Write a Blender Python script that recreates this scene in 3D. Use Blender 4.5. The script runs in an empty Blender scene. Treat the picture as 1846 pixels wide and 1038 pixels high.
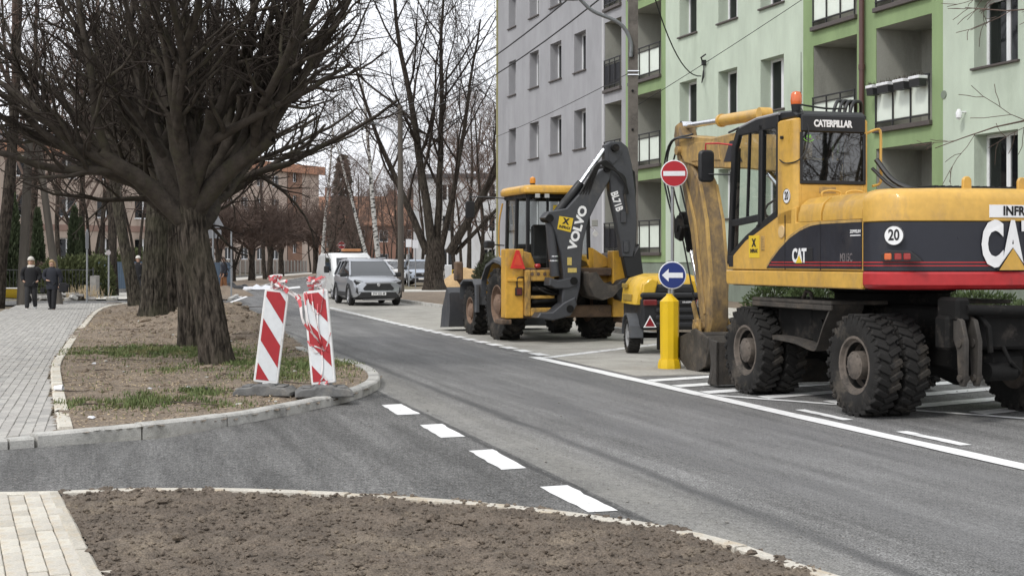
import bpy, bmesh, math, random
from mathutils import Vector, Matrix, noise
R = math.radians
scene = bpy.context.scene
col = scene.collection

# ---------------------------------------------------------------- camera
F, HY, CX, HC = 2461.0, 470.0, 923.0, 1.6      # focal length in photo pixels, horizon row, centre column, eye height
cam_d = bpy.data.cameras.new('camera'); cam = bpy.data.objects.new('camera', cam_d); col.objects.link(cam)
cam.location = (0, 0, HC); cam.rotation_euler = (R(90), 0, 0)
cam_d.sensor_width = 36; cam_d.lens = 36 * F / 1846; cam_d.shift_y = -49 / 1846
cam_d.clip_start = .1; cam_d.clip_end = 3000
scene.camera = cam

# ---------------------------------------------------------------- sky, sun, exposure
SUN_EL, SUN_AZ = R(48), R(-140)                # azimuth: clockwise from +Y
w = bpy.data.worlds.new('World'); scene.world = w; w.use_nodes = True
wn, wl = w.node_tree.nodes, w.node_tree.links
wn.clear()
sky = wn.new('ShaderNodeTexSky'); sky.sky_type = 'NISHITA'; sky.sun_disc = False
sky.sun_elevation = SUN_EL; sky.sun_rotation = SUN_AZ
sky.air_density = 1.0; sky.dust_density = 4.0; sky.ozone_density = 1.0
hs = wn.new('ShaderNodeHueSaturation'); hs.inputs['Saturation'].default_value = .32
tc = wn.new('ShaderNodeTexCoord'); mp = wn.new('ShaderNodeMapping'); mp.inputs['Scale'].default_value = (1, 1, 2.6)
cl = wn.new('ShaderNodeTexNoise'); cl.inputs['Scale'].default_value = 2.6; cl.inputs['Detail'].default_value = 5
cr = wn.new('ShaderNodeMapRange'); cr.inputs['From Min'].default_value = .3; cr.inputs['From Max'].default_value = .7
cr.inputs['To Min'].default_value = .62; cr.inputs['To Max'].default_value = .95
mx = wn.new('ShaderNodeMix'); mx.data_type = 'RGBA'; mx.inputs[7].default_value = (13.2, 13.5, 14.2, 1)   # cloud deck
bg = wn.new('ShaderNodeBackground'); bg.inputs['Strength'].default_value = .1
wo = wn.new('ShaderNodeOutputWorld')
wl.new(sky.outputs[0], hs.inputs['Color']); wl.new(hs.outputs[0], mx.inputs[6])
wl.new(tc.outputs['Generated'], mp.inputs['Vector']); wl.new(mp.outputs[0], cl.inputs['Vector'])
wl.new(cl.outputs['Fac'], cr.inputs['Value']); wl.new(cr.outputs[0], mx.inputs[0])
wl.new(mx.outputs[2], bg.inputs['Color']); wl.new(bg.outputs[0], wo.inputs['Surface'])
sd = bpy.data.lights.new('sun', 'SUN'); sun = bpy.data.objects.new('sun', sd); col.objects.link(sun)
sd.energy = 1.5; sd.angle = R(10); sd.color = (1, .97, .92)
sun.rotation_euler = Vector((-math.sin(SUN_AZ) * math.cos(SUN_EL), -math.cos(SUN_AZ) * math.cos(SUN_EL), -math.sin(SUN_EL))).to_track_quat('-Z', 'Y').to_euler()
vs = scene.view_settings; vs.view_transform = 'Standard'; vs.look = 'None'; vs.gamma = 1; vs.use_curve_mapping = False
vs.exposure = 0.12
scene.cycles.max_bounces = 6; scene.cycles.diffuse_bounces = 3; scene.cycles.transparent_max_bounces = 8

# ---------------------------------------------------------------- pixel helpers (direction only; the distance comes from the ground or a plane)
def G(x, y, z=0.0):
    Y = F * (HC - z) / (y - HY)
    return Vector(((x - CX) * Y / F, Y, z))
def AT(x, y, Y):
    return Vector(((x - CX) * Y / F, Y, HC + (HY - y) * Y / F))
RU = Vector((-.2856, .9583, 0)); RN = Vector((.9583, .2856, 0))     # along the road, across it to the right
def UV(u, v, z=0.0): return RU * u + RN * v + Vector((0, 0, z))
def uv_of(p): return p.dot(RU), p.dot(RN)

# ---------------------------------------------------------------- materials
MATS = {}
def nn(nt, t, **kw):
    n = nt.nodes.new(t)
    for k, v in kw.items():
        if k in n.inputs: n.inputs[k].default_value = v
        else: setattr(n, k, v)
    return n
def c4(c): return (c[0], c[1], c[2], 1)
def mat(name, c, rough=.6, metal=0, var=.12, scale=6, c2=None, amt=.5, bump=0, bscale=40, spec=.5, coat=0, stretch=None, fine=0, fscale=120, dist=.02, alpha=1, trans=0, rvar=.0):
    """principled material: base colour broken up by noise, second colour in patches, fine speckle, bump"""
    if name in MATS: return MATS[name]
    m = bpy.data.materials.new(name); m.use_nodes = True; nt = m.node_tree; L = nt.links
    b = nt.nodes['Principled BSDF']
    b.inputs['Roughness'].default_value = rough; b.inputs['Metallic'].default_value = metal
    b.inputs['Specular IOR Level'].default_value = spec; b.inputs['Coat Weight'].default_value = coat
    b.inputs['Alpha'].default_value = alpha; b.inputs['Transmission Weight'].default_value = trans
    t = nn(nt, 'ShaderNodeTexCoord'); vec = t.outputs['Object']
    if stretch:
        mpn = nn(nt, 'ShaderNodeMapping', Scale=stretch); L.new(vec, mpn.inputs['Vector']); vec = mpn.outputs[0]
    n1 = nn(nt, 'ShaderNodeTexNoise', Scale=scale, Detail=6.0, Roughness=.65); L.new(vec, n1.inputs['Vector'])
    cur = None
    mr = nn(nt, 'ShaderNodeMapRange'); L.new(n1.outputs['Fac'], mr.inputs['Value'])
    mr.inputs['From Min'].default_value = .3; mr.inputs['From Max'].default_value = .7
    mr.inputs['To Min'].default_value = 1 - var; mr.inputs['To Max'].default_value = 1 + var
    mul = nn(nt, 'ShaderNodeVectorMath', operation='SCALE'); mul.inputs[0].default_value = c[:3]
    L.new(mr.outputs[0], mul.inputs['Scale']); cur = mul.outputs[0]
    if c2 is not None:
        n2 = nn(nt, 'ShaderNodeTexNoise', Scale=scale * .6, Detail=9.0, Roughness=.75); L.new(vec, n2.inputs['Vector'])
        r2 = nn(nt, 'ShaderNodeMapRange'); L.new(n2.outputs['Fac'], r2.inputs['Value'])
        r2.inputs['From Min'].default_value = .62 - amt * .3; r2.inputs['From Max'].default_value = .74 - amt * .18
        mm = nn(nt, 'ShaderNodeMix', data_type='RGBA'); mm.inputs[7].default_value = c4(c2)
        L.new(cur, mm.inputs[6]); L.new(r2.outputs[0], mm.inputs[0]); cur = mm.outputs[2]
    if fine:
        n3 = nn(nt, 'ShaderNodeTexNoise', Scale=fscale, Detail=2.0); L.new(t.outputs['Object'], n3.inputs['Vector'])
        r3 = nn(nt, 'ShaderNodeMapRange'); L.new(n3.outputs['Fac'], r3.inputs['Value'])
        r3.inputs['From Min'].default_value = .3; r3.inputs['From Max'].default_value = .7
        r3.inputs['To Min'].default_value = 1 - fine; r3.inputs['To Max'].default_value = 1 + fine
        m3 = nn(nt, 'ShaderNodeVectorMath', operation='SCALE'); L.new(cur, m3.inputs[0]); L.new(r3.outputs[0], m3.inputs['Scale']); cur = m3.outputs[0]
    L.new(cur, b.inputs['Base Color'])
    if rvar:
        rr = nn(nt, 'ShaderNodeMapRange'); L.new(n1.outputs['Fac'], rr.inputs['Value'])
        rr.inputs['From Min'].default_value = .3; rr.inputs['From Max'].default_value = .7
        rr.inputs['To Min'].default_value = max(0, rough - rvar); rr.inputs['To Max'].default_value = min(1, rough + rvar)
        L.new(rr.outputs[0], b.inputs['Roughness'])
    if bump:
        nb = nn(nt, 'ShaderNodeTexNoise', Scale=bscale, Detail=4.0); L.new(vec, nb.inputs['Vector'])
        bp = nn(nt, 'ShaderNodeBump', Strength=bump, Distance=dist); L.new(nb.outputs['Fac'], bp.inputs['Height']); L.new(bp.outputs[0], b.inputs['Normal'])
    MATS[name] = m
    return m
def emit_mat(name, c, s=1):
    if name in MATS: return MATS[name]
    m = mat(name, c, .4); b = m.node_tree.nodes['Principled BSDF']
    b.inputs['Emission Color'].default_value = c4(c); b.inputs['Emission Strength'].default_value = s
    return m
def glass_mat(name, c, alpha=.3, rough=.03, ior=1.6, tint=(.75, .8, .79)):
    """window glass: thin tinted pane, a glossy coat over partial transparency"""
    if name in MATS: return MATS[name]
    m = bpy.data.materials.new(name); m.use_nodes = True; nt = m.node_tree; L = nt.links; nt.nodes.clear()
    o = nn(nt, 'ShaderNodeOutputMaterial'); tr = nn(nt, 'ShaderNodeBsdfTransparent'); gl = nn(nt, 'ShaderNodeBsdfGlossy', Roughness=rough)
    df = nn(nt, 'ShaderNodeBsdfDiffuse'); df.inputs['Color'].default_value = c4(c)
    tr.inputs['Color'].default_value = c4(tint)
    m1 = nn(nt, 'ShaderNodeMixShader'); m1.inputs[0].default_value = 1 - alpha
    L.new(df.outputs[0], m1.inputs[1]); L.new(tr.outputs[0], m1.inputs[2])
    fr = nn(nt, 'ShaderNodeFresnel'); ge = nn(nt, 'ShaderNodeNewGeometry'); mr = nn(nt, 'ShaderNodeMapRange')      # a thin pane: the same reflection from either side
    mr.inputs['To Min'].default_value = ior; mr.inputs['To Max'].default_value = 1 / ior; L.new(ge.outputs['Backfacing'], mr.inputs['Value']); L.new(mr.outputs[0], fr.inputs['IOR'])
    m2 = nn(nt, 'ShaderNodeMixShader'); L.new(fr.outputs[0], m2.inputs[0]); L.new(m1.outputs[0], m2.inputs[1]); L.new(gl.outputs[0], m2.inputs[2])
    L.new(m2.outputs[0], o.inputs['Surface'])
    MATS[name] = m
    return m

# ---------------------------------------------------------------- mesh builder
def inset(poly, d):
    n = len(poly); a = sum(poly[i][0] * poly[(i + 1) % n][1] - poly[(i + 1) % n][0] * poly[i][1] for i in range(n)); s = 1 if a > 0 else -1
    out = []
    for i in range(n):
        p0, p, p1 = Vector(poly[i - 1]), Vector(poly[i]), Vector(poly[(i + 1) % n])
        e0 = (p - p0).normalized(); e1 = (p1 - p).normalized()
        n0 = Vector((-e0.y, e0.x)) * s; n1 = Vector((-e1.y, e1.x)) * s
        k = n0 + n1; l = k.length_squared
        out.append(tuple(p + (k * (2 / l) * d if l > .3 else n0 * d)))
    return out
AX = {'x': lambda a, b, h: (h, a, b), 'y': lambda a, b, h: (a, h, b), 'z': lambda a, b, h: (a, b, h)}
class MB:
    def __init__(s): s.v = []; s.f = []; s.M = None
    def add(s, vs, fs, M=None):
        o = len(s.v); M = M or s.M
        s.v += [tuple(M @ Vector(p)) for p in vs] if M is not None else [tuple(p) for p in vs]
        s.f += [tuple(i + o for i in f) for f in fs]; return s
    def box(s, x0, x1, y0, y1, z0, z1, bev=0, M=None):
        if bev <= 0:
            v = [(x, y, z) for x in (x0, x1) for y in (y0, y1) for z in (z0, z1)]
            return s.add(v, [(0, 1, 3, 2), (4, 6, 7, 5), (0, 4, 5, 1), (2, 3, 7, 6), (0, 2, 6, 4), (1, 5, 7, 3)], M)
        lo, hi = (x0, y0, z0), (x1, y1, z1); v = []; ix = {}
        for c in range(8):
            sg = (c & 1, c >> 1 & 1, c >> 2 & 1)
            for k in range(3):
                p = [(hi[a] if sg[a] else lo[a]) + (0 if a == k else (-bev if sg[a] else bev)) for a in range(3)]
                ix[c, k] = len(v); v.append(p)
        f = []
        for k in range(3):
            a, b = [q for q in range(3) if q != k]
            for sgn in (0, 1):
                f.append(tuple(ix[(sgn << k) | (i << a) | (j << b), k] for i, j in ((0, 0), (1, 0), (1, 1), (0, 1))))
            for i in (0, 1):
                for j in (0, 1):
                    c1 = (i << a) | (j << b); c2 = c1 | (1 << k)
                    f.append((ix[c1, a], ix[c1, b], ix[c2, b], ix[c2, a]))
        for c in range(8): f.append((ix[c, 0], ix[c, 1], ix[c, 2]))
        return s.add(v, f, M)
    def bc(s, c, size, bev=0, M=None):
        return s.box(c[0] - size[0] / 2, c[0] + size[0] / 2, c[1] - size[1] / 2, c[1] + size[1] / 2, c[2] - size[2] / 2, c[2] + size[2] / 2, bev, M)
    def bar(s, p0, p1, w, h, bev=0, up=(0, 0, 1)):
        """a square bar from p0 to p1, w across, h along 'up'"""
        p0, p1 = Vector(p0), Vector(p1); d = (p1 - p0); L = d.length; d.normalize(); up = Vector(up)
        if abs(d.dot(up)) > .98: up = Vector((0, 1, 0))
        x = d.cross(up).normalized(); z = x.cross(d)
        M = Matrix((x, d, z)).transposed().to_4x4(); M.translation = p0
        if s.M is not None: M = s.M @ M
        return s.box(-w / 2, w / 2, 0, L, -h / 2, h / 2, bev, M)
    def tube(s, pts, r, n=8, caps=True, M=None):
        pts = [Vector(p) for p in pts]; k = len(pts); rs = r if isinstance(r, (list, tuple)) else [r] * k
        t0 = (pts[1] - pts[0]).normalized(); a = Vector((0, 0, 1)) if abs(t0.z) < .9 else Vector((1, 0, 0))
        x = t0.cross(a).normalized(); v = []; f = []
        for i, p in enumerate(pts):
            t = (pts[min(i + 1, k - 1)] - pts[max(i - 1, 0)]).normalized()
            x = (x - t * x.dot(t)); x = x.normalized() if x.length > 1e-6 else t.orthogonal().normalized()
            y = t.cross(x)
            for j in range(n):
                an = 2 * math.pi * j / n; v.append(p + (x * math.cos(an) + y * math.sin(an)) * rs[i])
        for i in range(k - 1):
            for j in range(n):
                a_, b_ = i * n + j, i * n + (j + 1) % n; f.append((a_, b_, b_ + n, a_ + n))
        if caps: f.append(tuple(range(n - 1, -1, -1))); f.append(tuple(range((k - 1) * n, k * n)))
        return s.add(v, f, M)
    def cyl(s, p0, p1, r0, r1=None, n=16, caps=True, M=None):
        return s.tube([p0, p1], [r0, r0 if r1 is None else r1], n, caps, M)
    def prism(s, poly, h0, h1, ax='z', bev=0, M=None):
        if h1 < h0: h0, h1 = h1, h0
        A = AX[ax]; n = len(poly)
        rings = [(poly, h0), (poly, h1)] if bev <= 0 else [(inset(poly, bev), h0), (poly, h0 + bev), (poly, h1 - bev), (inset(poly, bev), h1)]
        v = [A(p[0], p[1], h) for pl, h in rings for p in pl]; f = []
        for i in range(len(rings) - 1):
            for j in range(n): a_, b_ = i * n + j, i * n + (j + 1) % n; f.append((a_, b_, b_ + n, a_ + n))
        f.append(tuple(range(n - 1, -1, -1))); f.append(tuple(range((len(rings) - 1) * n, len(rings) * n)))
        return s.add(v, f, M)
    def lathe(s, prof, n=24, ax='z', c=(0, 0, 0), M=None, closed=False, cap=True):
        """prof: (radius, along axis)"""
        v = []; f = []; k = len(prof)
        for r, h in prof:
            for j in range(n):
                an = 2 * math.pi * j / n; p = AX[ax](r * math.cos(an), r * math.sin(an), h); v.append((p[0] + c[0], p[1] + c[1], p[2] + c[2]))
        for i in range(k if closed else k - 1):
            for j in range(n):
                a_, b_ = i * n + j, i * n + (j + 1) % n; i2 = ((i + 1) % k) * n
                f.append((a_, b_, i2 + (j + 1) % n, i2 + j))
        if not closed and cap:
            if prof[0][0] > 1e-5: f.append(tuple(range(n - 1, -1, -1)))
            if prof[-1][0] > 1e-5: f.append(tuple(range((k - 1) * n, k * n)))
        return s.add(v, f, M)
    def loft(s, rings, caps=True, closed=True, M=None):
        n = len(rings[0]); v = [p for r in rings for p in r]; f = []
        for i in range(len(rings) - 1):
            for j in range(n if closed else n - 1): a_, b_ = i * n + j, i * n + (j + 1) % n; f.append((a_, b_, b_ + n, a_ + n))
        if caps: f.append(tuple(range(n - 1, -1, -1))); f.append(tuple(range((len(rings) - 1) * n, len(rings) * n)))
        return s.add(v, f, M)
    def poly(s, pts): return s.add(pts, [tuple(range(len(pts)))])
    def mesh(s, name, m, sharp=35, fix=True):
        me = bpy.data.meshes.new(name); me.from_pydata(s.v, [], s.f)
        if fix and len(s.f) < 60000:
            bm = bmesh.new(); bm.from_mesh(me); bmesh.ops.recalc_face_normals(bm, faces=bm.faces); bm.to_mesh(me); bm.free()
        if m is not None: me.materials.append(m)
        if sharp:
            me.polygons.foreach_set('use_smooth', [True] * len(me.polygons))
            if sharp < 179: me.set_sharp_from_angle(angle=R(sharp))
        me.update(); return me
    def build(s, name, m, parent=None, sharp=35, fix=True):
        return obj(name, s.mesh(name, m, sharp, fix), parent)

def obj(name, me, parent=None):
    o = bpy.data.objects.new(name, me); col.objects.link(o)
    if parent is not None: o.parent = parent
    return o
def tag(o, label=None, cat=None, group=None, kind=None):
    for k, v in (('label', label), ('category', cat), ('group', group), ('kind', kind)):
        if v: o[k] = v
    return o
def thing(name, label, cat, loc=(0, 0, 0), rz=0, group=None):
    o = bpy.data.objects.new(name, None); col.objects.link(o); o.empty_display_size = .2
    o.location = loc; o.rotation_euler = (0, 0, rz); return tag(o, label, cat, group)
def struct(o): o['kind'] = 'structure'; return o
KIDS = {}
def copy_tree(o, parent=None):
    c = o.copy(); col.objects.link(c)
    if parent is not None: c.parent = parent
    for ch in list(o.children): copy_tree(ch, c)
    return c
def dup(o, loc, rz=None, label=None, scale=None):
    c = copy_tree(o); c.location = loc
    if rz is not None: c.rotation_euler = (0, 0, rz)
    if label: c['label'] = label
    if scale: c.scale = (scale,) * 3 if not isinstance(scale, tuple) else scale
    return c
def frame(o, x, z):
    """matrix: text plane at o, reading direction x, up z"""
    x = Vector(x).normalized(); z = Vector(z).normalized(); y = x.cross(z)
    M = Matrix((x, z, x.cross(z))).transposed().to_4x4(); M.translation = Vector(o); return M
def text(name, s, size, M, m, parent=None, bold=0.0, sx=1.0, ext=.002, align='CENTER', shear=0.0, fn=None, space=1.0):
    cu = bpy.data.curves.new(name, 'FONT'); cu.body = s; cu.size = size; cu.align_x = align; cu.align_y = 'CENTER'
    cu.offset = bold; cu.extrude = ext; cu.shear = shear; cu.resolution_u = 3; cu.space_character = space
    t = bpy.data.objects.new(name, cu); me = bpy.data.meshes.new_from_object(t)
    bpy.data.objects.remove(t); bpy.data.curves.remove(cu); me.name = name
    for v in me.vertices:
        p = v.co.copy(); p.x *= sx
        v.co = fn(p) if fn else M @ p
    me.materials.clear(); me.materials.append(m)
    return obj(name, me, parent)
def rrect(x0, x1, y0, y1, r, n=4):
    out = []
    for cx, cy, a in ((x1 - r, y1 - r, 0), (x0 + r, y1 - r, 90), (x0 + r, y0 + r, 180), (x1 - r, y0 + r, 270)):
        for i in range(n + 1): t = R(a + 90 * i / n); out.append((cx + r * math.cos(t), cy + r * math.sin(t)))
    return out
def ring_poly(cx, cy, r, n=24): return [(cx + r * math.cos(2 * math.pi * i / n), cy + r * math.sin(2 * math.pi * i / n)) for i in range(n)]
def catmull(pts, per=6):
    pts = [Vector(p) for p in pts]; P = [pts[0] * 2 - pts[1]] + pts + [pts[-1] * 2 - pts[-2]]; out = []
    for i in range(1, len(P) - 2):
        a, b, c, d = P[i - 1:i + 3]
        for k in range(per):
            t = k / per; out.append(.5 * ((2 * b) + (c - a) * t + (2 * a - 5 * b + 4 * c - d) * t * t + (3 * b - a - 3 * c + d) * t ** 3))
    return out + [pts[-1]]
# ================================================================ ground, roads, pavements
rnd = random.Random(7)
def asphalt_mat(name, base, strips):
    """asphalt seen in road coordinates: speckled stone, streaks along the road, joints and dusty bands at fixed distances across it"""
    m = bpy.data.materials.new(name); m.use_nodes = True; nt = m.node_tree; L = nt.links; b = nt.nodes['Principled BSDF']
    t = nn(nt, 'ShaderNodeTexCoord'); P = t.outputs['Object']
    ro = nn(nt, 'ShaderNodeMapping', Rotation=(0, 0, -math.atan2(.2856, .9583))); L.new(P, ro.inputs['Vector'])      # x across, y along
    st = nn(nt, 'ShaderNodeMapping', Scale=(2.2, .16, 1)); L.new(ro.outputs[0], st.inputs['Vector'])
    n1 = nn(nt, 'ShaderNodeTexNoise', Scale=1.6, Detail=6.0, Roughness=.6); L.new(st.outputs[0], n1.inputs['Vector'])
    n2 = nn(nt, 'ShaderNodeTexNoise', Scale=75.0, Detail=3.0, Roughness=.75); L.new(P, n2.inputs['Vector'])
    n3 = nn(nt, 'ShaderNodeTexNoise', Scale=.9, Detail=7.0, Roughness=.7); L.new(P, n3.inputs['Vector'])
    n4 = nn(nt, 'ShaderNodeTexNoise', Scale=19.0, Detail=6.0, Roughness=.85); L.new(P, n4.inputs['Vector'])
    n5 = nn(nt, 'ShaderNodeTexNoise', Scale=2.3, Detail=5.0, Roughness=.7); L.new(st.outputs[0], n5.inputs['Vector'])
    def rng(o, a, b2, c, d):
        r = nn(nt, 'ShaderNodeMapRange'); L.new(o, r.inputs['Value'])
        for k, v in zip(('From Min', 'From Max', 'To Min', 'To Max'), (a, b2, c, d)): r.inputs[k].default_value = v
        return r.outputs[0]
    def mth(op, a, b2):
        n = nn(nt, 'ShaderNodeMath', operation=op)
        for i, q in enumerate((a, b2)):
            if isinstance(q, (int, float)): n.inputs[i].default_value = q
            else: L.new(q, n.inputs[i])
        return n.outputs[0]
    k = mth('MULTIPLY', mth('MULTIPLY', rng(n1.outputs['Fac'], .3, .7, .72, 1.28), rng(n2.outputs['Fac'], .38, .62, .3, 1.75)), rng(n3.outputs['Fac'], .3, .7, .84, 1.16))
    k = mth('MULTIPLY', mth('MULTIPLY', k, rng(n4.outputs['Fac'], .33, .67, .5, 1.5)), rng(n5.outputs['Fac'], .3, .7, .78, 1.22))
    sc = nn(nt, 'ShaderNodeVectorMath', operation='SCALE'); sc.inputs[0].default_value = base; L.new(k, sc.inputs['Scale']); cur = sc.outputs[0]
    sp = nn(nt, 'ShaderNodeSeparateXYZ'); L.new(ro.outputs[0], sp.inputs[0])
    wob = mth('ADD', sp.outputs['X'], mth('MULTIPLY', mth('SUBTRACT', n3.outputs['Fac'], .5), .22))
    for c0, hw, soft, colr, amt in strips:
        d = mth('ABSOLUTE', mth('SUBTRACT', wob, c0), 0)
        f = mth('MULTIPLY', mth('MULTIPLY', rng(d, hw, hw + soft, amt, 0), rng(n4.outputs['Fac'], .32, .62, .25, 1.0)), rng(n3.outputs['Fac'], .3, .62, .35, 1.0))
        mm = nn(nt, 'ShaderNodeMix', data_type='RGBA'); mm.inputs[7].default_value = c4(colr); L.new(f, mm.inputs[0]); L.new(cur, mm.inputs[6]); cur = mm.outputs[2]
    L.new(cur, b.inputs['Base Color']); b.inputs['Roughness'].default_value = .85; b.inputs['Specular IOR Level'].default_value = .3
    bp = nn(nt, 'ShaderNodeBump', Strength=.55, Distance=.008); L.new(n2.outputs['Fac'], bp.inputs['Height']); L.new(bp.outputs[0], b.inputs['Normal'])
    return m
M_ROAD = asphalt_mat('asphalt_main', (.158, .156, .152), [(3.45, .1, .4, (.3, .29, .26), .75), (3.93, .02, .07, (.045, .045, .047), .95), (5.55, .4, .7, (.175, .175, .178), .5), (6.3, .1, .3, (.1, .1, .103), .5), (4.7, .1, .35, (.105, .105, .108), .5)])
M_SIDE = asphalt_mat('asphalt_side', (.118, .116, .112), [(3.17, .015, .03, (.03, .03, .03), .9)])
M_BAY = mat('bay_concrete', (.36, .345, .31), .9, var=.16, scale=1.6, c2=(.26, .245, .215), amt=.45, bump=.4, bscale=30, fine=.25, fscale=60)
M_PAINT = mat('road_paint', (.78, .78, .77), .75, var=.06, scale=5, c2=(.42, .42, .41), amt=.22, bump=.3, bscale=60, fine=.1, fscale=70)
M_PAINT_OLD = mat('road_paint_worn', (.7, .7, .69), .8, var=.1, scale=9, c2=(.22, .22, .22), amt=.42, fine=.2, fscale=60)
M_KERB = mat('kerb_concrete', (.46, .45, .42), .9, var=.14, scale=4, c2=(.25, .245, .23), amt=.42, bump=.3, bscale=60, fine=.12, fscale=90)
M_PAVER = [mat('paver_grey_%s' % n, c, .9, var=.12, scale=7, c2=(.45, .42, .36), amt=.2, fine=.15, fscale=90) for n, c in (('pale', (.42, .405, .375)), ('mid', (.37, .355, .33)), ('dark', (.325, .315, .295)))]
M_PSAND = [mat('paver_sandy_%s' % n, c, .9, var=.14, scale=5, c2=(.44, .36, .25), amt=.4, fine=.15, fscale=80) for n, c in (('pale', (.56, .53, .46)), ('mid', (.50, .47, .41)), ('dark', (.44, .41, .35)))]
M_SANDBED = mat('jointing_sand', (.5, .44, .33), 1, var=.25, scale=8, fine=.3, fscale=60)
M_SOIL = mat('soil', (.2, .158, .118), 1, var=.28, scale=2.5, c2=(.26, .205, .15), amt=.38, bump=.9, bscale=38, dist=.03, fine=.4, fscale=45)
M_SOILN = mat('soil_fresh', (.132, .106, .082), 1, var=.34, scale=3, c2=(.215, .175, .13), amt=.35, bump=.9, bscale=60, dist=.02, fine=.4, fscale=90)
M_VERGE = mat('verge_ground', (.17, .135, .09), 1, var=.3, scale=1.2, c2=(.09, .1, .045), amt=.5, bump=.6, bscale=15, fine=.3, fscale=30)
M_SAND = mat('sand', (.52, .36, .19), 1, var=.15, scale=3, bump=.5, bscale=20, fine=.2, fscale=40)
M_FARPAVE = mat('far_pavement', (.52, .5, .45), .9, var=.1, scale=2, fine=.15, fscale=20)
M_GRASS = mat('grass', (.1, .135, .042), .75, var=.4, scale=4, c2=(.25, .215, .1), amt=.4)
M_STRAW = mat('dry_litter', (.42, .33, .21), .95, var=.4, scale=9)

def flat(name, pts, z, m, parent=None):
    return MB().poly([(p[0], p[1], z) for p in pts]).build(name, m, parent, sharp=0, fix=False)
struct(flat('ground', [(-900, -300), (900, -300), (900, 1800), (-900, 1800)], -.05, M_VERGE))

LE = [Vector(p) for p in ((-9.16, 43.75), (-11.3, 55), (-13.6, 70), (-16, 90), (-17.4, 103), (-19.8, 136), (-20, 165), (-14, 215), (0, 280))]
RE = [Vector(p) for p in ((-5.0, 43.75), (-7.4, 55), (-8.6, 66), (-9.5, 88), (-11, 103), (-13.6, 136), (-13.8, 165), (-8.5, 213), (5, 276))]
# the main road in two flush pieces: straight carriageway with the asphalt bay head, then the bend
rd = [UV(-14, 3.2), UV(-14, 11.0), UV(17.6, 11.0), UV(17.6, 7.05), UV(44.5, 7.05)] + [p.to_3d() for p in RE[1:]] + [p.to_3d() for p in reversed(LE)] + [UV(21, 3.5), UV(19, 3.2)]
road = struct(flat('road', rd, 0, M_ROAD))
side = struct(flat('side_road', [UV(-16, -8), UV(-6, 3.22), UV(19.5, 3.22), UV(19.0, 2.6), G(560, 742), G(300, 790), G(0, 812), (-14, 12.5, 0), (-40, 14, 0), (-40, 2, 0), (-16, 2, 0)], .004, M_SIDE))
bay = struct(flat('parking_bay', [UV(17.6, 7.05), UV(17.6, 11.02), UV(66, 11.02), UV(66, 8.6), UV(52, 7.3), UV(44.5, 7.05)], .004, M_BAY))
cross_st = struct(flat('side_street', [(-9.3, 49.2), (-60, 47), (-60, 54), (-16, 54.6), (-13, 57), (-11.4, 57)], .003, M_SIDE))

# ---- painted markings, each its own piece
def stripe(pts, z=.008, m=None, name='road_marking'):
    out = []; n = len(pts)                                  # slightly ragged paint edges
    for i in range(n):
        a, b_ = Vector(pts[i]), Vector(pts[(i + 1) % n]); k = max(1, min(60, int((b_ - a).length / .12))); d = (b_ - a).normalized(); s_ = Vector((-d.y, d.x, 0))
        for j in range(k): out.append(a.lerp(b_, j / k) + s_ * (rnd.gauss(0, .006) if j else 0))
    return flat(name, out, z, m or M_PAINT, road)
def uvq(u0, u1, v0, v1): return [UV(u0, v0), UV(u1, v0), UV(u1, v1), UV(u0, v1)]
for q in ([(688, 731), (723, 729), (758, 747), (717, 749)], [(757, 767), (797, 765), (839, 788), (795, 790)], [(845, 814), (888, 811), (949, 845), (904, 848)], [(973, 879), (1023, 876), (1114, 922), (1061, 925)]):
    stripe([G(*p) for p in q], .009, M_PAINT)
for k in range(27):
    u = 21.9 + k * .92; w_ = 7.02 + max(0, u - 34) * .02
    stripe(uvq(u, u + .62, w_ - .03, w_ + .19))
stripe(uvq(-13.5, 21.6, 6.72, 6.92), m=M_PAINT)
stripe([UV(21.25, 7.0), UV(21.5, 6.92), UV(24.6, 10.4), UV(24.3, 10.4)], m=M_PAINT_OLD)
lb = lambda v: 14.7 - (v - 6.95) * 1.55        # slanting edge of the hatched zone
stripe([UV(lb(6.95), 6.95), UV(lb(10.7), 10.7), UV(lb(10.7) + .22, 10.7), UV(lb(6.95) + .22, 6.95)], z=.0085)
for k in range(13):
    u0 = 16.75 - k * .86
    v0 = max(6.95, 6.95 + (14.95 - u0) / (1.55 + .32))
    if v0 > 10.2: continue
    ua = u0 + (v0 - 6.95) * .32; ub = u0 + (10.7 - 6.95) * .32
    stripe([UV(ua, v0), UV(ub, 10.7), UV(ub + .29, 10.7), UV(ua + .29, v0)], m=M_PAINT)
for u in (12.15, 10.2, 8.25): stripe(uvq(u, u + 1.0, 7.08, 7.2))
for q in ([(410, 546), (443, 534), (447, 535), (415, 547)], [(408, 540), (420, 536), (428, 537), (416, 541)], [(425, 535), (432, 532), (440, 533), (434, 536)], [(508, 519), (516, 518), (518, 521), (510, 522)], [(520, 518), (540, 516), (542, 519), (522, 521)]):
    stripe([G(*p) for p in q])

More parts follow.
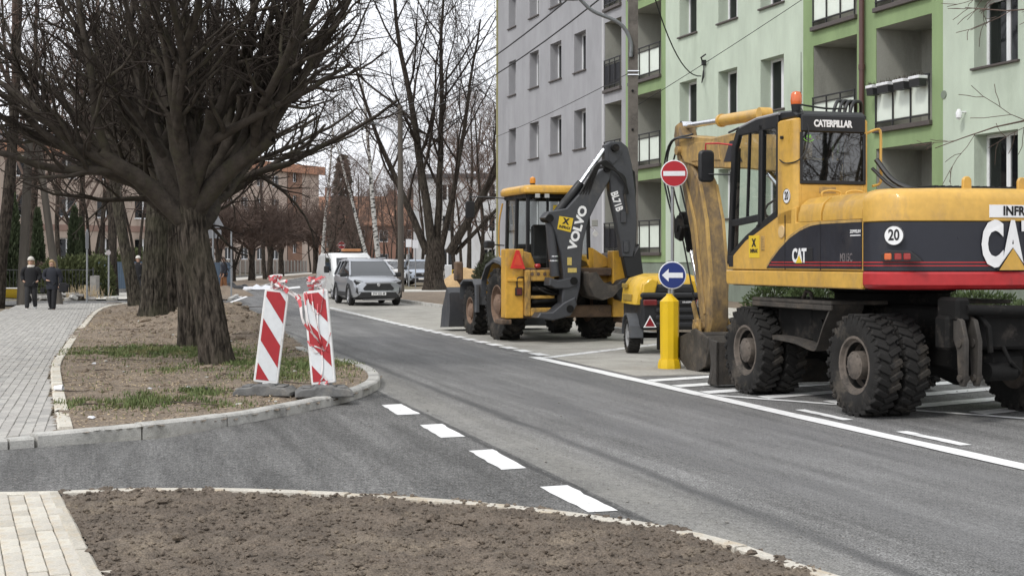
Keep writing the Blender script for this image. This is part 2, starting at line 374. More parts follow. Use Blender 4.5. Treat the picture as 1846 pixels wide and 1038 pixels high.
# ---- kerbs: one stone after another along a line
def kerb_run(parent, pts, w_=.15, z0=-.05, z1=.1, ln=1.0, name='kerb_stone', m=None, gap=.008, side_=1, jit=.004):
    pts = [Vector((p[0], p[1])) for p in pts]; acc = [0]
    for a, b in zip(pts, pts[1:]): acc.append(acc[-1] + (b - a).length)
    def at(d):
        for i in range(len(pts) - 1):
            if d <= acc[i + 1] or i == len(pts) - 2:
                t = (d - acc[i]) / max(1e-6, acc[i + 1] - acc[i]); dr = (pts[i + 1] - pts[i]).normalized(); return pts[i].lerp(pts[i + 1], t), Vector((-dr.y, dr.x)) * side_
    d = 0
    while d < acc[-1] - .05:
        e = min(d + ln, acc[-1]); k = max(2, int((e - d) / .2) + 1); rings = []; dz = rnd.uniform(-jit, jit); c = .018; gg = gap * rnd.uniform(.6, 1.5)
        for i in range(k):
            p, n = at(d + gg + (e - d - 2 * gg) * i / (k - 1)); q = lambda o, z: (p.x + n.x * o, p.y + n.y * o, z)
            rings.append([q(0, z0), q(0, z1 - c + dz), q(c, z1 + dz), q(w_ - .006, z1 + dz), q(w_, z1 - .006 + dz), q(w_, z0)])
        MB().loft(rings).build(name, m or M_KERB, parent, 40); d = e

# ---- left island between pavement and road
ISL_B = [(66, 806), (170, 796), (267, 786), (364, 775), (458, 761), (560, 740), (620, 727), (660, 714), (679, 704)]
isl_front = [G(x, y) for x, y in ISL_B]
isl_tip = [G(685, 697), G(684, 688), G(672, 677), G(640, 664)]
isl_road = [UV(u, 3.3) for u in (21.0, 23, 26, 30, 35, 40, 44)]
isl_path = [G(x, y) for x, y in ((240, 549), (180, 561), (140, 601), (110, 641), (93, 668), (92, 700), (97, 745), (104, 792))]
edge_path = catmull(isl_path, 4)
island_poly = [Vector(p[:2]) for p in isl_front + isl_tip + isl_road] + [Vector((-11.6, 48.3)), Vector((-14.6, 48.5))] + [Vector(p[:2]) for p in edge_path]
def inside(p, poly):
    c = False; j = len(poly) - 1
    for i in range(len(poly)):
        a, b = poly[i], poly[j]
        if (a[1] > p[1]) != (b[1] > p[1]) and p[0] < (b[0] - a[0]) * (p[1] - a[1]) / (b[1] - a[1]) + a[0]: c = not c
        j = i
    return c
def seg_dist(p, a, b):
    ab = b - a; t = max(0, min(1, (p - a).dot(ab) / ab.length_squared)); return (p - a - ab * t).length
def N(x, y, s, o=4): return noise.fractal(Vector((x * s, y * s, 3.1)), 1.0, 2.0, o)
def soil_patch(name, poly, res, hf, m, parent=None, band=None):
    x0, x1 = min(p[0] for p in poly), max(p[0] for p in poly); y0, y1 = min(p[1] for p in poly), max(p[1] for p in poly)
    if band: y0, y1 = max(y0, band[0]), min(y1, band[1])
    nx, ny = int((x1 - x0) / res) + 2, int((y1 - y0) / res) + 1; b = MB(); ids = {}
    def vid(i, j):
        if (i, j) not in ids:
            x, y = x0 + i * res, y0 + j * res; ids[i, j] = len(b.v); b.v.append((x, y, hf(x, y)))
        return ids[i, j]
    for j in range(ny):
        for i in range(nx):
            if inside((x0 + (i + .5) * res, y0 + (j + .5) * res), poly): b.f.append((vid(i, j), vid(i + 1, j), vid(i + 1, j + 1), vid(i, j + 1)))
    return b.build(name, m, parent, sharp=179, fix=False)
def isl_h(x, y):
    p = Vector((x, y)); u, v = x * RU.x + y * RU.y, x * RN.x + y * RN.y
    h = .085 + .035 * N(x, y, 1.3) + .02 * N(x, y, 6) + .012 * N(x + 9, y, 17, 3)
    e = max(0, v - 3.4); d = abs(v - 2.35) / 1.0
    m_ = math.exp(-d * d) * max(0, min(1, (u - 23.2) / 4)) * max(0, min(1, (39 - u) / 11)) * .4
    m2 = math.exp(-((x + 6.9) ** 2 + (y - 29) ** 2) / 3.2) * .22
    return h + (m_ + m2) * (1 + .5 * N(x, y, 1.1) + .22 * N(x, y, 5)) if v < 3.35 else h
island = struct(soil_patch('island_verge', island_poly, .075, isl_h, M_SOIL, band=(12, 27)))
struct(soil_patch('island_verge', island_poly, .14, isl_h, M_SOIL, band=(26.9, 49)))
kerb_run(island, isl_front + [Vector(p) for p in catmull([isl_front[-1]] + isl_tip + [isl_road[0]], 5)[1:]], z1=.115, ln=1.0)
kerb_run(island, isl_road, z1=.11, ln=1.0)
kerb_run(island, [(p[0], p[1]) for p in edge_path], w_=.13, z1=.112, ln=.5, name='edging_stone', m=M_PSAND[0])
kerb_run(island, [(-12, 12.9), G(-150, 820), G(0, 812), G(64, 806.5)], w_=.15, z1=.088, ln=1.0)

# ---- left pavement of small pavers
pave_poly = [Vector(p[:2]) for p in edge_path] + [Vector(p[:2]) for p in (G(60, 800), G(0, 804), (-9, 12.2), (-13, 22), (-15.6, 33), G(0, 566), G(35, 553), (-17.5, 49), (-15, 49.2))]
pavement = struct(flat('pavement', pave_poly, .03, M_SANDBED))
def paver_mesh(m, l=.196, w_=.096, h=.05):
    return MB().box(-l / 2, l / 2, -w_ / 2, w_ / 2, -h, 0, .006).mesh('paver', m, 0)
PV = [paver_mesh(m) for m in M_PAVER]; PS = [paver_mesh(m) for m in M_PSAND]
def lay_pavers(parent, poly, axis, meshes, ztop, limit, rnd, keep=None, big_m=None):
    ax = Vector(axis[:2]).normalized(); an = Vector((-ax.y, ax.x)); pts = [Vector(p) for p in poly]
    a0, a1 = min(p.dot(ax) for p in pts), max(p.dot(ax) for p in pts); b0, b1 = min(p.dot(an) for p in pts), max(p.dot(an) for p in pts)
    cells = []; r = 0; b = b0
    while b < b1:
        a = a0 - (.1 if r % 2 else 0)
        while a < a1:
            c = ax * (a + .1) + an * (b + .05)
            if inside(c, poly) and (keep is None or keep(c)): cells.append(c)
            a += .2
        b += .1; r += 1
    cells.sort(key=lambda c: c.y if -.42 * c.y < c.x else 999); rest = [MB() for _ in meshes]; rz = math.atan2(ax.y, ax.x)
    for i, c in enumerate(cells):
        k = rnd.choice((0, 0, 1, 1, 2)); z = ztop + rnd.uniform(-.004, .004)
        if i < limit:
            o = obj('paver', meshes[k], parent); o.location = (c.x, c.y, z); o.rotation_euler = (rnd.uniform(-.012, .012), rnd.uniform(-.012, .012), rz + rnd.uniform(-.02, .02))
        else:
            M = Matrix.Translation((c.x, c.y, z)) @ Matrix.Rotation(rz, 4, 'Z'); l, w2 = .0965, .0465
            rest[k].add([(-l, -w2, 0), (l, -w2, 0), (l, w2, 0), (-l, w2, 0), (-l, -w2, -.03), (l, -w2, -.03), (l, w2, -.03), (-l, w2, -.03)], [(0, 1, 2, 3), (0, 4, 5, 1), (1, 5, 6, 2), (2, 6, 7, 3), (3, 7, 4, 0)], M)
    for k, b_ in enumerate(rest):
        if b_.f: tag(b_.build('paver_field', meshes[k].materials[0], parent, 0, fix=False), kind='stuff')
lay_pavers(pavement, pave_poly, RU, PV, .075, 300, random.Random(3))
near_poly = [Vector(p[:2]) for p in (G(0, 903), G(108, 899), G(178, 1038), (-1.3, 5.2), (-5, 5.2), (-5, 9.2))]
npave = struct(flat('pavement', near_poly, .005, M_SANDBED))
ax2 = (G(178, 1038) - G(112, 899)).normalized()
lay_pavers(npave, near_poly, ax2, PS, .05, 300, random.Random(5), keep=lambda c: c.x > -.40 * c.y)
kerb_run(npave, [G(110, 899), G(178, 1038), (-1.3, 5.2)], w_=.08, z1=.055, name='edging_stone', m=M_PSAND[2], side_=-1)
kerb_run(npave, [(-9, 9.25), G(0, 899), G(112, 897)], w_=.12, z1=.055, ln=1.0, m=M_PSAND[0], side_=-1)

# ---- near soil verge with clods
nk = catmull([G(x, y) for x, y in ((112, 897), (250, 892), (400, 893), (600, 900), (800, 912), (1000, 932), (1200, 963), (1350, 1000), (1460, 1038))] + [Vector((2.9, 4.2, 0)), Vector((4.3, .3, 0))], 3)
nv_poly = [Vector(p[:2]) for p in nk] + [Vector((3.5, -1)), Vector((-.5, 4.4)), Vector((-1.2, 5.1))] + [Vector(p[:2]) for p in (G(175, 1038), G(106, 899))]
def nv_h(x, y): return .035 + .022 * N(x, y, 1.7) + .03 * N(x + 5, y, 7, 4) + .022 * abs(N(x, y + 3, 22, 3)) + .014 * N(x, y, 48, 3)
nverge = struct(soil_patch('soil_verge', nv_poly, .026, nv_h, M_SOILN))
kerb_run(nverge, nk, w_=.1, z1=.055, ln=1.0, m=M_PSAND[1], side_=-1)

def scatter(name, n, region, hf, mk, m, parent, rnd, kind='stuff'):
    """many tiny lumps, blades or chips as one mesh"""
    b = MB(); x0, x1, y0, y1 = region; k = 0; tries = 0
    while k < n and tries < n * 30:
        tries += 1; x, y = rnd.uniform(x0, x1), rnd.uniform(y0, y1)
        r = mk(b, x, y, rnd)
        if r: k += 1
    return tag(b.build(name, m, parent, 0, fix=False), kind=kind)
OCT = [(1, 0, 0), (-1, 0, 0), (0, 1, 0), (0, -1, 0), (0, 0, 1), (0, 0, -1)]; OCF = [(0, 2, 4), (2, 1, 4), (1, 3, 4), (3, 0, 4), (2, 0, 5), (1, 2, 5), (3, 1, 5), (0, 3, 5)]
ICO = [(-.53, .85, 0), (.53, .85, 0), (-.53, -.85, 0), (.53, -.85, 0), (0, -.53, .85), (0, .53, .85), (0, -.53, -.85), (0, .53, -.85), (.85, 0, -.53), (.85, 0, .53), (-.85, 0, -.53), (-.85, 0, .53)]
ICF = [(0, 11, 5), (0, 5, 1), (0, 1, 7), (0, 7, 10), (0, 10, 11), (1, 5, 9), (5, 11, 4), (11, 10, 2), (10, 7, 6), (7, 1, 8), (3, 9, 4), (3, 4, 2), (3, 2, 6), (3, 6, 8), (3, 8, 9), (4, 9, 5), (2, 4, 11), (6, 2, 10), (8, 6, 7), (9, 8, 1)]
def lump(b, x, y, z, s, rnd, flat_=.7):
    a = rnd.uniform(0, 6.3); ca, sa = math.cos(a), math.sin(a); sx, sy = s * rnd.uniform(.7, 1.4), s * rnd.uniform(.7, 1.3)
    vs_ = []
    for p in ICO:
        k = rnd.uniform(.75, 1.2); px, py = p[0] * sx * k, p[1] * sy * k; vs_.append((x + px * ca - py * sa, y + px * sa + py * ca, z + p[2] * s * flat_ * k))
    b.add(vs_, ICF); return True
def clod(b, x, y, r):
    if not inside((x, y), nv_poly): return False
    s = min(.045, .004 + abs(r.gauss(0, .006)) * (2.5 if r.random() < .04 else 1)); return lump(b, x, y, nv_h(x, y) + s * .15, s, r)
scatter('soil_clods', 11000, (-3.2, 3.2, 5.0, 9.3), nv_h, clod, M_SOILN, nverge, random.Random(11))
def clod2(b, x, y, r):
    if not all(inside((x + dx, y + dy), island_poly) for dx, dy in ((.25, 0), (-.25, 0), (0, .3), (0, -.3))): return False
    s = .012 + abs(r.gauss(0, .02)) * (2.2 if r.random() < .08 else 1)
    if isl_h(x, y) < .2 and r.random() < .6: return False
    return lump(b, x, y, isl_h(x, y), min(s, .11), r)
scatter('soil_clods', 3600, (-13, -1.5, 13, 46), isl_h, clod2, M_SOIL, island, random.Random(12))
GP = [(*G(x, y)[:2], rx, ry, d) for x, y, rx, ry, d in ((150, 745, .35, .4, 1), (200, 745, .5, .42, 1), (255, 740, .5, .4, .9), (290, 727, .35, .35, .7), (320, 745, .6, .35, .8), (358, 722, .35, .4, 1), (390, 745, .4, .3, .4), (280, 645, 1.2, .8, 1), (335, 648, 1.1, .8, 1), (240, 640, .7, .6, .7), (450, 668, .6, .7, 1), (500, 668, .9, .9, 1), (545, 672, .7, .8, .9), (520, 690, .6, .5, .7), (310, 680, .3, .4, .4), (235, 585, 1.2, 1.6, .8), (250, 560, 1.0, 2.0, .8), (180, 640, .5, .6, .4))]
def blade(b, x, y, r):
    g = max(d * math.exp(-((x - gx) / rx) ** 2 - ((y - gy) / ry) ** 2) for gx, gy, rx, ry, d in GP)
    g *= max(0, min(1, .75 + 1.6 * N(x, y, 2.2, 3)))
    if r.random() > g * 1.2 + .006 or not inside((x, y), island_poly): return False
    z = isl_h(x, y) - .01; h = r.uniform(.03, .11) * (.6 + .5 * g); a = r.uniform(0, 6.3); wv = .005 + .0002 * y; l = h * r.uniform(.1, .7)
    dx, dy = math.cos(a), math.sin(a); b.add([(x - dy * wv, y + dx * wv, z), (x + dy * wv, y - dx * wv, z), (x + dx * l * .45 + dy * wv * .7, y + dy * l * .45 - dx * wv * .7, z + h * .65), (x + dx * l, y + dy * l, z + h)], [(0, 1, 2), (0, 2, 3)]); return True
scatter('grass_tufts', 17000, (-11, -1.8, 13, 31), isl_h, blade, M_GRASS, island, random.Random(13))
def chip(b, x, y, r):
    if not inside((x, y), island_poly) or isl_h(x, y) > .25: return False
    if N(x, y, .7) < -.15 and r.random() < .7: return False
    z = isl_h(x, y) + .012; a = r.uniform(0, 6.3); l, w2 = r.uniform(.008, .035) * (2 if r.random() < .06 else 1), r.uniform(.003, .011); dx, dy = math.cos(a), math.sin(a); t = r.uniform(-.012, .02)
    b.add([(x - dx * l, y - dy * l, z), (x + dy * w2, y - dx * w2, z + .006), (x + dx * l, y + dy * l, z + t), (x - dy * w2, y + dx * w2, z + .004)], [(0, 1, 2, 3)]); return True
scatter('dry_leaf_litter', 7500, (-12, -1.8, 12.5, 40), isl_h, chip, M_STRAW, island, random.Random(14))
def chipw(b, x, y, r):
    if not inside((x, y), island_poly): return False
    return lump(b, x, y, isl_h(x, y) + .01, r.uniform(.012, .03), r, .5)
scatter('pale_stones', 60, (-9, -1.8, 13, 30), isl_h, chipw, M_KERB, island, random.Random(15))
M_CONC_G = mat('grit_grey', (.24, .23, .21), .95, var=.3, scale=20)
def grit(b, x, y, r):
    u, v = x * RU.x + y * RU.y, x * RN.x + y * RN.y
    e = min(abs(v - 3.35), abs(v - 10.75) * 1.5) if v > 3.25 else .5 + .5 * N(x, y, .8)
    if v > 11 or inside((x, y), nv_poly) or inside((x, y), island_poly) or inside((x, y), near_poly) or inside((x, y), pave_poly) or r.random() > math.exp(-e * 2.2) + .03: return False
    return lump(b, x, y, .008, r.uniform(.003, .007) * (2 if r.random() < .03 else 1), r, .6)
scatter('road_grit', 2000, (-6, 7, 7, 24), isl_h, grit, M_CONC_G, road, random.Random(18))
# fallen twigs
tw = MB(); r_ = random.Random(16)
for k in range(70):
    x, y = r_.uniform(-8, -2.5), r_.uniform(14, 30)
    if not inside((x, y), island_poly): continue
    a = r_.uniform(-.6, .6); l = r_.uniform(.15, .8); p = [(x + math.cos(a) * l * t, y + math.sin(a) * l * t, isl_h(x, y) + .02 + r_.uniform(0, .02)) for t in (0, .5, 1)]; tw.tube(p, [.008, .006, .003], 4, False)
tag(tw.build('fallen_twigs', mat('twig', (.07, .055, .045), .9), island, 0, fix=False), kind='stuff')

# ---- right side: bay kerb, verge rising to the houses, far pavements
kerb_run(bay, [UV(u, 11.0) for u in (3, 12, 20, 30, 40, 50, 58)], z1=.12, ln=1.0)
def rv_h(u, v): return .1 + .36 * max(0, min(1, (v - 12.5) / 3.5)) * max(0, min(1, (52 - u) / 8)) + .025 * N(u, v, 1.1)
b = MB(); us = [3 + i * .5 for i in range(124)]; vs_ = [10.99 + j * .5 for j in range(14)]
for u in us:
    for v in vs_: b.v.append(tuple(UV(u, v, rv_h(u, v))))
for i in range(len(us) - 1):
    for j in range(13): a = i * 14 + j; b.f.append((a, a + 1, a + 15, a + 14))
rverge = struct(b.build('house_verge', M_SOIL, None, 179, fix=False))
def slab_run(name, u0, u1, v0, v1, m, l=.5):
    st = None; u = u0; g_ = []
    base = struct(MB().poly([tuple(UV(a, c, rv_h(a, c) + .012)) for a, c in ((u0, v0), (u1, v0), (u1, v1), (u0, v1))]).build(name, M_SANDBED, None, 0, fix=False))
    while u < u1:
        v = v0
        while v < v1 - .1:
            MB().add([tuple(UV(a, c, max(rv_h(a, c) for a in (u, u + l) for c in (v, v + l)) + z)) for z in (-.03, .035) for a, c in ((u + .005, v + .005), (u + l - .005, v + .005), (u + l - .005, v + l - .005), (u + .005, v + l - .005))], [(4, 5, 6, 7), (0, 1, 5, 4), (1, 2, 6, 5), (2, 3, 7, 6), (3, 0, 4, 7)]).build('paving_slab', m, base, 0); v += l
        u += l
    return base
slab_run('footway', 8, 40, 13.6, 15.1, M_FARPAVE)
fp = [(-17.2, 56), (-19.3, 75), (-22.3, 100), (-24.2, 119), (-25.2, 150), (-25.7, 179), (-22, 240)]
struct(flat('far_pavement', [(x - 1.3, y) for x, y in fp] + [(x + 1.3, y) for x, y in reversed(fp)], .03, M_FARPAVE))
b = MB()
for (x, y), q in zip(fp, LE[1:8]):
    for k in range(5): t = k / 4; b.v.append((x + 1.3 + (q.x - .1 - x - 1.3) * t, y + (q.y - y) * t, .03 + .12 * math.sin(t * 3.1)))
for i in range(len(fp) - 1):
    for j in range(4): a = i * 5 + j; b.f.append((a, a + 1, a + 6, a + 5))
fverge = struct(b.build('roadside_verge', M_SOIL, None, 179, fix=False))
kerb_run(fverge, [(p.x, p.y) for p in LE[1:6]], z1=.1, ln=4.0, side_=1)
struct(flat('crossing_path', [UV(70, 11), UV(70, 40), UV(76, 40), UV(76, 8)], -.02, M_FARPAVE))
struct(flat('park_ground', [(-6, 60), (40, 66), (80, 260), (-5, 260)], -.035, mat('park_soil', (.16, .125, .085), 1, var=.3, scale=.6, c2=(.1, .1, .05), amt=.4, fine=.3, fscale=10)))
# ================================================================ buildings
def wall_mat(name, c, c2, streak=.13, rough=.92):
    return mat(name, c, rough, var=streak, scale=1.1, c2=c2, amt=.3, bump=.35, bscale=120, dist=.004, stretch=(1, 1, .35), fine=.05, fscale=50)
M_LG = wall_mat('render_light_green', (.49, .56, .46), (.41, .475, .38)); M_GR = wall_mat('render_green', (.245, .335, .165), (.2, .28, .135)); M_DG = wall_mat('plinth_green_grey', (.2, .235, .19), (.15, .17, .14))
M_GREY = wall_mat('render_grey', (.335, .335, .35), (.28, .28, .29)); M_DGREY = wall_mat('render_dark_grey', (.22, .22, .23), (.17, .17, .18)); M_LOGG = wall_mat('loggia_render', (.34, .34, .3), (.25, .25, .22))
M_PVC = mat('window_frame_white', (.78, .79, .8), .4, var=.03); M_SILL = mat('sill_metal_brown', (.1, .085, .078), .5, metal=.3, var=.1)
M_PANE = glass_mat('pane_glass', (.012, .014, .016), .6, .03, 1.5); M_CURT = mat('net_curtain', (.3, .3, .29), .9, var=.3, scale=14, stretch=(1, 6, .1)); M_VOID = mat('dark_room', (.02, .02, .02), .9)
M_BLK = mat('black_railing', (.02, .02, .022), .5, var=.1); M_BALP = mat('balcony_panel_white', (.72, .78, .7), .3, var=.05, scale=3); M_BALP2 = mat('balcony_panel_black', (.022, .023, .03), .45)
M_PIPE = mat('downpipe_brown', (.095, .045, .04), .35, var=.1); M_ROOF = mat('roof_felt', (.08, .08, .085), .9); M_CONC = mat('weathered_concrete', (.26, .25, .235), .95, var=.2, scale=3, c2=(.14, .13, .12), amt=.4)
M_PINK = wall_mat('render_pink_beige', (.47, .385, .325), (.36, .29, .24)); M_BRN = wall_mat('render_brown_panel', (.25, .15, .105), (.2, .12, .09)); M_FASC = mat('fascia_orange_brown', (.4, .2, .12), .7, var=.15, scale=1)
M_BRICK = wall_mat('far_brick', (.24, .135, .1), (.2, .11, .08)); M_TILE = mat('far_roof_tile', (.33, .17, .105), .8, var=.25, scale=1.5); M_WHT = wall_mat('far_white_render', (.6, .61, .62), (.5, .5, .5))

def wall_sheet(parent, y0, y1, z0, z1, ops, m, name='wall', x=0.0, depth=.22, rm=None):
    """front sheet with holes and their reveals; ops: (y0,y1,z0,z1,depth)"""
    ops = [o for o in ops if o[0] < y1 and o[1] > y0]
    ys = sorted({y0, y1} | {c for o in ops for c in o[:2] if y0 < c < y1}); zs = sorted({z0, z1} | {c for o in ops for c in o[2:4] if z0 < c < z1}); b = MB()
    for i in range(len(ys) - 1):
        for j in range(len(zs) - 1):
            cy, cz = (ys[i] + ys[i + 1]) / 2, (zs[j] + zs[j + 1]) / 2
            if any(o[0] < cy < o[1] and o[2] < cz < o[3] for o in ops): continue
            b.add([(x, ys[i], zs[j]), (x, ys[i + 1], zs[j]), (x, ys[i + 1], zs[j + 1]), (x, ys[i], zs[j + 1])], [(0, 1, 2, 3)])
    for o in ops:
        d = o[4]; a = [(x, o[0], o[2]), (x, o[1], o[2]), (x, o[1], o[3]), (x, o[0], o[3])]; c = [(x + d, p[1], p[2]) for p in a]
        b.add(a + c, [(i, (i + 1) % 4, (i + 1) % 4 + 4, i + 4) for i in range(4)])
    return b.build(name, m, parent, 0, fix=False)
WIN = {}; WRND = random.Random(4); M_CURTW = mat('white_curtain', (.7, .7, .68), .9, var=.2, scale=10, stretch=(1, 6, .1))
def win_meshes(w_, h, mull):
    k = (round(w_, 2), round(h, 2), mull)
    if k in WIN: return WIN[k]
    t = .07; b = MB()
    b.box(-.03, .04, 0, t, 0, h, .006); b.box(-.03, .04, w_ - t, w_, 0, h, .006); b.box(-.028, .038, t, w_ - t, 0, t, .006); b.box(-.028, .038, t, w_ - t, h - t, h, .006)
    if mull: b.box(-.026, .036, w_ / 2 - .06, w_ / 2 + .06, t, h - t, .006)
    fr = b.mesh('window', M_PVC); cs = [(t, w_ / 2 - .06), (w_ / 2 + .06, w_ - t)] if mull else [(t, w_ - t)]
    ps = [MB().poly([(.0, a, t), (.0, c, t), (.0, c, h - t), (.0, a, h - t)]).mesh('pane', M_PANE, 0, False) for a, c in cs]
    n = 40; cb = MB(); q = w_ - 2 * t
    for i in range(n + 1):
        for z in (t, h - t): cb.v.append((.1 + .02 * math.sin(i * 1.9), t + q * i / n, z))
    cb.f = [(2 * i, 2 * i + 2, 2 * i + 3, 2 * i + 1) for i in range(n) if not (.42 < i / n < .52)]
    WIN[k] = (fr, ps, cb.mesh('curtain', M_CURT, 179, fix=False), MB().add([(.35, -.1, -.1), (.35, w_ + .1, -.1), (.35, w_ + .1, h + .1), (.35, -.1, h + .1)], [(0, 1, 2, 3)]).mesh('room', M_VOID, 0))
    return WIN[k]
def window(parent, y0, y1, z0, z1, x=0, depth=.22, mull=True, sill=M_SILL, curtain=True):
    fr, ps, cb, vd = win_meshes(y1 - y0, z1 - z0, mull); o = obj('window', fr, parent); o.location = (x + depth, y0, z0)
    for p in ps: obj('pane', p, o)
    k_ = WRND.random() if curtain else 1
    if k_ < .5:
        c_ = obj('curtain', cb, o); c_.scale = (1, 1 if k_ > .25 else .42, 1)
        if k_ < .16: c_.material_slots[0].link = 'OBJECT'; c_.material_slots[0].material = M_CURTW
    obj('room_shade', vd, o)
    if sill: MB().box(x - .07, x + depth - .031, y0 - .06, y1 + .06, z0 - .045, z0 + .004, .008).build('window_sill', sill, parent)
def shell(parent, L0, L1, depth, h, m, roof=M_ROOF, name='back_wall', over=.35):
    b = MB(); b.add([(.3, L0, 0), (depth, L0, 0), (depth, L1, 0), (.3, L1, 0), (.3, L0, h), (depth, L0, h), (depth, L1, h), (.3, L1, h)], [(1, 2, 6, 5)])
    b.add([(0, L0, 0), (depth, L0, 0), (depth, L0, h), (0, L0, h)], [(0, 1, 2, 3)]); b.add([(0, L1, 0), (depth, L1, 0), (depth, L1, h), (0, L1, h)], [(0, 1, 2, 3)]); b.build(name, m, parent, 0)
    MB().box(-over, depth + over, L0 - over, L1 + over, h, h + .3, .03).build('roof', roof, parent)

FA = math.atan2(.324, .946); P0 = Vector((9.17, 29.8, 0))
def fa(px): k = (px - CX) / F; t = (P0.x - P0.y * k) / (k + .3425); return t * 1.057
ROWS = [2.8 + 2.8 * i for i in range(5)]; WH = 1.42
green = thing('apartment_block', 'light green rendered apartment block with darker green balcony bays beside the parked machines', 'building', P0, FA)
def loggia(parent, y0, y1, z0, z1, wallm, panels, pm, rail_gap=True, boxes=False):
    """recessed balcony: room walls, door, slab lip, railing with panels"""
    d = 1.25; b = MB()
    b.add([(.02, y0, z0), (.02, y1, z0), (d, y1, z0), (d, y0, z0), (.02, y0, z1), (.02, y1, z1), (d, y1, z1), (d, y0, z1)], [(0, 1, 2, 3), (4, 5, 6, 7), (1, 2, 6, 5), (0, 3, 7, 4), (2, 3, 7, 6)])
    b.build('loggia', M_LOGG, parent, 0)
    dr = MB(); dr.box(d - .06, d - .004, y0 + .25, y0 + 1.05, z0 + .05, z0 + 2.1, .01); dd = dr.build('balcony_door', M_PVC, parent); MB().poly([(d - .075, y0 + .35, z0 + .5), (d - .075, y0 + .95, z0 + .5), (d - .075, y0 + .95, z0 + 2.0), (d - .075, y0 + .35, z0 + 2.0)]).build('pane', M_PANE, dd, 0, False)
    MB().box(-.1, .03, y0 - .02, y1 + .02, z0 - .09, z0 + .02, .012).build('balcony_lip', M_SILL, parent)
    r = MB(); h = 1.05
    for z, t in ((z0 + h, .035), (z0 + .16, .03), (z0 + h - .14, .02)): r.box(-.06, -.02, y0 + .03, y1 - .03, z - t, z, .004)
    n = panels; step = (y1 - y0 - .1) / n
    for i in range(n + 1): r.box(-.055, -.025, y0 + .035 + i * step, y0 + .065 + i * step, z0 + .02, z0 + h - .036, .003)
    rail = r.build('balcony_railing', M_BLK, parent)
    if pm is not None:
        pmesh = MB().box(-.019, -.007, .0, step - .04, 0, h - .36, .002).mesh('panel', pm)
        for i in range(n): o = obj('panel', pmesh, rail); o.location = (0, y0 + .07 + i * step, z0 + .18)
    else:
        bm_ = MB().box(-.045, -.033, 0, .014, 0, h - .32).mesh('railing_bar', M_BLK, 0); k = int((y1 - y0) / .1)
        for i in range(1, k): o = obj('railing_bar', bm_, rail); o.location = (0, y0 + .04 + i * (y1 - y0 - .08) / k, z0 + .161)
        MB().box(-.015, -.008, y0 + .07, y1 - .07, z0 + .2, z0 + h - .2).build('panel', M_BALP2, rail, 0)
A = {k: fa(k) for k in (1846, 1756, 1826, 1700, 1680, 1579, 1545, 1466, 1448, 1413, 1371, 1329, 1295, 1256, 1225, 1200, 1192, 1143)}
END0, GE = -14.0, fa(1128)
ops = []
wcols = [(A[1413], A[1371]), (A[1329], A[1295]), (A[1256], A[1225]), (A[1826] - .15, A[1756]), (-6.6, -5.2), (-10.4, -9.0)]
for z in ROWS[:4]: ops += [(a, c, z, z + WH, .34) for a, c in wcols]
logs = [(A[1680], A[1579] + .0), (A[1545], A[1466]), (A[1192], GE - .35)]
LOGZ = [(4.65 + 2.8 * i, 7.0 + 2.8 * i) for i in range(-1, 4)]
for y0, y1 in logs: ops += [(y0, y1, z0, z1, .02) for z0, z1 in LOGZ]
HT = 16.2
for y0, y1, m, nm in ((END0, A[1700], M_LG, 'wall'), (A[1700], A[1448], M_GR, 'balcony_bay'), (A[1448], A[1200], M_LG, 'wall'), (A[1200], GE, M_GR, 'balcony_bay')):
    wall_sheet(green, y0, y1, 1.55, HT, ops, m, nm)
    MB().box(.03, .3, y0, y1, -.2, 1.56).build('plinth', M_DG, green, 0)
for z in ROWS[:4]:
    for a, c in wcols: window(green, a, c, z, z + WH, depth=.34)
for i, (y0, y1) in enumerate(logs):
    for z0, z1 in LOGZ: loggia(green, y0, y1, z0, z1, M_GR, 3, M_BALP)
shell(green, END0, GE, 11, HT, M_LG)
yp = fa(1560)
pp = MB(); pp.cyl((-.1, yp, .3), (-.1, yp, HT), .065, n=14)
dp = pp.build('downpipe', M_PIPE, green)
for z in (2.2, 4.9, 6.1, 8.0, 10.7): MB().lathe([(.066, z), (.08, z), (.08, z + .12), (.066, z + .12)], 14, c=(-.1, yp, 0)).build('pipe_collar', M_PIPE, dp)
# small things on the facade
vy = fa(1702); MB().lathe([(0, -.02), (.09, -.02), (.09, .0), (0, 0)], 14, 'x', (0, vy, 1.6 + (470 - 170) * (29.8 - .5) / F)).build('vent_cap', M_DG, green)
ly = fa(1741); b = MB(); b.cyl((-.16, ly, 4.72), (0, ly, 4.72), .02, n=8); b.lathe([(.02, 4.56), (.06, 4.6), (.07, 4.7), (.03, 4.78)], 12, c=(-.17, ly, 0)); b.build('wall_lamp', M_PVC, green)
cy_ = fa(1272); zc = 1.6 + (470 - 115) / 61.5
b = MB(); b.box(-.12, 0, cy_ - .05, cy_ + .05, zc - .06, zc + .1, .01); b.tube([(-.1, cy_, zc + .05), (-.2, cy_ - .1, zc + .15), (-.15, cy_ - .3, zc + .22)], .025, 6); b.tube([(-.06, cy_, zc), (-.08, cy_ - .05, zc - .4), (-.06, cy_ + .12, zc - .55), (-.06, cy_ + .02, zc - .2)], .018, 6); b.build('cable_bracket', M_BLK, green)

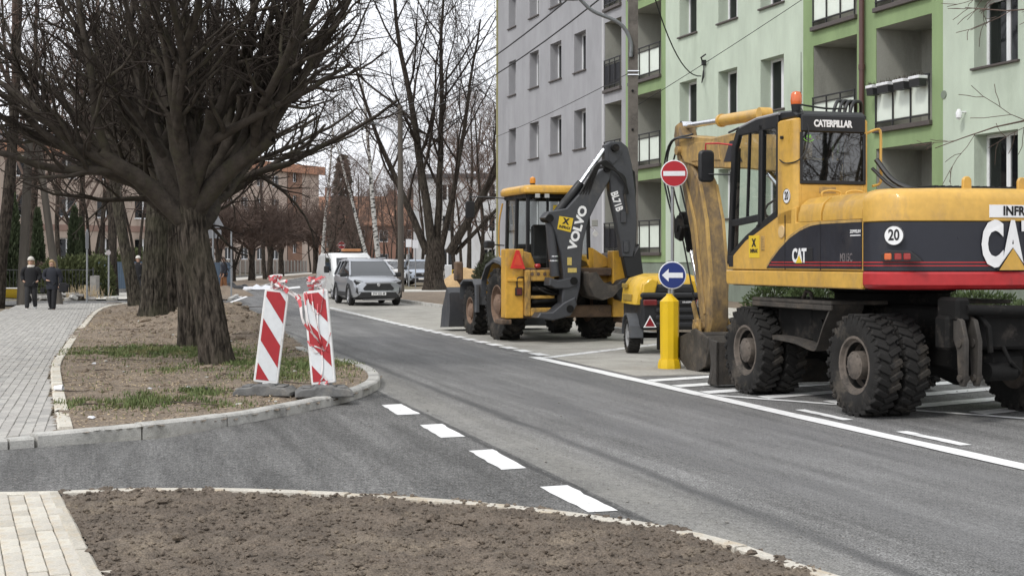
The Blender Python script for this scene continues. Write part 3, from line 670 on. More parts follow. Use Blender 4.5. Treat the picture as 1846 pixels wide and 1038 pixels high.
# flower boxes on the right-hand balcony
y0, y1 = logs[0]; bxm = mat('planter_black', (.02, .02, .022), .5); bxw = mat('planter_white', (.75, .76, .78), .5)
for i, (t0, t1) in enumerate(((.02, .14), (.22, .42), (.52, .70), (.8, .97))):
    ya, yb = y1 - (y1 - y0) * t1, y1 - (y1 - y0) * t0; c = P0 + Matrix.Rotation(FA, 3, 'Z') @ Vector((-.19, (ya + yb) / 2, 5.42)); w2 = (yb - ya) / 2
    t = thing('flower_box', 'black white-rimmed planter box on the balcony railing, %s from the brown downpipe' % ('first', 'second', 'third', 'fourth')[i], 'planter', c, FA, 'planters on the balcony railing')
    MB().prism([(-.09, 0), (.09, 0), (.11, .16), (-.11, .16)], -w2, w2, 'y', .008).build('trough', bxm, t); MB().box(-.125, .125, -w2 - .01, w2 + .01, .161, .23, .01).build('rim', bxw, t)
    b = MB(); rr = random.Random(i)
    for k in range(30): x, y = rr.uniform(-.07, .07), rr.uniform(-w2, w2); b.tube([(x, y, .2), (x + rr.uniform(-.05, .05), y + rr.uniform(-.05, .05), .2 + rr.uniform(.05, .14))], [.008, .003], 3, False)
    b.build('dry_stems', mat('twig', (.07, .055, .045), .9), t, 0)

# grey block, same front line
grey = thing('apartment_block', 'grey rendered apartment block with bare tree branches in front of its end', 'building', P0, FA)
g1, g2 = fa(1085), fa(897); gops = []
gw = [(fa(1056), fa(1035)), (fa(1012), fa(992)), (fa(971), fa(954.6)), (fa(930), fa(917))]
for z in ROWS: gops += [(a, c, z + .05, z + .05 + WH, .34) for a, c in gw]
gl = [(GE + .35, g1 - .25)]
for y0, y1 in gl: gops += [(y0, y1, z0, z1, .02) for z0, z1 in LOGZ]
wall_sheet(grey, GE, g1, 1.2, HT, gops, M_GREY, 'balcony_bay', x=-.002); wall_sheet(grey, g1, g2, 1.2, HT, gops, M_GREY, 'wall')
MB().box(.03, .3, GE, g2, -.3, 1.21).build('plinth', M_DGREY, grey, 0)
for z in ROWS:
    for a, c in gw: window(grey, a, c, z + .05, z + .05 + WH, depth=.34)
for z0, z1 in LOGZ: loggia(grey, gl[0][0], gl[0][1], z0, z1, M_GREY, 3, None)
shell(grey, GE, g2, 11, HT, M_GREY)
MB().box(-.06, .06, g2 - .06, g2 + .02, 0, HT, .01).build('corner_strip', mat('corner_strip', (.3, .28, .14), .7), grey)
MB().box(-.02, .1, g1 - .16, g1 - .02, 1.2, HT, .02).build('pilaster', wall_mat('render_pale_grey', (.5, .5, .51), (.45, .45, .45)), grey)

# long pinkish school behind the garden fence
school = thing('school_building', 'pinkish beige three storey house with orange brown roof edge behind the gardens', 'building', (-26.3, 104.06, 0), math.atan2(.714, -.70))
sops = []; cols = [1.2 + 3.05 * i for i in range(20)]; SL = 64
for z in (1.75, 4.75, 7.55):
    for y in cols: sops.append((y, y + 1.5, z, z + 1.5, .15))
wall_sheet(school, 0, SL, 0, 9.6, sops, M_PINK)
for o in sops: window(school, o[0], o[1], o[2], o[3], depth=.15, sill=M_PVC, mull=o[1] - o[0] > 1, curtain=False)
shell(school, 0, SL, 14, 9.6, M_PINK)
MB().box(-.42, -.36, -.4, SL, 9.25, 9.95, .02).build('fascia', M_FASC, school); MB().box(-.05, -.01, .1, SL, 3.75, 4.2, .01).build('string_band', wall_mat('render_rose', (.3, .2, .165), (.25, .16, .13)), school)
MB().box(3, 7, 5, 12, 9.9, 11.2, .05).build('roof_housing', M_DGREY, school); 
# tall block at the bend, seen between the round-headed trees
fb = thing('far_apartment_block', 'pale pinkish four storey block with brown stair panel beyond the round-headed trees', 'building', (-28.3, 200, 0), math.atan2(.462, -.886))
fo = []; FZ = (1.8, 5.2, 8.6, 11.9)
for z in FZ:
    fo += [(y, y + 1.5, z, z + 1.6, .18) for y in [9.5 + 3.4 * i for i in range(11)]]; fo.append((5.4, 6.4, z + .9, z + 2.3, .18))
wall_sheet(fb, 0, 4.2, 0, 14.6, fo, M_PINK); wall_sheet(fb, 4.2, 7.6, 0, 14.6, fo, M_BRN, 'stair_panel', x=-.08); wall_sheet(fb, 7.6, 48, 0, 14.6, fo, M_PINK)
for o in fo: window(fb, o[0], o[1], o[2], o[3], depth=.18, sill=M_PVC, curtain=False)
shell(fb, 0, 48, 14, 14.6, M_PINK, over=.6); MB().box(-.7, -.62, -.6, 48, 14.1, 15.3, .02).build('fascia', M_FASC, fb); MB().box(4, 8, 9, 17, 14.9, 17, .05).build('roof_housing', M_DGREY, fb)
# houses beyond the bend
def far_house(name, label, loc, rz, L, D, H, m, rows, ncol, gable=True, roofm=M_TILE):
    h = thing(name, label, 'building', loc, rz); ops_ = [(1 + i * (L - 1) / ncol, 2.2 + i * (L - 1) / ncol, z, z + 1.4, .12) for z in rows for i in range(ncol)]
    wall_sheet(h, 0, L, 0, H, ops_, m)
    for o in ops_: window(h, *o[:4], depth=.12, sill=None, curtain=False)
    b = MB(); b.add([(0, 0, 0), (D, 0, 0), (D, 0, H), (0, 0, H)], [(0, 1, 2, 3)]); b.add([(0, L, 0), (D, L, 0), (D, L, H), (0, L, H)], [(0, 1, 2, 3)]); b.add([(D, 0, 0), (D, L, 0), (D, L, H), (D, 0, H)], [(0, 1, 2, 3)]); b.build('side_walls', m, h, 0)
    r = MB()
    if gable: r.prism([(-.5, H - .1), (D / 2, H + D * .32), (D + .5, H - .1), (D + .5, H - .3), (D / 2, H + D * .32 - .25), (-.5, H - .3)], -.4, L + .4, 'y')
    else: r.box(-.3, D + .3, -.3, L + .3, H, H + .35, .03)
    ro = r.build('roof', roofm, h)
    if gable:
        MB().prism([(0, H), (D / 2, H + D * .3), (D, H)], 0, .02, 'y').build('gable', m, h, 0); MB().box(D * .4, D * .4 + .7, L * .6, L * .6 + .9, H + D * .2, H + D * .45, .03).build('chimney', M_BRICK, ro)
    return h
far_house('brick_house', 'red brick house with orange tiled roof far behind the parked vehicles', (-8, 158, 0), R(70), 13, 9, 6, M_BRICK, (1, 3.8), 4)
far_house('brick_house', 'dark red brick building where the road bends out of sight', (-19, 232, 0), R(85), 22, 12, 9, M_BRICK, (1.2, 4, 6.8), 6)
far_house('white_house', 'pale grey white block beyond the sand heap and trees', (6.5, 112, 0), R(80), 15, 10, 8.5, M_WHT, (1.2, 4, 6.6), 4, gable=False, roofm=M_ROOF)
far_house('terracotta_house', 'low terracotta coloured house behind the white block', (4, 165, 0), R(80), 14, 9, 5.5, M_TILE, (1.2,), 4)
far_house('far_white_block', 'pale flat roofed block in the far distance between trees', (-34, 330, 0), R(75), 40, 12, 11, M_WHT, (1.2, 4, 6.8), 10, gable=False, roofm=M_ROOF)
# ================================================================ trees and plants
def bark_mat(name, c, c2, ridge=1.0):
    m = bpy.data.materials.new(name); m.use_nodes = True; nt = m.node_tree; L = nt.links; b = nt.nodes['Principled BSDF']
    t = nn(nt, 'ShaderNodeTexCoord'); mp_ = nn(nt, 'ShaderNodeMapping', Scale=(7.5, 7.5, 2.0)); L.new(t.outputs['Object'], mp_.inputs['Vector'])
    n1 = nn(nt, 'ShaderNodeTexNoise', Scale=2.2, Detail=7.0, Roughness=.65); L.new(mp_.outputs[0], n1.inputs['Vector'])
    n2 = nn(nt, 'ShaderNodeTexNoise', Scale=1.3, Detail=4.0); L.new(t.outputs['Object'], n2.inputs['Vector'])
    cr_ = nn(nt, 'ShaderNodeValToRGB'); e = cr_.color_ramp.elements; e[0].position = .4; e[0].color = c4([q * .16 for q in c]); e[1].position = .68; e[1].color = c4(c); L.new(n1.outputs['Fac'], cr_.inputs['Fac'])
    mm = nn(nt, 'ShaderNodeMix', data_type='RGBA'); mm.inputs[7].default_value = c4(c2); r = nn(nt, 'ShaderNodeMapRange'); L.new(n2.outputs['Fac'], r.inputs['Value'])
    for k, v in zip(('From Min', 'From Max', 'To Min', 'To Max'), (.45, .7, 0, .6)): r.inputs[k].default_value = v
    L.new(r.outputs[0], mm.inputs[0]); L.new(cr_.outputs['Color'], mm.inputs[6]); L.new(mm.outputs[2], b.inputs['Base Color'])
    b.inputs['Roughness'].default_value = .95; b.inputs['Specular IOR Level'].default_value = .15
    bp = nn(nt, 'ShaderNodeBump', Strength=1.0 * ridge, Distance=.06); L.new(n1.outputs['Fac'], bp.inputs['Height']); L.new(bp.outputs[0], b.inputs['Normal'])
    return m
M_BARK = bark_mat('bark_dark', (.135, .113, .092), (.085, .078, .054)); M_BARKG = bark_mat('bark_mossy', (.115, .1, .08), (.08, .077, .05)); M_BARKB = bark_mat('bark_brown', (.095, .078, .064), (.07, .062, .05))
M_TWIG = mat('twig_brown', (.042, .034, .029), .95, var=.3, scale=3, spec=.15); M_TWIGR = mat('twig_reddish', (.13, .095, .08), .95, var=.3, scale=2, spec=.15); M_LIMB = mat('limb_bark', (.056, .047, .039), .95, var=.4, scale=6, c2=(.065, .06, .04), amt=.4, bump=.6, bscale=25, spec=.15)
def birch_mat():
    m = bpy.data.materials.new('bark_birch'); m.use_nodes = True; nt = m.node_tree; L = nt.links; b = nt.nodes['Principled BSDF']
    t = nn(nt, 'ShaderNodeTexCoord'); mp_ = nn(nt, 'ShaderNodeMapping', Scale=(2, 2, 4.5)); L.new(t.outputs['Object'], mp_.inputs['Vector'])
    n1 = nn(nt, 'ShaderNodeTexNoise', Scale=1.6, Detail=5.0); L.new(mp_.outputs[0], n1.inputs['Vector'])
    cr_ = nn(nt, 'ShaderNodeValToRGB'); e = cr_.color_ramp.elements; e[0].position = .42; e[0].color = (.03, .028, .025, 1); e[1].position = .5; e[1].color = (.5, .49, .46, 1)
    L.new(n1.outputs['Fac'], cr_.inputs['Fac']); L.new(cr_.outputs['Color'], b.inputs['Base Color']); b.inputs['Roughness'].default_value = .8
    return m
M_BIRCH = birch_mat()
def rdir(rg):
    while True:
        v = Vector((rg.uniform(-1, 1), rg.uniform(-1, 1), rg.uniform(-1, 1)))
        if .05 < v.length < 1: return v.normalized()
def grow(bt, p, d, r, L, lev, C, rg):
    """one branch as a tapering bent tube, then its side branches; bt[lev] is the builder of that level"""
    n = C['seg'][lev]; pts = [p.copy()]; rs = [r]; d = d.normalized(); q = p.copy(); e = C['end'][lev]
    for i in range(n):
        d = (d + rdir(rg) * C['jit'][lev] + Vector((0, 0, C['up'][lev]))).normalized(); q = q + d * (L / n); pts.append(q.copy()); rs.append(max(C['rmin'], r * (1 - (1 - e) * (i + 1) / n)))
    bt[lev].tube(pts, rs, C['sides'][lev], caps=False)
    if lev + 1 >= len(C['seg']): return
    k = C['n'][lev + 1]; k = max(1, int(round(k * rg.uniform(.75, 1.25))))
    for i in range(k):
        t = C['from'][lev + 1] + (1 - C['from'][lev + 1]) * (i + rg.random()) / k; f = t * n; j = min(n - 1, int(f)); a = pts[j].lerp(pts[j + 1], f - j); dd = (pts[j + 1] - pts[j]).normalized()
        ax = dd.cross(rdir(rg)); ax = ax.normalized() if ax.length > .01 else dd.orthogonal().normalized()
        nd = Matrix.Rotation(R(rg.gauss(C['ang'][lev + 1], 10)), 3, ax) @ dd
        rr = (rs[j] + (rs[j + 1] - rs[j]) * (f - j)) * C['rf'][lev + 1]
        grow(bt, a, nd, max(C['rmin'], rr), L * C['lf'][lev + 1] * rg.uniform(.65, 1.25) * (1.15 - .5 * t), lev + 1, C, rg)
def trunk_mesh(b, path, radii, n=36, rows=40, ridge=.07, flare=.25, rg=None):
    """a trunk with standing bark ridges"""
    P = catmull(path, 8); k = len(P); rings = []
    for i in range(rows + 1):
        f = i / rows * (k - 1); j = min(k - 2, int(f)); c = P[j].lerp(P[j + 1], f - j); g = i / rows * (len(radii) - 1); h = min(len(radii) - 2, int(g)); r = radii[h] + (radii[h + 1] - radii[h]) * (g - h)
        r *= 1 + flare * math.exp(-i / rows * 9); ring = []
        for s in range(n):
            a = 2 * math.pi * s / n; w_ = noise.noise(Vector((math.cos(a) * 7.5, math.sin(a) * 7.5, c.z * 1.1))); w2 = noise.noise(Vector((math.cos(a) * 1.2, math.sin(a) * 1.2, c.z * .7 + 5)))
            rr = r * (1 + ridge * (1 - 2.2 * abs(w_)) + .1 * w2 + flare * .6 * math.exp(-i / rows * 10) * math.cos(a * 5 + 1)); ring.append(c + Vector((math.cos(a) * rr, math.sin(a) * rr, 0)))
        rings.append(ring)
    b.loft(rings, caps=True)
# ---- umbrella crown of the old robinias on the island: many twisting limbs out of one head
ROB = dict(seg=[5, 8, 6, 4, 3], end=[.7, .3, .35, .4, .5], jit=[.22, .2, .26, .3, .3], up=[.03, .07, .07, .05, .03], rmin=.0045, sides=[9, 8, 5, 4, 3], n=[0, 4, 9, 6, 3], ang=[0, 27, 38, 38, 38], lf=[1, 2.9, .4, .5, .5], rf=[1, .66, .58, .58, .55])
ROB['from'] = [0, .4, .12, .15, .1]
def umbrella_crown(rg, C, limbs, length, r0, spread=(26, 82), head=.28, rot=0.0):
    bt = [MB() for _ in C['seg']]
    for i in range(limbs):
        az = 2 * math.pi * (i + rg.uniform(-.3, .3)) / limbs * 2.618; el = R(spread[0] + (spread[1] - spread[0]) * ((i * .618) % 1) ** 1.25)
        el = max(el, R(27 + 26 * max(0, math.cos(az + rot))))
        d = Vector((math.cos(az) * math.cos(el), math.sin(az) * math.cos(el), math.sin(el))); st = Vector((d.x, d.y, 0)) * head * .42 + Vector((0, 0, rg.uniform(-.5, .0) if el < R(50) else rg.uniform(-.25, .05)))
        grow(bt, st, d, r0 * rg.uniform(.65, 1.15), length * rg.uniform(.8, 1.12), 0, C, rg)
    thick = MB(); thin = MB()
    for l, x in enumerate(bt): (thick if l < len(bt) - 2 else thin).add(x.v, x.f)
    return thick, thin
rg = random.Random(8)
th, tn = umbrella_crown(rg, ROB, 12, 1.5, .15, (20, 78), rot=.4)
ROB_TH, ROB_TN = th.mesh('crown', M_LIMB, 179, fix=False), tn.mesh('twigs', M_TWIG, 179, fix=False)
ROB2 = dict(ROB, n=[0, 4, 7, 4, 3]); th, tn = umbrella_crown(random.Random(44), ROB2, 9, 1.5, .13, (44, 82), rot=.3)
ROB2_TH, ROB2_TN = th.mesh('crown', M_LIMB, 179, fix=False), tn.mesh('twigs', M_TWIG, 179, fix=False)
def robinia(base, path, radii, label, crown_rz=0.0, sc=1.0, barkm=None, group=None, head_z=.02):
    t = thing('robinia_tree', label, 'tree', base, 0, group); b = MB(); trunk_mesh(b, path, radii, n=110, rows=60, ridge=.1); b.build('trunk', barkm or M_BARK, t, 60)
    hp = Vector(path[-1]); c = obj('crown', ROB_TH if sc == 1 else ROB2_TH, t); c.location = hp + Vector((0, 0, head_z)); c.rotation_euler = (0, 0, crown_rz); c.scale = (sc,) * 3; obj('twigs', ROB_TN if sc == 1 else ROB2_TN, c)
    return t
robinia(G(396, 668), [(0, 0, -.1), (-.1, 0, .6), (-.22, .03, 1.2), (-.36, .03, 1.75), (-.43, 0, 2.38)], [.225, .215, .21, .22, .2], 'thick leaning tree with ridged dark bark and dense bare umbrella crown beside the striped barriers', .4)
robinia(G(345, 638), [(0, 0, -.1), (-.03, 0, .8), (-.08, .02, 1.6), (-.1, 0, 2.3)], [.2, .18, .18, .24], 'slimmer bare tree growing just behind the thick leaning tree on the island', .1, .95)
robinia(G(278, 576), [(0, 0, -.1), (.0, 0, 1), (.02, .03, 2.0), (.1, 0, 3.3)], [.36, .31, .3, .26], 'broad old bare tree trunk beside the paved footpath, its crown merging with the others', .75, 1.2, M_BARKG)
robinia(G(314, 573), [(0, 0, -.1), (-.03, 0, 1), (.0, .03, 2.2), (-.1, 0, 3.6)], [.25, .22, .21, .2], 'upright bare tree trunk standing against the broad old trunk on the island', .25, 1.05, M_BARK)

# ---- taller bare trees
BARE = dict(seg=[9, 7, 5, 4, 3], end=[.25, .25, .3, .4, .5], jit=[.09, .14, .2, .24, .26], up=[.05, .05, .03, .0, -.02], rmin=.0075, sides=[8, 6, 4, 3, 3], n=[0, 9, 6, 5, 4], ang=[0, 42, 40, 40, 40], lf=[1, .5, .5, .5, .5], rf=[1, .5, .5, .5, .55])
BARE['from'] = [0, .25, .2, .15, .1]
def bare_variant(seed, C, h, r, stems=1, spread=18, name='bare'):
    g = random.Random(seed); bt = [MB() for _ in C['seg']]
    for s in range(stems):
        az = 2 * math.pi * (s + g.random() * .5) / max(1, stems); tl = R(0 if stems == 1 else spread * g.uniform(.5, 1.25)); d = Vector((math.sin(tl) * math.cos(az), math.sin(tl) * math.sin(az), math.cos(tl)))
        st = Vector((0, 0, -.1)) if stems == 1 else Vector((d.x * .3, d.y * .3, .9 + .3 * g.random())); grow(bt, st, d, r * (1 if stems == 1 else g.uniform(.5, .8)), h * g.uniform(.85, 1.05), 0, C, g)
    if stems > 1: trunk_mesh(bt[0], [(0, 0, -.1), (.02, 0, .6), (0, .02, 1.1), (0, 0, 1.7)], [r * 1.25, r * 1.1, r * 1.15, r * .8], n=20, rows=14)
    tr, cr_ = MB(), MB()
    for l, x in enumerate(bt): (tr if l == 0 else cr_).add(x.v, x.f)
    return tr, cr_
VAR = []
for sd_, h, r, kw in ((1, 14, .2, {}), (2, 16, .24, {}), (3, 12, .16, {}), (4, 11, .17, dict(stems=3, spread=20))):
    tr, cr_ = bare_variant(sd_, BARE, h, r, **kw); VAR.append((tr, cr_))
BARE_M = [(a.mesh('trunk', M_BARKB, 60, fix=False), b.mesh('crown', M_TWIGR, 179, fix=False)) for a, b in VAR]
def bare_tree(v, loc, label, rz=0, sc=1.0, group=None, name='bare_tree', lean=None):
    t = thing(name, label, 'tree', loc, rz, group); t.scale = (sc,) * 3
    if lean: t.rotation_euler = (lean[0], lean[1], rz)
    obj('trunk', BARE_M[v][0], t); obj('crown', BARE_M[v][1], t); return t
# the big many-stemmed tree before the grey block
BIGC = dict(BARE, n=[0, 9, 6, 5, 3], rmin=.009, jit=[.08, .16, .2, .24, .26], seg=[11, 8, 5, 4, 3]); BIGC['from'] = [0, .22, .15, .12, .1]
b0, b1 = MB(), MB(); g = random.Random(5); bt = [MB() for _ in range(5)]
BT = G(784, 522)
for dx, dz, r, h in ((-.42, 1.0, .22, 11), (-.1, 1.0, .27, 15.5), (.1, 1.0, .22, 15), (.8, 1.0, .26, 12), (.28, 1.0, .18, 13), (1.1, 1.0, .13, 9)):
    grow(bt, Vector((dx * 1.0, g.uniform(-.2, .2), 2.0)), Vector((dx * .8, g.uniform(-.25, .25), dz)), r, h, 0, BIGC, g)
trunk_mesh(bt[0], [(0, 0, -.15), (-.05, 0, .8), (.03, 0, 1.7), (.05, 0, 2.9)], [.6, .5, .55, .42], n=40, rows=22)
big = thing('bare_tree', 'large dark many-stemmed bare tree in front of the grey block end', 'tree', BT)
b0.add(bt[0].v, bt[0].f).build('trunk', M_BARKB, big, 60, fix=False)
for l in bt[1:]: b1.add(l.v, l.f)
b1.build('crown', M_TWIG, big, 179, fix=False)
# row of small round-headed trees along the bend
PC = dict(ROB, seg=[6, 4, 3], end=[.3, .35, .5], jit=[.2, .25, .3], up=[.05, .04, .02], rmin=.014, sides=[5, 4, 3], n=[0, 11, 9], ang=[0, 34, 36], lf=[1, .5, .5], rf=[1, .5, .5]); PC['from'] = [0, .2, .1]
th, tn = umbrella_crown(random.Random(31), PC, 26, 3.1, .075, (22, 80), .2); PB = MB(); trunk_mesh(PB, [(0, 0, -.1), (.02, 0, .9), (-.04, 0, 1.7), (0, 0, 2.4)], [.24, .2, .19, .26], n=14, rows=12)
PM = (PB.mesh('trunk', M_BARKB, 60), th.add(tn.v, tn.f).mesh('crown', M_TWIGR, 179, fix=False))
for i, (x, y, sc) in enumerate(((395, 513, 1.0), (454, 509, 1.05), (487, 502, 1.25), (507, 499.5, 1.2), (569, 494, 1.5))):
    lab = ('small round-headed bare tree by the soil heap at the side street', 'small round-headed bare tree nearest the soil heap along the bend', 'small round-headed bare tree before the wire fence, left of a close pair', 'small round-headed bare tree before the wire fence, right of a close pair', 'round-headed bare tree beside the end of the far wire fence')[i]
    t = thing('round_headed_tree', lab, 'tree', G(x, y), i * 1.9, 'round-headed trees along the bend'); t.scale = (sc,) * 3; obj('trunk', PM[0], t); c = obj('crown', PM[1], t); c.location = (0, 0, 2.35)
# birches: white trunks, hanging twigs
BIR = dict(seg=[10, 6, 5, 5], end=[.2, .3, .4, .5], jit=[.05, .16, .16, .1], up=[.02, .02, -.12, -.3], rmin=.008, sides=[8, 5, 3, 3], n=[0, 13, 6, 6], ang=[0, 45, 45, 40], lf=[1, .3, .6, .75], rf=[1, .4, .5, .6]); BIR['from'] = [0, .35, .2, .1]
g = random.Random(9); bt = [MB() for _ in range(4)]; grow(bt, Vector((0, 0, -.1)), Vector((0, 0, 1)), .21, 17, 0, BIR, g)
c_ = MB()
for l in bt[1:]: c_.add(l.v, l.f)
BRM = (bt[0].mesh('trunk', M_BIRCH, 60, fix=False), c_.mesh('crown', M_TWIGR, 179, fix=False))
for x, Y, lean, sc, lab in ((688, 96, R(-7), 1.0, 'white-barked birch leaning above the silver car'), (676, 98, R(-17), .75, 'thin white birch stem bending away from the leaning birch'), (797, 88, R(-2), 1.05, 'tall straight white birch behind the many-stemmed tree'), (580, 150, R(3), 1.1, 'distant birch with hanging twigs over the bend of the road')):
    t = thing('birch_tree', lab, 'tree', ((x - CX) * Y / F, Y, 0)); t.rotation_euler = (0, lean, x); t.rotation_euler = (0, lean, 0); t.scale = (sc,) * 3; obj('trunk', BRM[0], t); c = obj('crown', BRM[1], t); c.rotation_euler = (0, 0, 0)
# scattered bare trees in the park and gardens
r_ = random.Random(77)
PARK = [(600, 120, 2, .8, 'thin young bare tree beside the far wire fence end'), (640, 140, 0, .72, 'slender bare tree right behind the white van'), (655, 165, 2, 1.0, 'thin bare tree between the van and the leaning birch'), (712, 112, 2, .8, 'thin bare tree just before the dark lamp pole'), (738, 125, 3, .85, 'bare tree forking into three stems past the lamp pole'), (760, 105, 2, .85, 'thin bare tree close beside the many-stemmed tree'), (820, 100, 2, 1.0, 'thin bare tree between the big tree and yellow barrier'), (842, 92, 0, .8, 'slender bare tree behind the sand heap'), (866, 84, 2, .9, 'thin bare tree near the rounded shrub'), (884, 98, 3, .9, 'bare forking tree beside the grey block corner'), (745, 170, 0, .8, 'slender bare tree before the brick house'), (700, 190, 0, .85, 'far slender bare tree beyond the leaning birch'), (622, 200, 0, .9, 'far slender bare tree beyond the no entry sign'), (560, 190, 2, .95, 'far thin bare tree past the school corner'), (528, 215, 0, .8, 'far slender bare tree rising over the school roof'), (662, 250, 1, 1.0, 'very far spreading bare tree over the dark red building'), (795, 150, 0, .85, 'slender bare tree behind the straight birch'), (850, 140, 1, .95, 'tall spreading bare tree behind the white block'), (590, 270, 0, 1.1, 'very far bare tree where the road disappears'), (775, 235, 1, 1.0, 'very far spreading bare tree behind the brick roof'), (905, 120, 1, 1.0, 'spreading bare tree hidden partly by the grey block'),
        (582, 128, 3, .55, 'small forking bare tree at the end of the wire fence'), (608, 150, 3, .7, 'small forking bare tree left of the spruce'), (634, 120, 2, .62, 'small thin bare tree above the van roof'), (648, 112, 3, .55, 'small forking bare tree between van and car'), (668, 125, 3, .68, 'small forking bare tree behind the silver car'), (690, 135, 2, .75, 'small thin bare tree behind the birch foot'), (706, 150, 3, .8, 'forking bare tree before the brick gable'), (728, 140, 2, .85, 'thin bare tree behind the lamp pole'), (752, 118, 3, .7, 'small forking bare tree by the white sign posts'), (815, 122, 3, .8, 'forking bare tree before the white block'), (832, 108, 2, .85, 'thin bare tree above the yellow barrier')]
for i, (x, Y, v, sc, lab) in enumerate(PARK): bare_tree(v, ((x - CX) * Y / F, Y, 0), lab, r_.uniform(0, 6.3), sc * r_.uniform(.92, 1.05), 'bare trees of the park')
GARD = [(205, 62, 1, 1.0, 'tall bare tree leaning beside the blue sheet fence', (0, R(-7))), (140, 70, 0, 1.0, 'tall bare garden tree behind the clipped evergreens', None), (162, 66, 3, .9, 'low forking bare garden tree in front of the school windows', None), (182, 72, 2, 1.0, 'thin bare garden tree beside the school wall', None), (60, 74, 1, 1.0, 'spreading bare garden tree behind the wooden pole', None), (15, 66, 0, 1.0, 'bare tree standing among the clipped evergreens', None), (250, 78, 3, 1.0, 'forking bare tree behind the broad old trunk', None), (478, 108, 0, .9, 'slender bare tree in front of the brown stair panel', None), (350, 92, 1, .9, 'spreading bare tree before the middle of the school', None), (420, 100, 3, 1.0, 'low forking bare tree before the school end', None), (110, 84, 2, 1.1, 'thin bare tree close to the school wall', None), (-4, 47, 1, 1.0, 'thick bare tree at the edge of the footpath before the gardens', None)]
for i, (x, Y, v, sc, lab, ln) in enumerate(GARD): bare_tree(v, ((x - CX) * Y / F, Y, 0), lab, r_.uniform(0, 6.3) if not ln else 0, sc, 'bare garden trees', lean=ln)
g4 = thing('leaning_tree', 'mossy leaning tree trunk crossing in front of the blue sheet fence', 'tree', G(250, 556)); b = MB(); trunk_mesh(b, [(0, 0, -.1), (-.35, 0, 1.5), (-.75, .1, 3.6), (-1.0, .2, 6), (-1.0, .3, 9)], [.24, .2, .17, .14, .1], n=18, rows=30); b.build('trunk', M_BARKG, g4, 60); c = obj('crown', BARE_M[2][1], g4); c.location = (-.9, .2, 3.4); c.scale = (.75,) * 3
# trees behind the camera and beside the machines: they show in the cab glass and one reaches in at the top right
for x, y, v, sc, lab in ((15.5, 4.5, 3, .62, 'low forking bare tree on the verge across from the excavator'), (18.5, .5, 3, .75, 'wide forking bare tree further along the verge'), (21, 5, 1, .6, 'spreading bare tree on the lawn beyond the verge'), (17.5, 7.5, 2, .7, 'thin bare tree on the lawn beside the forking one'), (23.5, -2, 0, .8, 'tall bare tree at the back of the lawn'), (-3, -10, 0, 1.0, 'bare tree at the corner of the side road behind the viewer')):
    bare_tree(v, (x, y, 0), lab, r_.uniform(0, 6), sc, 'bare trees behind the viewer')
bare_tree(2, (10.9, 24.2, .1), 'thin bare tree whose twigs reach in front of the light green wall', 2.0, .95, 'bare trees by the houses')

# ---- evergreens
M_THUJA = mat('thuja_foliage', (.05, .068, .03), .85, var=.45, scale=3, c2=(.075, .07, .03), amt=.3); M_SPRUCE = mat('spruce_foliage', (.075, .066, .05), .9, var=.4, scale=2); M_HEDGE = mat('hedge_foliage', (.085, .1, .038), .85, var=.4, scale=4); M_SHRUB = mat('shrub_foliage', (.06, .09, .03), .75, var=.4, scale=5, c2=(.1, .13, .05), amt=.3)
def sprays(n, f, size, rg, up=.6):
    b = MB()
    for _ in range(n):
        p, nrm = f(rg); d = (nrm + rdir(rg) * .5 + Vector((0, 0, up))).normalized(); s = d.cross(rdir(rg)).normalized() * size * rg.uniform(.3, .6); l = size * rg.uniform(.7, 1.5)
        b.add([p - s, p + s, p + d * l + s * .4, p + d * l * 1.3 - s * .2], [(0, 1, 2, 3)])
    return b
def cone_pt(h, r, bulge=.35):
    def f(rg):
        z = rg.random() ** 1.15; rr = r * min(1, (1 - z) ** .65 * 1.1) * (.9 if z > .1 else .75 + z) * (.8 + .2 * noise.noise(Vector((z * 6, rg.random() * 3, 0)))) * math.sqrt(rg.uniform(.45, 1)); a = rg.uniform(0, 6.283)
        rr *= 1 + .12 * math.sin(a * 3 + z * 7); return Vector((math.cos(a) * rr, math.sin(a) * rr, z * h)), Vector((math.cos(a), math.sin(a), .2))
    return f
TH = [sprays(4200, cone_pt(1, .26), .045, random.Random(s), .9).mesh('crown', M_THUJA, 0, fix=False) for s in (1, 2)]; TST = MB().cyl((0, 0, -.02), (0, 0, .8), .03, .01, 6).mesh('trunk', M_BARKB)
for i, (x, Y, h, w_, lab) in enumerate(((20, 60, 4.4, 1.6, 'broad dark clipped evergreen beside the footpath garden'), (68, 63, 3.9, 1.15, 'narrow clipped evergreen between the wooden pole and its strut'), (134, 64, 4.0, 1.25, 'tall clipped evergreen standing before the school windows'), (-25, 62, 4.6, 1.5, 'clipped evergreen at the garden edge'), (146, 67, 3.6, 1.0, 'shorter evergreen leaning on the tall clipped one'))):
    t = thing('thuja_tree', lab, 'tree', ((x - CX) * Y / F, Y, 0), i * 1.3, 'clipped evergreens in the gardens'); t.scale = (h * w_ * .42, h * w_ * .42, h); obj('crown', TH[i % 2], t); obj('trunk', TST, t)
SP = sprays(2600, cone_pt(1, .17), .03, random.Random(4), -.5).mesh('crown', M_SPRUCE, 0, fix=False)
for x, Y, h, lab in ((618, 160, 14, 'tall ragged spruce behind the white van'), (742, 175, 11, 'dark spruce deep in the park')):
    t = thing('spruce_tree', lab, 'tree', ((x - CX) * Y / F, Y, 0), x); t.scale = (h, h, h); obj('crown', SP, t); obj('trunk', TST, t)
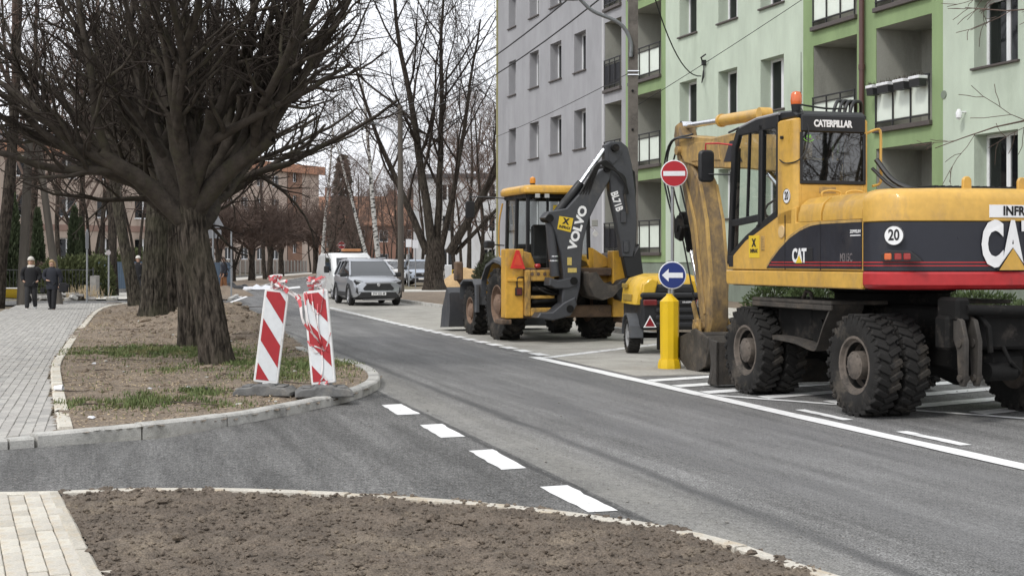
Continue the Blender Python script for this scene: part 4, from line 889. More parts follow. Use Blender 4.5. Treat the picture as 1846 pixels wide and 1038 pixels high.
def bush(name, label, loc, sx, sy, h, n, m, size=.1, seed=1, cat='hedge', boxy=3, group=None):
    g_ = random.Random(seed); t = thing(name, label, cat, loc, 0, group)
    def f(rg):
        while True:
            p = Vector((rg.uniform(-1, 1), rg.uniform(-1, 1), rg.uniform(0, 1)))
            if (abs(p.x) ** boxy + abs(p.y) ** boxy + p.z ** boxy) < 1 and (abs(p.x) ** boxy + abs(p.y) ** boxy + p.z ** boxy) > .25: break
        k = 1 + .12 * noise.noise(p * 3 + Vector((seed, 0, 0))); return Vector((p.x * sx * k, p.y * sy * k, p.z * h * k)), Vector((p.x, p.y, p.z)).normalized()
    sprays(n, f, size, g_, .3).build('foliage', m, t, 0, fix=False); s = MB()
    for k in range(5): s.tube([(g_.uniform(-sx, sx) * .4, g_.uniform(-sy, sy) * .3, -.1), (g_.uniform(-sx, sx) * .7, g_.uniform(-sy, sy) * .5, h * .8)], [.02, .008], 4)
    s.build('stems', M_BARKB, t, 0); return t
def at_px(x, Y): return Vector(((x - CX) * Y / F, Y, 0))
for i, (x, Y, sx, h, lab) in enumerate(((118, 60.5, 1.2, 1.75, 'rounded clipped hedge behind the dark railing'), (160, 61, 1.1, 1.8, 'rounded hedge by the end of the dark railing'), (215, 80, 2.2, 2.3, 'low box hedge behind the blue sheet fence'), (250, 82, 1.8, 2.3, 'box hedge behind the broad old trunk'))):
    bush('clipped_hedge', lab, at_px(x, Y), sx, .8, h, 3000, M_HEDGE, .1, i, group='clipped hedges of the gardens')
for i, (x, Y) in enumerate(((30, 64), (75, 62), (105, 63))): bush('garden_shrub', ('reddish bare shrub behind the dark railing near the pole', 'twiggy shrub behind the dark railing beside the hedge', 'twiggy shrub between evergreens behind the railing')[i], at_px(x, Y), 1.1, .7, 1.5, 1800, M_TWIGR, .12, 9 + i, 'shrub', 2)
bush('round_shrub', 'grey green rounded shrub behind the backhoe mirror', at_px(884, 84), 1.1, 1.0, 2.0, 2500, mat('sage_foliage', (.09, .1, .06), .8, var=.3, scale=3), .12, 21, 'shrub', 2)
for i in range(9):
    u = 14 + i * 2.1; v = 15.9 + .15 * (i % 3); p = UV(u, v, rv_h(u, v) - .03); bush('wall_shrub', '%s low leafy shrub along the green wall counted from the near end' % ('first', 'second', 'third', 'fourth', 'fifth', 'sixth', 'seventh', 'eighth', 'ninth')[i], p, .95, .45, .5 + .12 * (i % 3), 1500, M_SHRUB, .06, 40 + i, 'shrub', 2, 'low shrubs along the house wall')
# ================================================================ wheeled excavator
def paint(name, c, dirt=(.16, .12, .08), amt=.25, rough=.42, scale=3.0, coat=.15):
    return mat(name, c, rough, var=.1, scale=scale, c2=dirt, amt=amt, bump=.05, bscale=9, coat=coat, rvar=.16, stretch=(1, 1, .45), fine=.07, fscale=14)
M_CAT = paint('machine_yellow', (.6, .355, .07), (.4, .25, .095), .34); M_CATD = paint('machine_yellow_worn', (.47, .3, .095), (.16, .115, .07), .55, .6, 4, 0)
M_MBLK = paint('machine_black', (.011, .0115, .013), (.04, .037, .034), .12, .5, 3, 0); M_NAVY = paint('decal_dark', (.016, .0175, .026), (.04, .036, .036), .2, .4, 3, .05); M_MRED = paint('machine_red', (.42, .022, .025), (.25, .03, .03), .2)
M_STEEL = mat('dirty_steel', (.055, .049, .043), .8, metal=.2, var=.35, scale=5, c2=(.12, .098, .077), amt=.4, bump=.3, bscale=30); M_DARK = mat('greasy_dark_metal', (.008, .0077, .0074), .8, spec=.25, var=.3, scale=6, c2=(.05, .043, .037), amt=.25)
M_CHROME = mat('cylinder_rod', (.75, .76, .78), .14, metal=1, var=.03); M_RUB = mat('tyre_rubber', (.021, .02, .019), .85, var=.3, scale=5, c2=(.085, .073, .06), amt=.36, bump=.2, bscale=40, spec=.25)
M_RIM = mat('wheel_rim_dusty', (.13, .108, .09), .85, var=.3, scale=8, c2=(.045, .04, .035), amt=.5); M_HOSE = mat('hydraulic_hose', (.012, .012, .013), .45); M_WHITE = mat('sign_white', (.8, .8, .8), .4, var=.03); M_BLACKT = mat('lettering_black', (.012, .012, .014), .5)
M_CGLASS = glass_mat('cab_glass', (.015, .02, .02), .06, .02, 1.5, (.94, .97, .96)); M_CGLASSD = glass_mat('cab_glass_dark', (.004, .005, .005), .82, .015, 2.3); M_LENSR = mat('lamp_red', (.3, .02, .015), .15, coat=.5); M_LENSO = mat('lamp_orange', (.62, .13, .03), .2, coat=.5); M_SEAT = mat('seat_black', (.022, .022, .024), .8)
M_STICKER = mat('sticker_yellow', (.72, .5, .03), .45, var=.05)

def tyre_mesh(Rr, W, rim, lugs, name='tyre', m=None, lug=.035, ang=28, lw=.07):
    b = MB(); h = W / 2
    b.lathe([(rim, -h * .8), (rim + (Rr - rim) * .25, -h * .98), (rim + (Rr - rim) * .6, -h), (Rr - .035 - lug * .4, -h * .9), (Rr - lug, -h * .6), (Rr - lug * .8, 0), (Rr - lug, h * .6), (Rr - .035 - lug * .4, h * .9), (rim + (Rr - rim) * .6, h), (rim + (Rr - rim) * .25, h * .98), (rim, h * .8)], 48, 'x', cap=False)
    for i in range(lugs):
        for s in (-1, 1):
            a = 2 * math.pi * (i + (.5 if s > 0 else 0)) / lugs; M = Matrix.Rotation(a, 4, 'X') @ Matrix.Translation((s * h * .48, 0, Rr - lug * .75)) @ Matrix.Rotation(R(ang * s), 4, 'Z')
            b.box(-h * .58, h * .52, -lw / 2, lw / 2, -lug, lug * .75, .008, M)
            M2 = Matrix.Rotation(a + s * .0, 4, 'X') @ Matrix.Translation((s * h * .93, -s * s * ang / 90 * h * .3, Rr - .055)); b.box(-.012, .014, -lw * .42, lw * .42, -.05, .03, .006, M2)
    return b.mesh(name, m or M_RUB, 40)
def rim_mesh(rim, W, dish=.07, m=None, hub=.1, bolts=8):
    """face towards -x"""
    b = MB(); h = W / 2
    b.lathe([(rim + .015, -h * .82), (rim + .012, -h * .86), (rim - .012, -h * .86), (rim - .03, -h * .6), (rim - .05, -h * .55), (rim * .74, -h * .5 + dish), (hub * 1.5, -h * .5 + dish * 1.15), (hub * 1.45, -h * .8), (hub, -h * .95), (hub * .9, -h), (.001, -h)], 32, 'x', cap=False)
    b.lathe([(rim + .015, h * .8), (rim - .02, h * .6), (.001, h * .9)], 32, 'x', cap=False)
    for i in range(bolts):
        a = 2 * math.pi * i / bolts; b.cyl((-h * .92, math.cos(a) * hub * 1.2, math.sin(a) * hub * 1.2), (-h * .78, math.cos(a) * hub * 1.2, math.sin(a) * hub * 1.2), .014, n=6)
    return b.mesh('wheel', m or M_RIM, 40)
def dish_mesh(rim, W, dish, hub):  # dark liner laid over the dish: black finish, its colour also deepens the shade
    h = W / 2; b = MB(); k = 32; R_ = [(rim - .053, -h * .5), (rim * .75, -h * .5 + dish - .008), (hub * 1.52, -h * .5 + dish * 1.1 - .008)]; b.loft([[(x, r * math.cos(2 * math.pi * j / k), r * math.sin(2 * math.pi * j / k)) for j in range(k)] for r, x in R_], caps=False); return b.mesh('shaded_wheel_dish', M_DARK, 40, False)
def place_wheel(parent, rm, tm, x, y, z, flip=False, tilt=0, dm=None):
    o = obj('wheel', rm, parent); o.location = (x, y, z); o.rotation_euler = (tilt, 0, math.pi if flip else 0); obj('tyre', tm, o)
    if dm: obj('shaded_wheel_dish', dm, o)
    return o
def disc_sign(parent, name, c, nrm, up, r, m, txt, size, tm, bold=.01, sx=.8):
    """a round sticker lying on a face"""
    n = Vector(nrm).normalized(); x = Vector(up).cross(n).normalized(); M = Matrix((x, Vector(up), n)).transposed().to_4x4(); M.translation = Vector(c)
    b = MB(); b.lathe([(0, 0), (r, 0), (r, .004), (0, .004)], 28, M=M); o = b.build(name, m, parent, 30)
    b = MB(); b.lathe([(r * .93, .0045), (r, .0045), (r, .006), (r * .93, .006)], 28, M=M, closed=True); b.build('rim_line', M_BLACKT if m is M_WHITE else M_WHITE, o)
    text('lettering', txt, size, M @ Matrix.Translation((0, 0, .005)), tm, o, bold, sx); return o

EXC = thing('wheeled_excavator', 'big yellow and black wheeled excavator with red counterweight band parked in the bay', 'excavator', (4.34, 15.6, 0), R(16.6))
E = lambda b, n, m, p=EXC, **k: b.build(n, m, p, **k)
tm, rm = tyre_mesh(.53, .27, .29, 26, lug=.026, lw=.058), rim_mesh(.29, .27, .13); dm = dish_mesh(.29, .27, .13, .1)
tm.name = 'tyre'
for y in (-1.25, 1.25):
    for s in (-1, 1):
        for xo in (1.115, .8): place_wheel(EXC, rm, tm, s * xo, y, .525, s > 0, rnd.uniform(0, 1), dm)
# --- undercarriage
b = MB(); b.prism([(-1.9, .62), (-1.75, .5), (1.75, .5), (1.9, .62), (1.9, 1.0), (1.6, 1.12), (-1.6, 1.12), (-1.9, 1.0)], -.42, .42, 'x', .03); E(b, 'chassis', M_DARK)
b = MB(); b.lathe([(.62, 1.1), (.64, 1.16), (.64, 1.24), (.7, 1.26), (.7, 1.32), (0, 1.32)], 32); E(b, 'swing_ring', M_DARK)
for y in (-1.25, 1.25):
    b = MB(); b.tube([(-.66, y, .525), (-.25, y, .525), (0, y, .525), (.25, y, .525), (.66, y, .525)], [.11, .13, .24, .13, .11], 14); E(b, 'axle', M_DARK)
b = MB(); b.box(-1.14, -.43, -.62, 1.25, 1.12, 1.165, .012); b.box(-1.14, -1.1, -.62, 1.25, 1.06, 1.12, .01); E(b, 'step_tray', M_STEEL)
b = MB(); b.box(-.95, -.42, -.35, .95, .66, 1.1, .03); b.box(-.97, -.9, .1, .5, .7, 1.06, .02); b.cyl((-.97, -.1, .9), (-.9, -.1, .9), .05); E(b, 'tool_box', M_DARK)
pr = catmull([(0, 1.14, .72), (0, .7, .73), (0, .2, .71), (0, -.18, .655), (0, -.3, .7), (0, -.42, .9), (0, -.6, 1.13)], 4); b = MB(); b.loft([[(-1.12, p.y, p.z), (-.72, p.y, p.z), (-.72, p.y + .01, p.z - .05), (-1.12, p.y + .01, p.z - .05)] for p in pr]); E(b, 'step_guard', M_STEEL)
b = MB(); b.tube([(-1.0, .02, 1.16), (-1.0, .06, 1.24), (-1.0, .16, 1.26), (-1.0, .24, 1.17)], .022, 8); E(b, 'lifting_eye', M_STEEL)
b = MB(); b.box(.43, 1.14, -.62, 1.25, 1.12, 1.165, .012); b.box(.42, .95, -.35, .95, .66, 1.1, .03); E(b, 'step_tray', M_STEEL)
# dozer blade at the front
b = MB(); b.prism([(2.22, .02), (2.3, .03), (2.2, .25), (2.2, .5), (2.3, .62), (2.24, .63), (2.12, .5), (2.12, .2)], -1.24, 1.24, 'x', .008); blade_ = E(b, 'dozer_blade', M_STEEL)
for x in (-1.235, 1.2):
    b = MB(); b.prism([(2.02, .03), (2.28, .03), (2.2, .3), (2.28, .6), (2.02, .58)], x, x + .035, 'x', .004); b.prism([(2.02, .04), (2.06, .04), (2.04, .57), (2.02, .57)], x, x + (.32 if x < 0 else -.32), 'x', .004); E(b, 'end_plate', M_STEEL, blade_)
for x in (-.45, .45):
    b = MB(); b.bar((x, 1.7, .75), (x, 2.12, .3), .12, .14, .02); b.bar((x, 1.75, .9), (x, 2.12, .5), .07, .07, .01); E(b, 'blade_arm', M_STEEL)
# stabiliser gear at the back
st_ = MB(); st_.box(-.72, .95, -2.12, -1.9, .72, 1.06, .03); st_.box(-.66, -.5, -2.2, -1.85, 1.0, 1.24, .03); st_.cyl((-.55, -2.18, 1.12), (1.0, -2.18, 1.08), .055, n=12); st_.box(.4, .75, -2.3, -2.05, .72, .88, .03); st_.box(-.2, .25, -2.05, -1.7, .42, .7, .06)
stab = E(st_, 'stabiliser_beam', M_DARK)
for x in (-.62, -.47, .62, .77):
    P_ = [(-2.14, 1.06), (-2.24, 1.02), (-2.31, .82), (-2.3, .44), (-2.27, .38), (-2.22, .38), (-2.19, .44), (-2.17, .72), (-2.1, .85), (-2.1, 1.04)]; b = MB(); b.prism(P_, x - .025, x + .025, 'x', .008); b.cyl((x - .05, -2.245, .46), (x + .05, -2.245, .46), .035, n=12); b.cyl((x - .04, -2.22, .8), (x + .04, -2.22, .8), .045, n=12); E(b, 'stabiliser_link', M_STEEL, stab)
b = MB(); b.tube([(-.38, -2.1, 1.1), (-.3, -2.2, .95), (-.28, -2.2, .7)], .03, 8); b.tube([(-.1, -2.15, .75), (-.05, -2.2, .6), (.1, -2.15, .5)], .02, 8); b.cyl((-.25, -2.1, .5), (.05, -2.1, .5), .09, n=14); E(b, 'stabiliser_cylinder', M_DARK, stab)

# --- upper body
def yrear(x): return -2.1 + .22 * x * x
def cw_outline(d=0.0):
    out = [(-1.22 + d, -1.405), (-1.22 + d, -1.5)]
    for i in range(1, 6): t = R(18 * i); out.append((-1.22 + d + .27 * (1 - math.cos(t)), -1.5 - (.40 - d) * math.sin(t)))
    x0 = -.95 + d
    for i in range(1, 14): x = x0 + (-x0 * 2) * i / 14; out.append((x, yrear(x) + d))
    for i in range(5, 0, -1): t = R(18 * i); out.append((1.22 - d - .27 * (1 - math.cos(t)), -1.5 - (.40 - d) * math.sin(t)))
    return out + [(1.22 - d, -1.5), (1.22 - d, -1.405)]
def cw(levels, name, m, bt=True):
    b = MB(); b.loft([[(x, y, z) for x, y in cw_outline(d)] for z, d in levels]); return E(b, name, m, sharp=28)
CW = cw([(1.99, .012), (2.0, .0), (2.2, .0), (2.26, .02), (2.3, .06), (2.325, .14)], 'counterweight', M_CAT)
def kid(o, p): o.parent = p; return o
kid(cw([(1.5, .006), (1.985, .006)], 'decal_band', M_NAVY), CW); kid(cw([(1.31, .07), (1.325, .03), (1.36, .0), (1.47, .0), (1.49, .012), (1.498, .03)], 'bumper_band', M_MRED), CW)
for z in (1.545, 1.578): kid(cw([(z, .003), (z + .012, .003)], 'pinstripe', M_MRED), CW)
def rearfn(x0, z0): return lambda p: Vector((x0 + p.x, yrear(x0 + p.x) - .002 - abs(p.z) * 2 - .004 * (p.z > 0), z0 + p.y))
text('lettering', 'CAT', .6, None, M_WHITE, CW, .028, .56, .004, fn=rearfn(.03, 1.745), space=1.0)
b = MB(); 
for k, (dz, mm_) in enumerate(((.0, M_BLACKT), (.0, M_CAT))):
    s_ = (1.16, 1)[k]; pts = [(x, z) for x, z in ((-.16 * s_, -.238), (.16 * s_, -.238), (0, -.02 + .05 * (s_ - 1)))]; b = MB(); b.add([(x + .04, yrear(x + .04) - (.02 + .004 * k), 1.745 + z) for x, z in pts], [(0, 1, 2)]); b.build('logo_triangle', mm_, CW, 0)
b = MB(); P_ = [(-.215 + .72 * i / 10, 0) for i in range(11)]; b.loft([[(x, yrear(x) - .006, 2.03), (x, yrear(x) - .006, 2.155), (x, yrear(x) - .001, 2.155), (x, yrear(x) - .001, 2.03)] for x, _ in P_]); sg = E(b, 'name_plate', M_WHITE, CW)
text('lettering', 'INFRAX', .125, None, M_BLACKT, sg, .004, .98, .002, fn=lambda p: Vector((.145 + p.x, yrear(.145 + p.x) - .0085 - abs(p.z), 2.092 + p.y)))
# round speed sign and lamp cluster on the rounded corner
nc = Vector((-.75, -.66, 0)).normalized(); disc_sign(EXC, 'speed_disc', (-1.135, -1.845, 1.85), nc, (0, 0, 1), .1, M_WHITE, '20', .15, M_BLACKT, .004, .75)
M = frame((-1.06, -1.842, 1.64), (nc.y * -1, nc.x, 0), (0, 0, 1)); xd = Vector((-nc.y, nc.x, 0)); M = Matrix((xd, Vector((0, 0, 1)), nc)).transposed().to_4x4(); M.translation = Vector((-1.1, -1.868, 1.645))
b = MB(); b.prism([(-.17, -.055), (.24, -.055), (.2, -.01), (.12, .05), (-.1, .06), (-.17, .02)], -.06, .014, 'z', .006, M); lc = E(b, 'lamp_recess', M_BLACKT)
for i, (dx, mm_) in enumerate(((-.1, M_LENSO), (.0, M_LENSR), (.09, M_LENSR))):
    b = MB(); b.box(-.036, .036, -.032, .034, .008, .022, .008, M @ Matrix.Translation((dx, -.005, 0))); b.build('tail_lamp', mm_, lc)
for x in (-.3, .35):
    b = MB(); b.prism([(x - .05, 2.31), (x + .05, 2.31), (x + .05, 2.4)] + [(x + .05 * math.cos(R(a)), 2.4 + .05 * math.sin(R(a))) for a in range(20, 180, 20)] + [(x - .05, 2.4)], -1.86, -1.82, 'y', .008); E(b, 'lifting_lug', M_CAT, CW)
# deck, skirts, side panels
b = MB(); b.prism([(-1.2, -1.4), (1.2, -1.4), (1.2, 1.4), (.35, 1.4), (.35, .9), (-.25, .9), (-.25, 1.7), (-1.2, 1.7)], 1.3, 1.5, 'z', .03); E(b, 'deck', M_DARK)
for s in (-1, 1):
    b = MB(); y1 = 1.78 if s < 0 else 1.4; b.prism([(-1.4, 1.33), (-1.38, 1.31), (y1 - .03, 1.31), (y1, 1.35), (y1, 1.485), (-1.4, 1.485)], s * 1.225, s * 1.15, 'x', .012); E(b, 'skirt', M_CAT)
b = MB(); b.prism([(-1.4, 1.495), (1.74, 1.495), (1.75, 1.53), (1.7, 1.6), (1.55, 1.69), (1.235, 1.855), (.8, 2.0), (.42, 2.14), (.0, 2.2), (.0, 2.03), (-1.4, 2.03)], -1.222, -1.16, 'x', .01); sp = E(b, 'side_panel', M_CAT)
sw = [(.69, 1.515), (.55, 1.62), (.36, 1.74), (.14, 1.85), (-.1, 1.93), (-.35, 1.98), (-.56, 1.995), (-1.398, 1.995), (-1.398, 1.515)]
b = MB(); b.prism(sw, -1.2285, -1.2235, 'x'); E(b, 'decal_swoosh', M_NAVY, sp)
b = MB(); sw2 = [(y, z + .022) for y, z in sw[:8]]; b.loft([[(-1.23, a[0], a[1]), (-1.23, c[0], c[1] + .008), (-1.222, c[0], c[1] + .008), (-1.222, a[0], a[1])] for a, c in zip(sw[:8], sw2)]); E(b, 'decal_edge', M_CATD, sp)
for z in (1.545, 1.578):
    b = MB(); b.box(-1.2305, -1.2287, -1.398, .62 - (z - 1.545) * 1.5, z, z + .012); E(b, 'pinstripe', M_MRED, sp)
for y in (-.56, .24):
    b = MB(); b.box(-1.231, -1.2215, y - .004, y + .004, 1.5, 2.02 if y < 0 else 2.12); E(b, 'panel_gap', M_BLACKT, sp)
text('lettering', 'CAT', .21, frame((-1.233, -.1, 1.65), (0, -1, 0), (0, 0, 1)), M_WHITE, sp, .008, .8, .002, space=.93)
b = MB(); b.add([(-1.2365, -.1 + .075, 1.575), (-1.2365, -.1 - .075, 1.575), (-1.2365, -.1, 1.665)], [(0, 1, 2)]); E(b, 'logo_triangle', M_STICKER, sp)
text('lettering', 'M315C', .12, frame((-1.232, -1.1, 1.63), (0, -1, 0), (0, 0, 1)), mat('faded_grey', (.16, .14, .14), .6, var=.4, scale=30), sp, .002, .7, .001)
text('lettering', 'ZEPPELIN', .045, frame((-1.232, -1.28, 1.9), (0, -1, 0), (0, 0, 1)), M_WHITE, sp, .001, 1.1, .001); b = MB(); b.box(-1.2315, -1.229, -1.4 + .02, -1.18, 1.855, 1.866); E(b, 'underline', M_WHITE, sp)
b = MB(); b.box(-1.236, -1.2285, -.4, -.27, 1.6, 1.74, .004); E(b, 'latch', M_BLACKT, sp)
b = MB(); b.box(-1.226, -1.2215, .88, 1.15, 1.635, 1.9); stk = E(b, 'sticker', M_STICKER, sp)
text('lettering', 'X', .12, frame((-1.228, 1.015, 1.81), (0, -1, 0), (0, 0, 1)), M_BLACKT, stk, .008, 1, .001); text('lettering', 'INFRAX', .06, frame((-1.228, 1.015, 1.715), (0, -1, 0), (0, 0, 1)), M_BLACKT, stk, .003, .9, .001)
b = MB(); b.box(-1.23, -1.2215, .74, .83, 1.72, 1.89, .004); 
for i in range(5): b.box(-1.236, -1.23, .75, .82, 1.735 + i * .03, 1.75 + i * .03)
E(b, 'grille', M_CATD, sp); b = MB(); b.lathe([(0, -1.236), (.07, -1.236), (.075, -1.222), (0, -1.222)], 20, 'x', (0, .32, 1.93)); E(b, 'fuel_cap', mat('cap_cream', (.6, .42, .2), .6), sp)
b = MB(); b.box(-1.232, -1.222, 1.58, 1.7, 1.53, 1.66, .006); E(b, 'handle', M_BLACKT, sp)
b = MB(); b.box(1.16, 1.222, -1.4, 1.38, 1.495, 2.05, .015); E(b, 'side_panel', M_CAT)
sec = lambda: [(-1.222, 2.03), (-1.222, 2.12), (-1.19, 2.22), (-1.11, 2.285), (-.95, 2.315), (0, 2.33), (.95, 2.315), (1.11, 2.285), (1.19, 2.22), (1.222, 2.12), (1.222, 2.03)]
for y0, y1 in ((-.028, -.555), (-.565, -1.397)):
    b = MB(); b.loft([[(x * k, y, 2.03 + (z - 2.03) * k2) for x, z in sec()] for y, k, k2 in ((y0, .985, .85), (y0 - .03, .998, .97), (y0 - .06, 1, 1), (y1 + .004, 1, 1), (y1, .998, .99))]); E(b, 'hood', M_CAT, sharp=30)
b = MB(); b.prism([(-.25, 1.5), (1.2, 1.5), (1.2, 2.1), (1.0, 2.25), (-.25, 2.25)], -.02, .9, 'y', .03); E(b, 'engine_cover', M_CAT)
b = MB(); b.box(-.55, .95, -1.36, -.5, 2.315, 2.36, .02); b.box(-.3, .9, -1.3, -.6, 2.36, 2.375)
for i in range(14): b.box(-.28 + i * .085, -.25 + i * .085, -1.28, -.62, 2.375, 2.39)
E(b, 'engine_grille', M_MBLK)
for x in (-1.0, -.7):
    b = MB(); b.tube(catmull([(x, -.2, 2.3), (x, -.2, 2.36), (x + .11, -.2, 2.38), (x + .22, -.2, 2.36), (x + .22, -.2, 2.31)], 3), .012, 6); E(b, 'grab_handle', M_CAT)
# --- cab
cab = MB(); cab.prism([(-1.222, .42), (-1.222, .1), (-1.21, .04), (-1.185, .0), (-1.15, .0), (-1.14, .1), (-1.14, .42)], 2.0, 3.2, 'z', .02); cab.prism([(-.29, .42), (-.29, .1), (-.3, .03), (-.32, .0), (-.36, .0), (-.37, .1), (-.37, .42)], 1.6, 3.2, 'z', .02); cab.box(-1.155, -.355, .0, .07, 1.6, 2.46, .01)
CAB = E(cab, 'cab', M_CAT)
b = MB(); b.box(-.93, -.72, -.004, .0, 2.36, 2.43); b.box(-.91, -.74, -.006, -.004, 2.37, 2.42); E(b, 'vent', M_CATD, CAB)
b = MB()
sd_ = lambda pts, w0, w1: b.prism(pts, w0, w1, 'x', .008)
for w0, w1 in ((-1.224, -1.16), (-.36, -.292)):
    sd_([(.42, 2.12), (.47, 2.1), (.47, 3.16), (.42, 3.2)], w0, w1)                  # rear post
    sd_([(.84, 2.0), (.93, 1.97), (.9, 3.2), (.81, 3.2)], w0, w1)                     # door post
    sd_([(1.66, 1.66), (1.76, 1.56), (1.63, 3.0), (1.52, 3.16), (1.44, 3.2), (1.44, 3.12), (1.53, 2.98)], w0, w1)
    sd_([(.42, 3.13), (1.46, 3.12), (1.46, 3.2), (.95, 3.27), (.42, 3.27)], w0, w1)
    sd_([(.93, 2.07), (1.65, 2.02), (1.65, 2.1), (.93, 2.15)], w0, w1)
    sd_([(.42, 2.1), (.93, 1.93), (1.25, 1.83), (1.7, 1.6), (1.7, 1.68), (1.26, 1.9), (.93, 2.02), (.42, 2.2)], w0, w1)
    b.bar((w0 + .03, 1.25, 2.1), (w0 + .03, 1.18, 3.14), .03, .03)
b.prism([(1.62, 2.98), (1.7, 1.62), (1.76, 1.62), (1.67, 3.0)], -1.16, -1.1, 'x'); b.prism([(1.62, 2.98), (1.7, 1.62), (1.76, 1.62), (1.67, 3.0)], -.42, -.36, 'x')
FRM = E(b, 'cab_frame', M_MBLK, CAB)
b = MB(); b.prism([(.02, 3.2), (.42, 3.205), (1.46, 3.2), (1.56, 3.16), (1.5, 3.24), (1.2, 3.28), (.4, 3.31), (.1, 3.29), (.01, 3.24)], -1.2, -.31, 'x', .02); E(b, 'roof', M_MBLK, CAB)
b = MB(); b.tube([(-1.215, .4, 3.285), (-1.215, .95, 3.28), (-1.215, 1.4, 3.22)], .018, 8); E(b, 'roof_rim', mat('trim_grey', (.3, .3, .31), .4), CAB)
b = MB(); b.box(-1.16, -.35, -.025, .06, 3.04, 3.235, .015); hd = E(b, 'header', M_MBLK, CAB); text('lettering', 'CATERPILLAR', .105, frame((-.77, -.028, 3.135), (1, 0, 0), (0, 0, 1)), M_WHITE, hd, .0045, .78, .002, space=.95)
b = MB(); b.box(-1.17, -.34, -.012, .02, 2.46, 2.5, .005); b.box(-1.17, -1.135, -.012, .02, 2.5, 3.04, .005); b.box(-.375, -.34, -.012, .02, 2.5, 3.04, .005); E(b, 'window_seal', M_MBLK, CAB)
b = MB(); b.poly([(-1.135, -.002, 2.49), (-.375, -.002, 2.49), (-.375, -.002, 3.05), (-1.135, -.002, 3.05)]); gl = E(b, 'rear_window', M_CGLASSD, CAB); text('lettering', 'CB', .045, frame((-1.06, -.006, 2.99), (1, 0, 0), (0, 0, 1)), mat('sticker_green', (.25, .6, .12), .5), gl, .003, 1, .001)
b = MB(); b.tube([(-1.12 + .07 * math.cos(t) + .06, -.007, 2.985 + .05 * math.sin(t)) for t in [R(200 + i * 16) for i in range(9)]], .005, 5); E(b, 'badge_ring', MATS['sticker_green'], gl)
for nm, P_ in (('door_window', [(.93, 2.14), (1.64, 2.09), (1.53, 3.05), (1.46, 3.13), (.9, 3.13)]), ('door_window', [(.93, 2.0), (1.26, 1.88), (1.66, 1.68), (1.65, 2.03), (.93, 2.07)]), ('quarter_window', [(.47, 2.16), (.85, 2.02), (.82, 3.13), (.47, 3.13)])):
    for x in (-1.2, -.32): b = MB(); b.poly([(x, y, z) for y, z in P_]); E(b, nm, M_CGLASS, CAB, sharp=0, fix=False)
b = MB(); b.poly([(-1.1, 1.63, 3.0), (-1.1, 1.7, 1.62), (-.42, 1.7, 1.62), (-.42, 1.63, 3.0)]); E(b, 'windscreen', M_CGLASS, CAB, sharp=0, fix=False)
b = MB(); b.box(-1.0, -.5, .35, .85, 1.75, 1.95, .05); b.prism([(.3, 1.9), (.42, 1.9), (.36, 2.75), (.24, 2.75)], -1.0, -.5, 'x', .04); b.prism([(.22, 2.78), (.3, 2.78), (.28, 2.98), (.2, 2.98)], -.87, -.63, 'x', .03); E(b, 'seat', M_SEAT, CAB)
b = MB(); b.box(-1.12, -.98, .6, 1.2, 1.6, 2.05, .03); b.box(-.52, -.38, .6, 1.2, 1.6, 2.1, .03); b.tube([(-.75, 1.5, 1.55), (-.75, 1.35, 2.2)], .04, 8); b.tube([(-.75 + .17 * math.cos(t), 1.33 - .05 * math.sin(t), 2.22 + .12 * math.sin(t)) for t in [R(30 * i) for i in range(13)]], .015, 6); b.box(-1.1, -.4, .05, 1.68, 1.5, 1.55); E(b, 'controls', M_SEAT, CAB)
b = MB(); b.box(-.345, -.335, .95, 1.2, 2.5, 2.9); ss = E(b, 'window_sticker', M_STICKER, CAB); text('lettering', 'INFRAX', .075, frame((-.348, 1.07, 2.72), (0, -1, 0), (0, 0, 1)), M_BLACKT, ss, .003, .8, .001)
disc_sign(CAB, 'speed_disc', (-1.2255, .2, 2.33), (-1, 0, 0), (0, 0, 1), .085, M_WHITE, '20', .13, M_BLACKT, .003, .7)
b = MB(); b.cyl((-1.18, .3, 3.0), (-1.25, .3, 3.0), .02); E(b, 'lamp_stub', M_BLACKT, CAB)
b = MB(); b.cyl((-1.15, .12, 3.28), (-1.15, .12, 3.36), .05, .06); bc_ = E(b, 'beacon', M_MBLK, CAB); b = MB(); b.lathe([(.06, 3.36), (.066, 3.4), (.062, 3.47), (.045, 3.5), (0, 3.51)], 18, c=(-1.15, .12, 0)); E(b, 'lens', M_LENSO, bc_)
b = MB(); b.tube([(-1.1, .1, 3.3), (-1.1, .1, 3.62), (-1.1, .1, 3.95)], [.006, .005, .003], 5); E(b, 'aerial', M_BLACKT, CAB)
b = MB(); b.tube(catmull([(-1.13, .06, 3.33), (-1.1, .0, 3.2), (-1.08, -.03, 3.05), (-1.1, -.03, 2.85), (-1.2, -.02, 2.72), (-1.24, .2, 2.7), (-1.235, .35, 2.75)], 4), .008, 5); b.tube(catmull([(-1.12, .1, 3.36), (-.9, .3, 3.37), (-.6, .4, 3.36), (-.3, .5, 3.38)], 4), .012, 5); E(b, 'cable', M_HOSE, CAB)
b = MB(); b.tube(catmull([(-.3, .05, 3.05), (-.16, .05, 3.1), (-.12, .04, 3.05), (-.12, .04, 2.75), (-.12, .04, 2.5), (-.22, .05, 2.45)], 3), .016, 6); E(b, 'grab_rail', M_CAT, CAB); b = MB(); b.box(-.292, -.28, .1, .35, 3.0, 3.12); E(b, 'blue_mark', mat('blue_mark', (.03, .1, .35), .5), CAB)
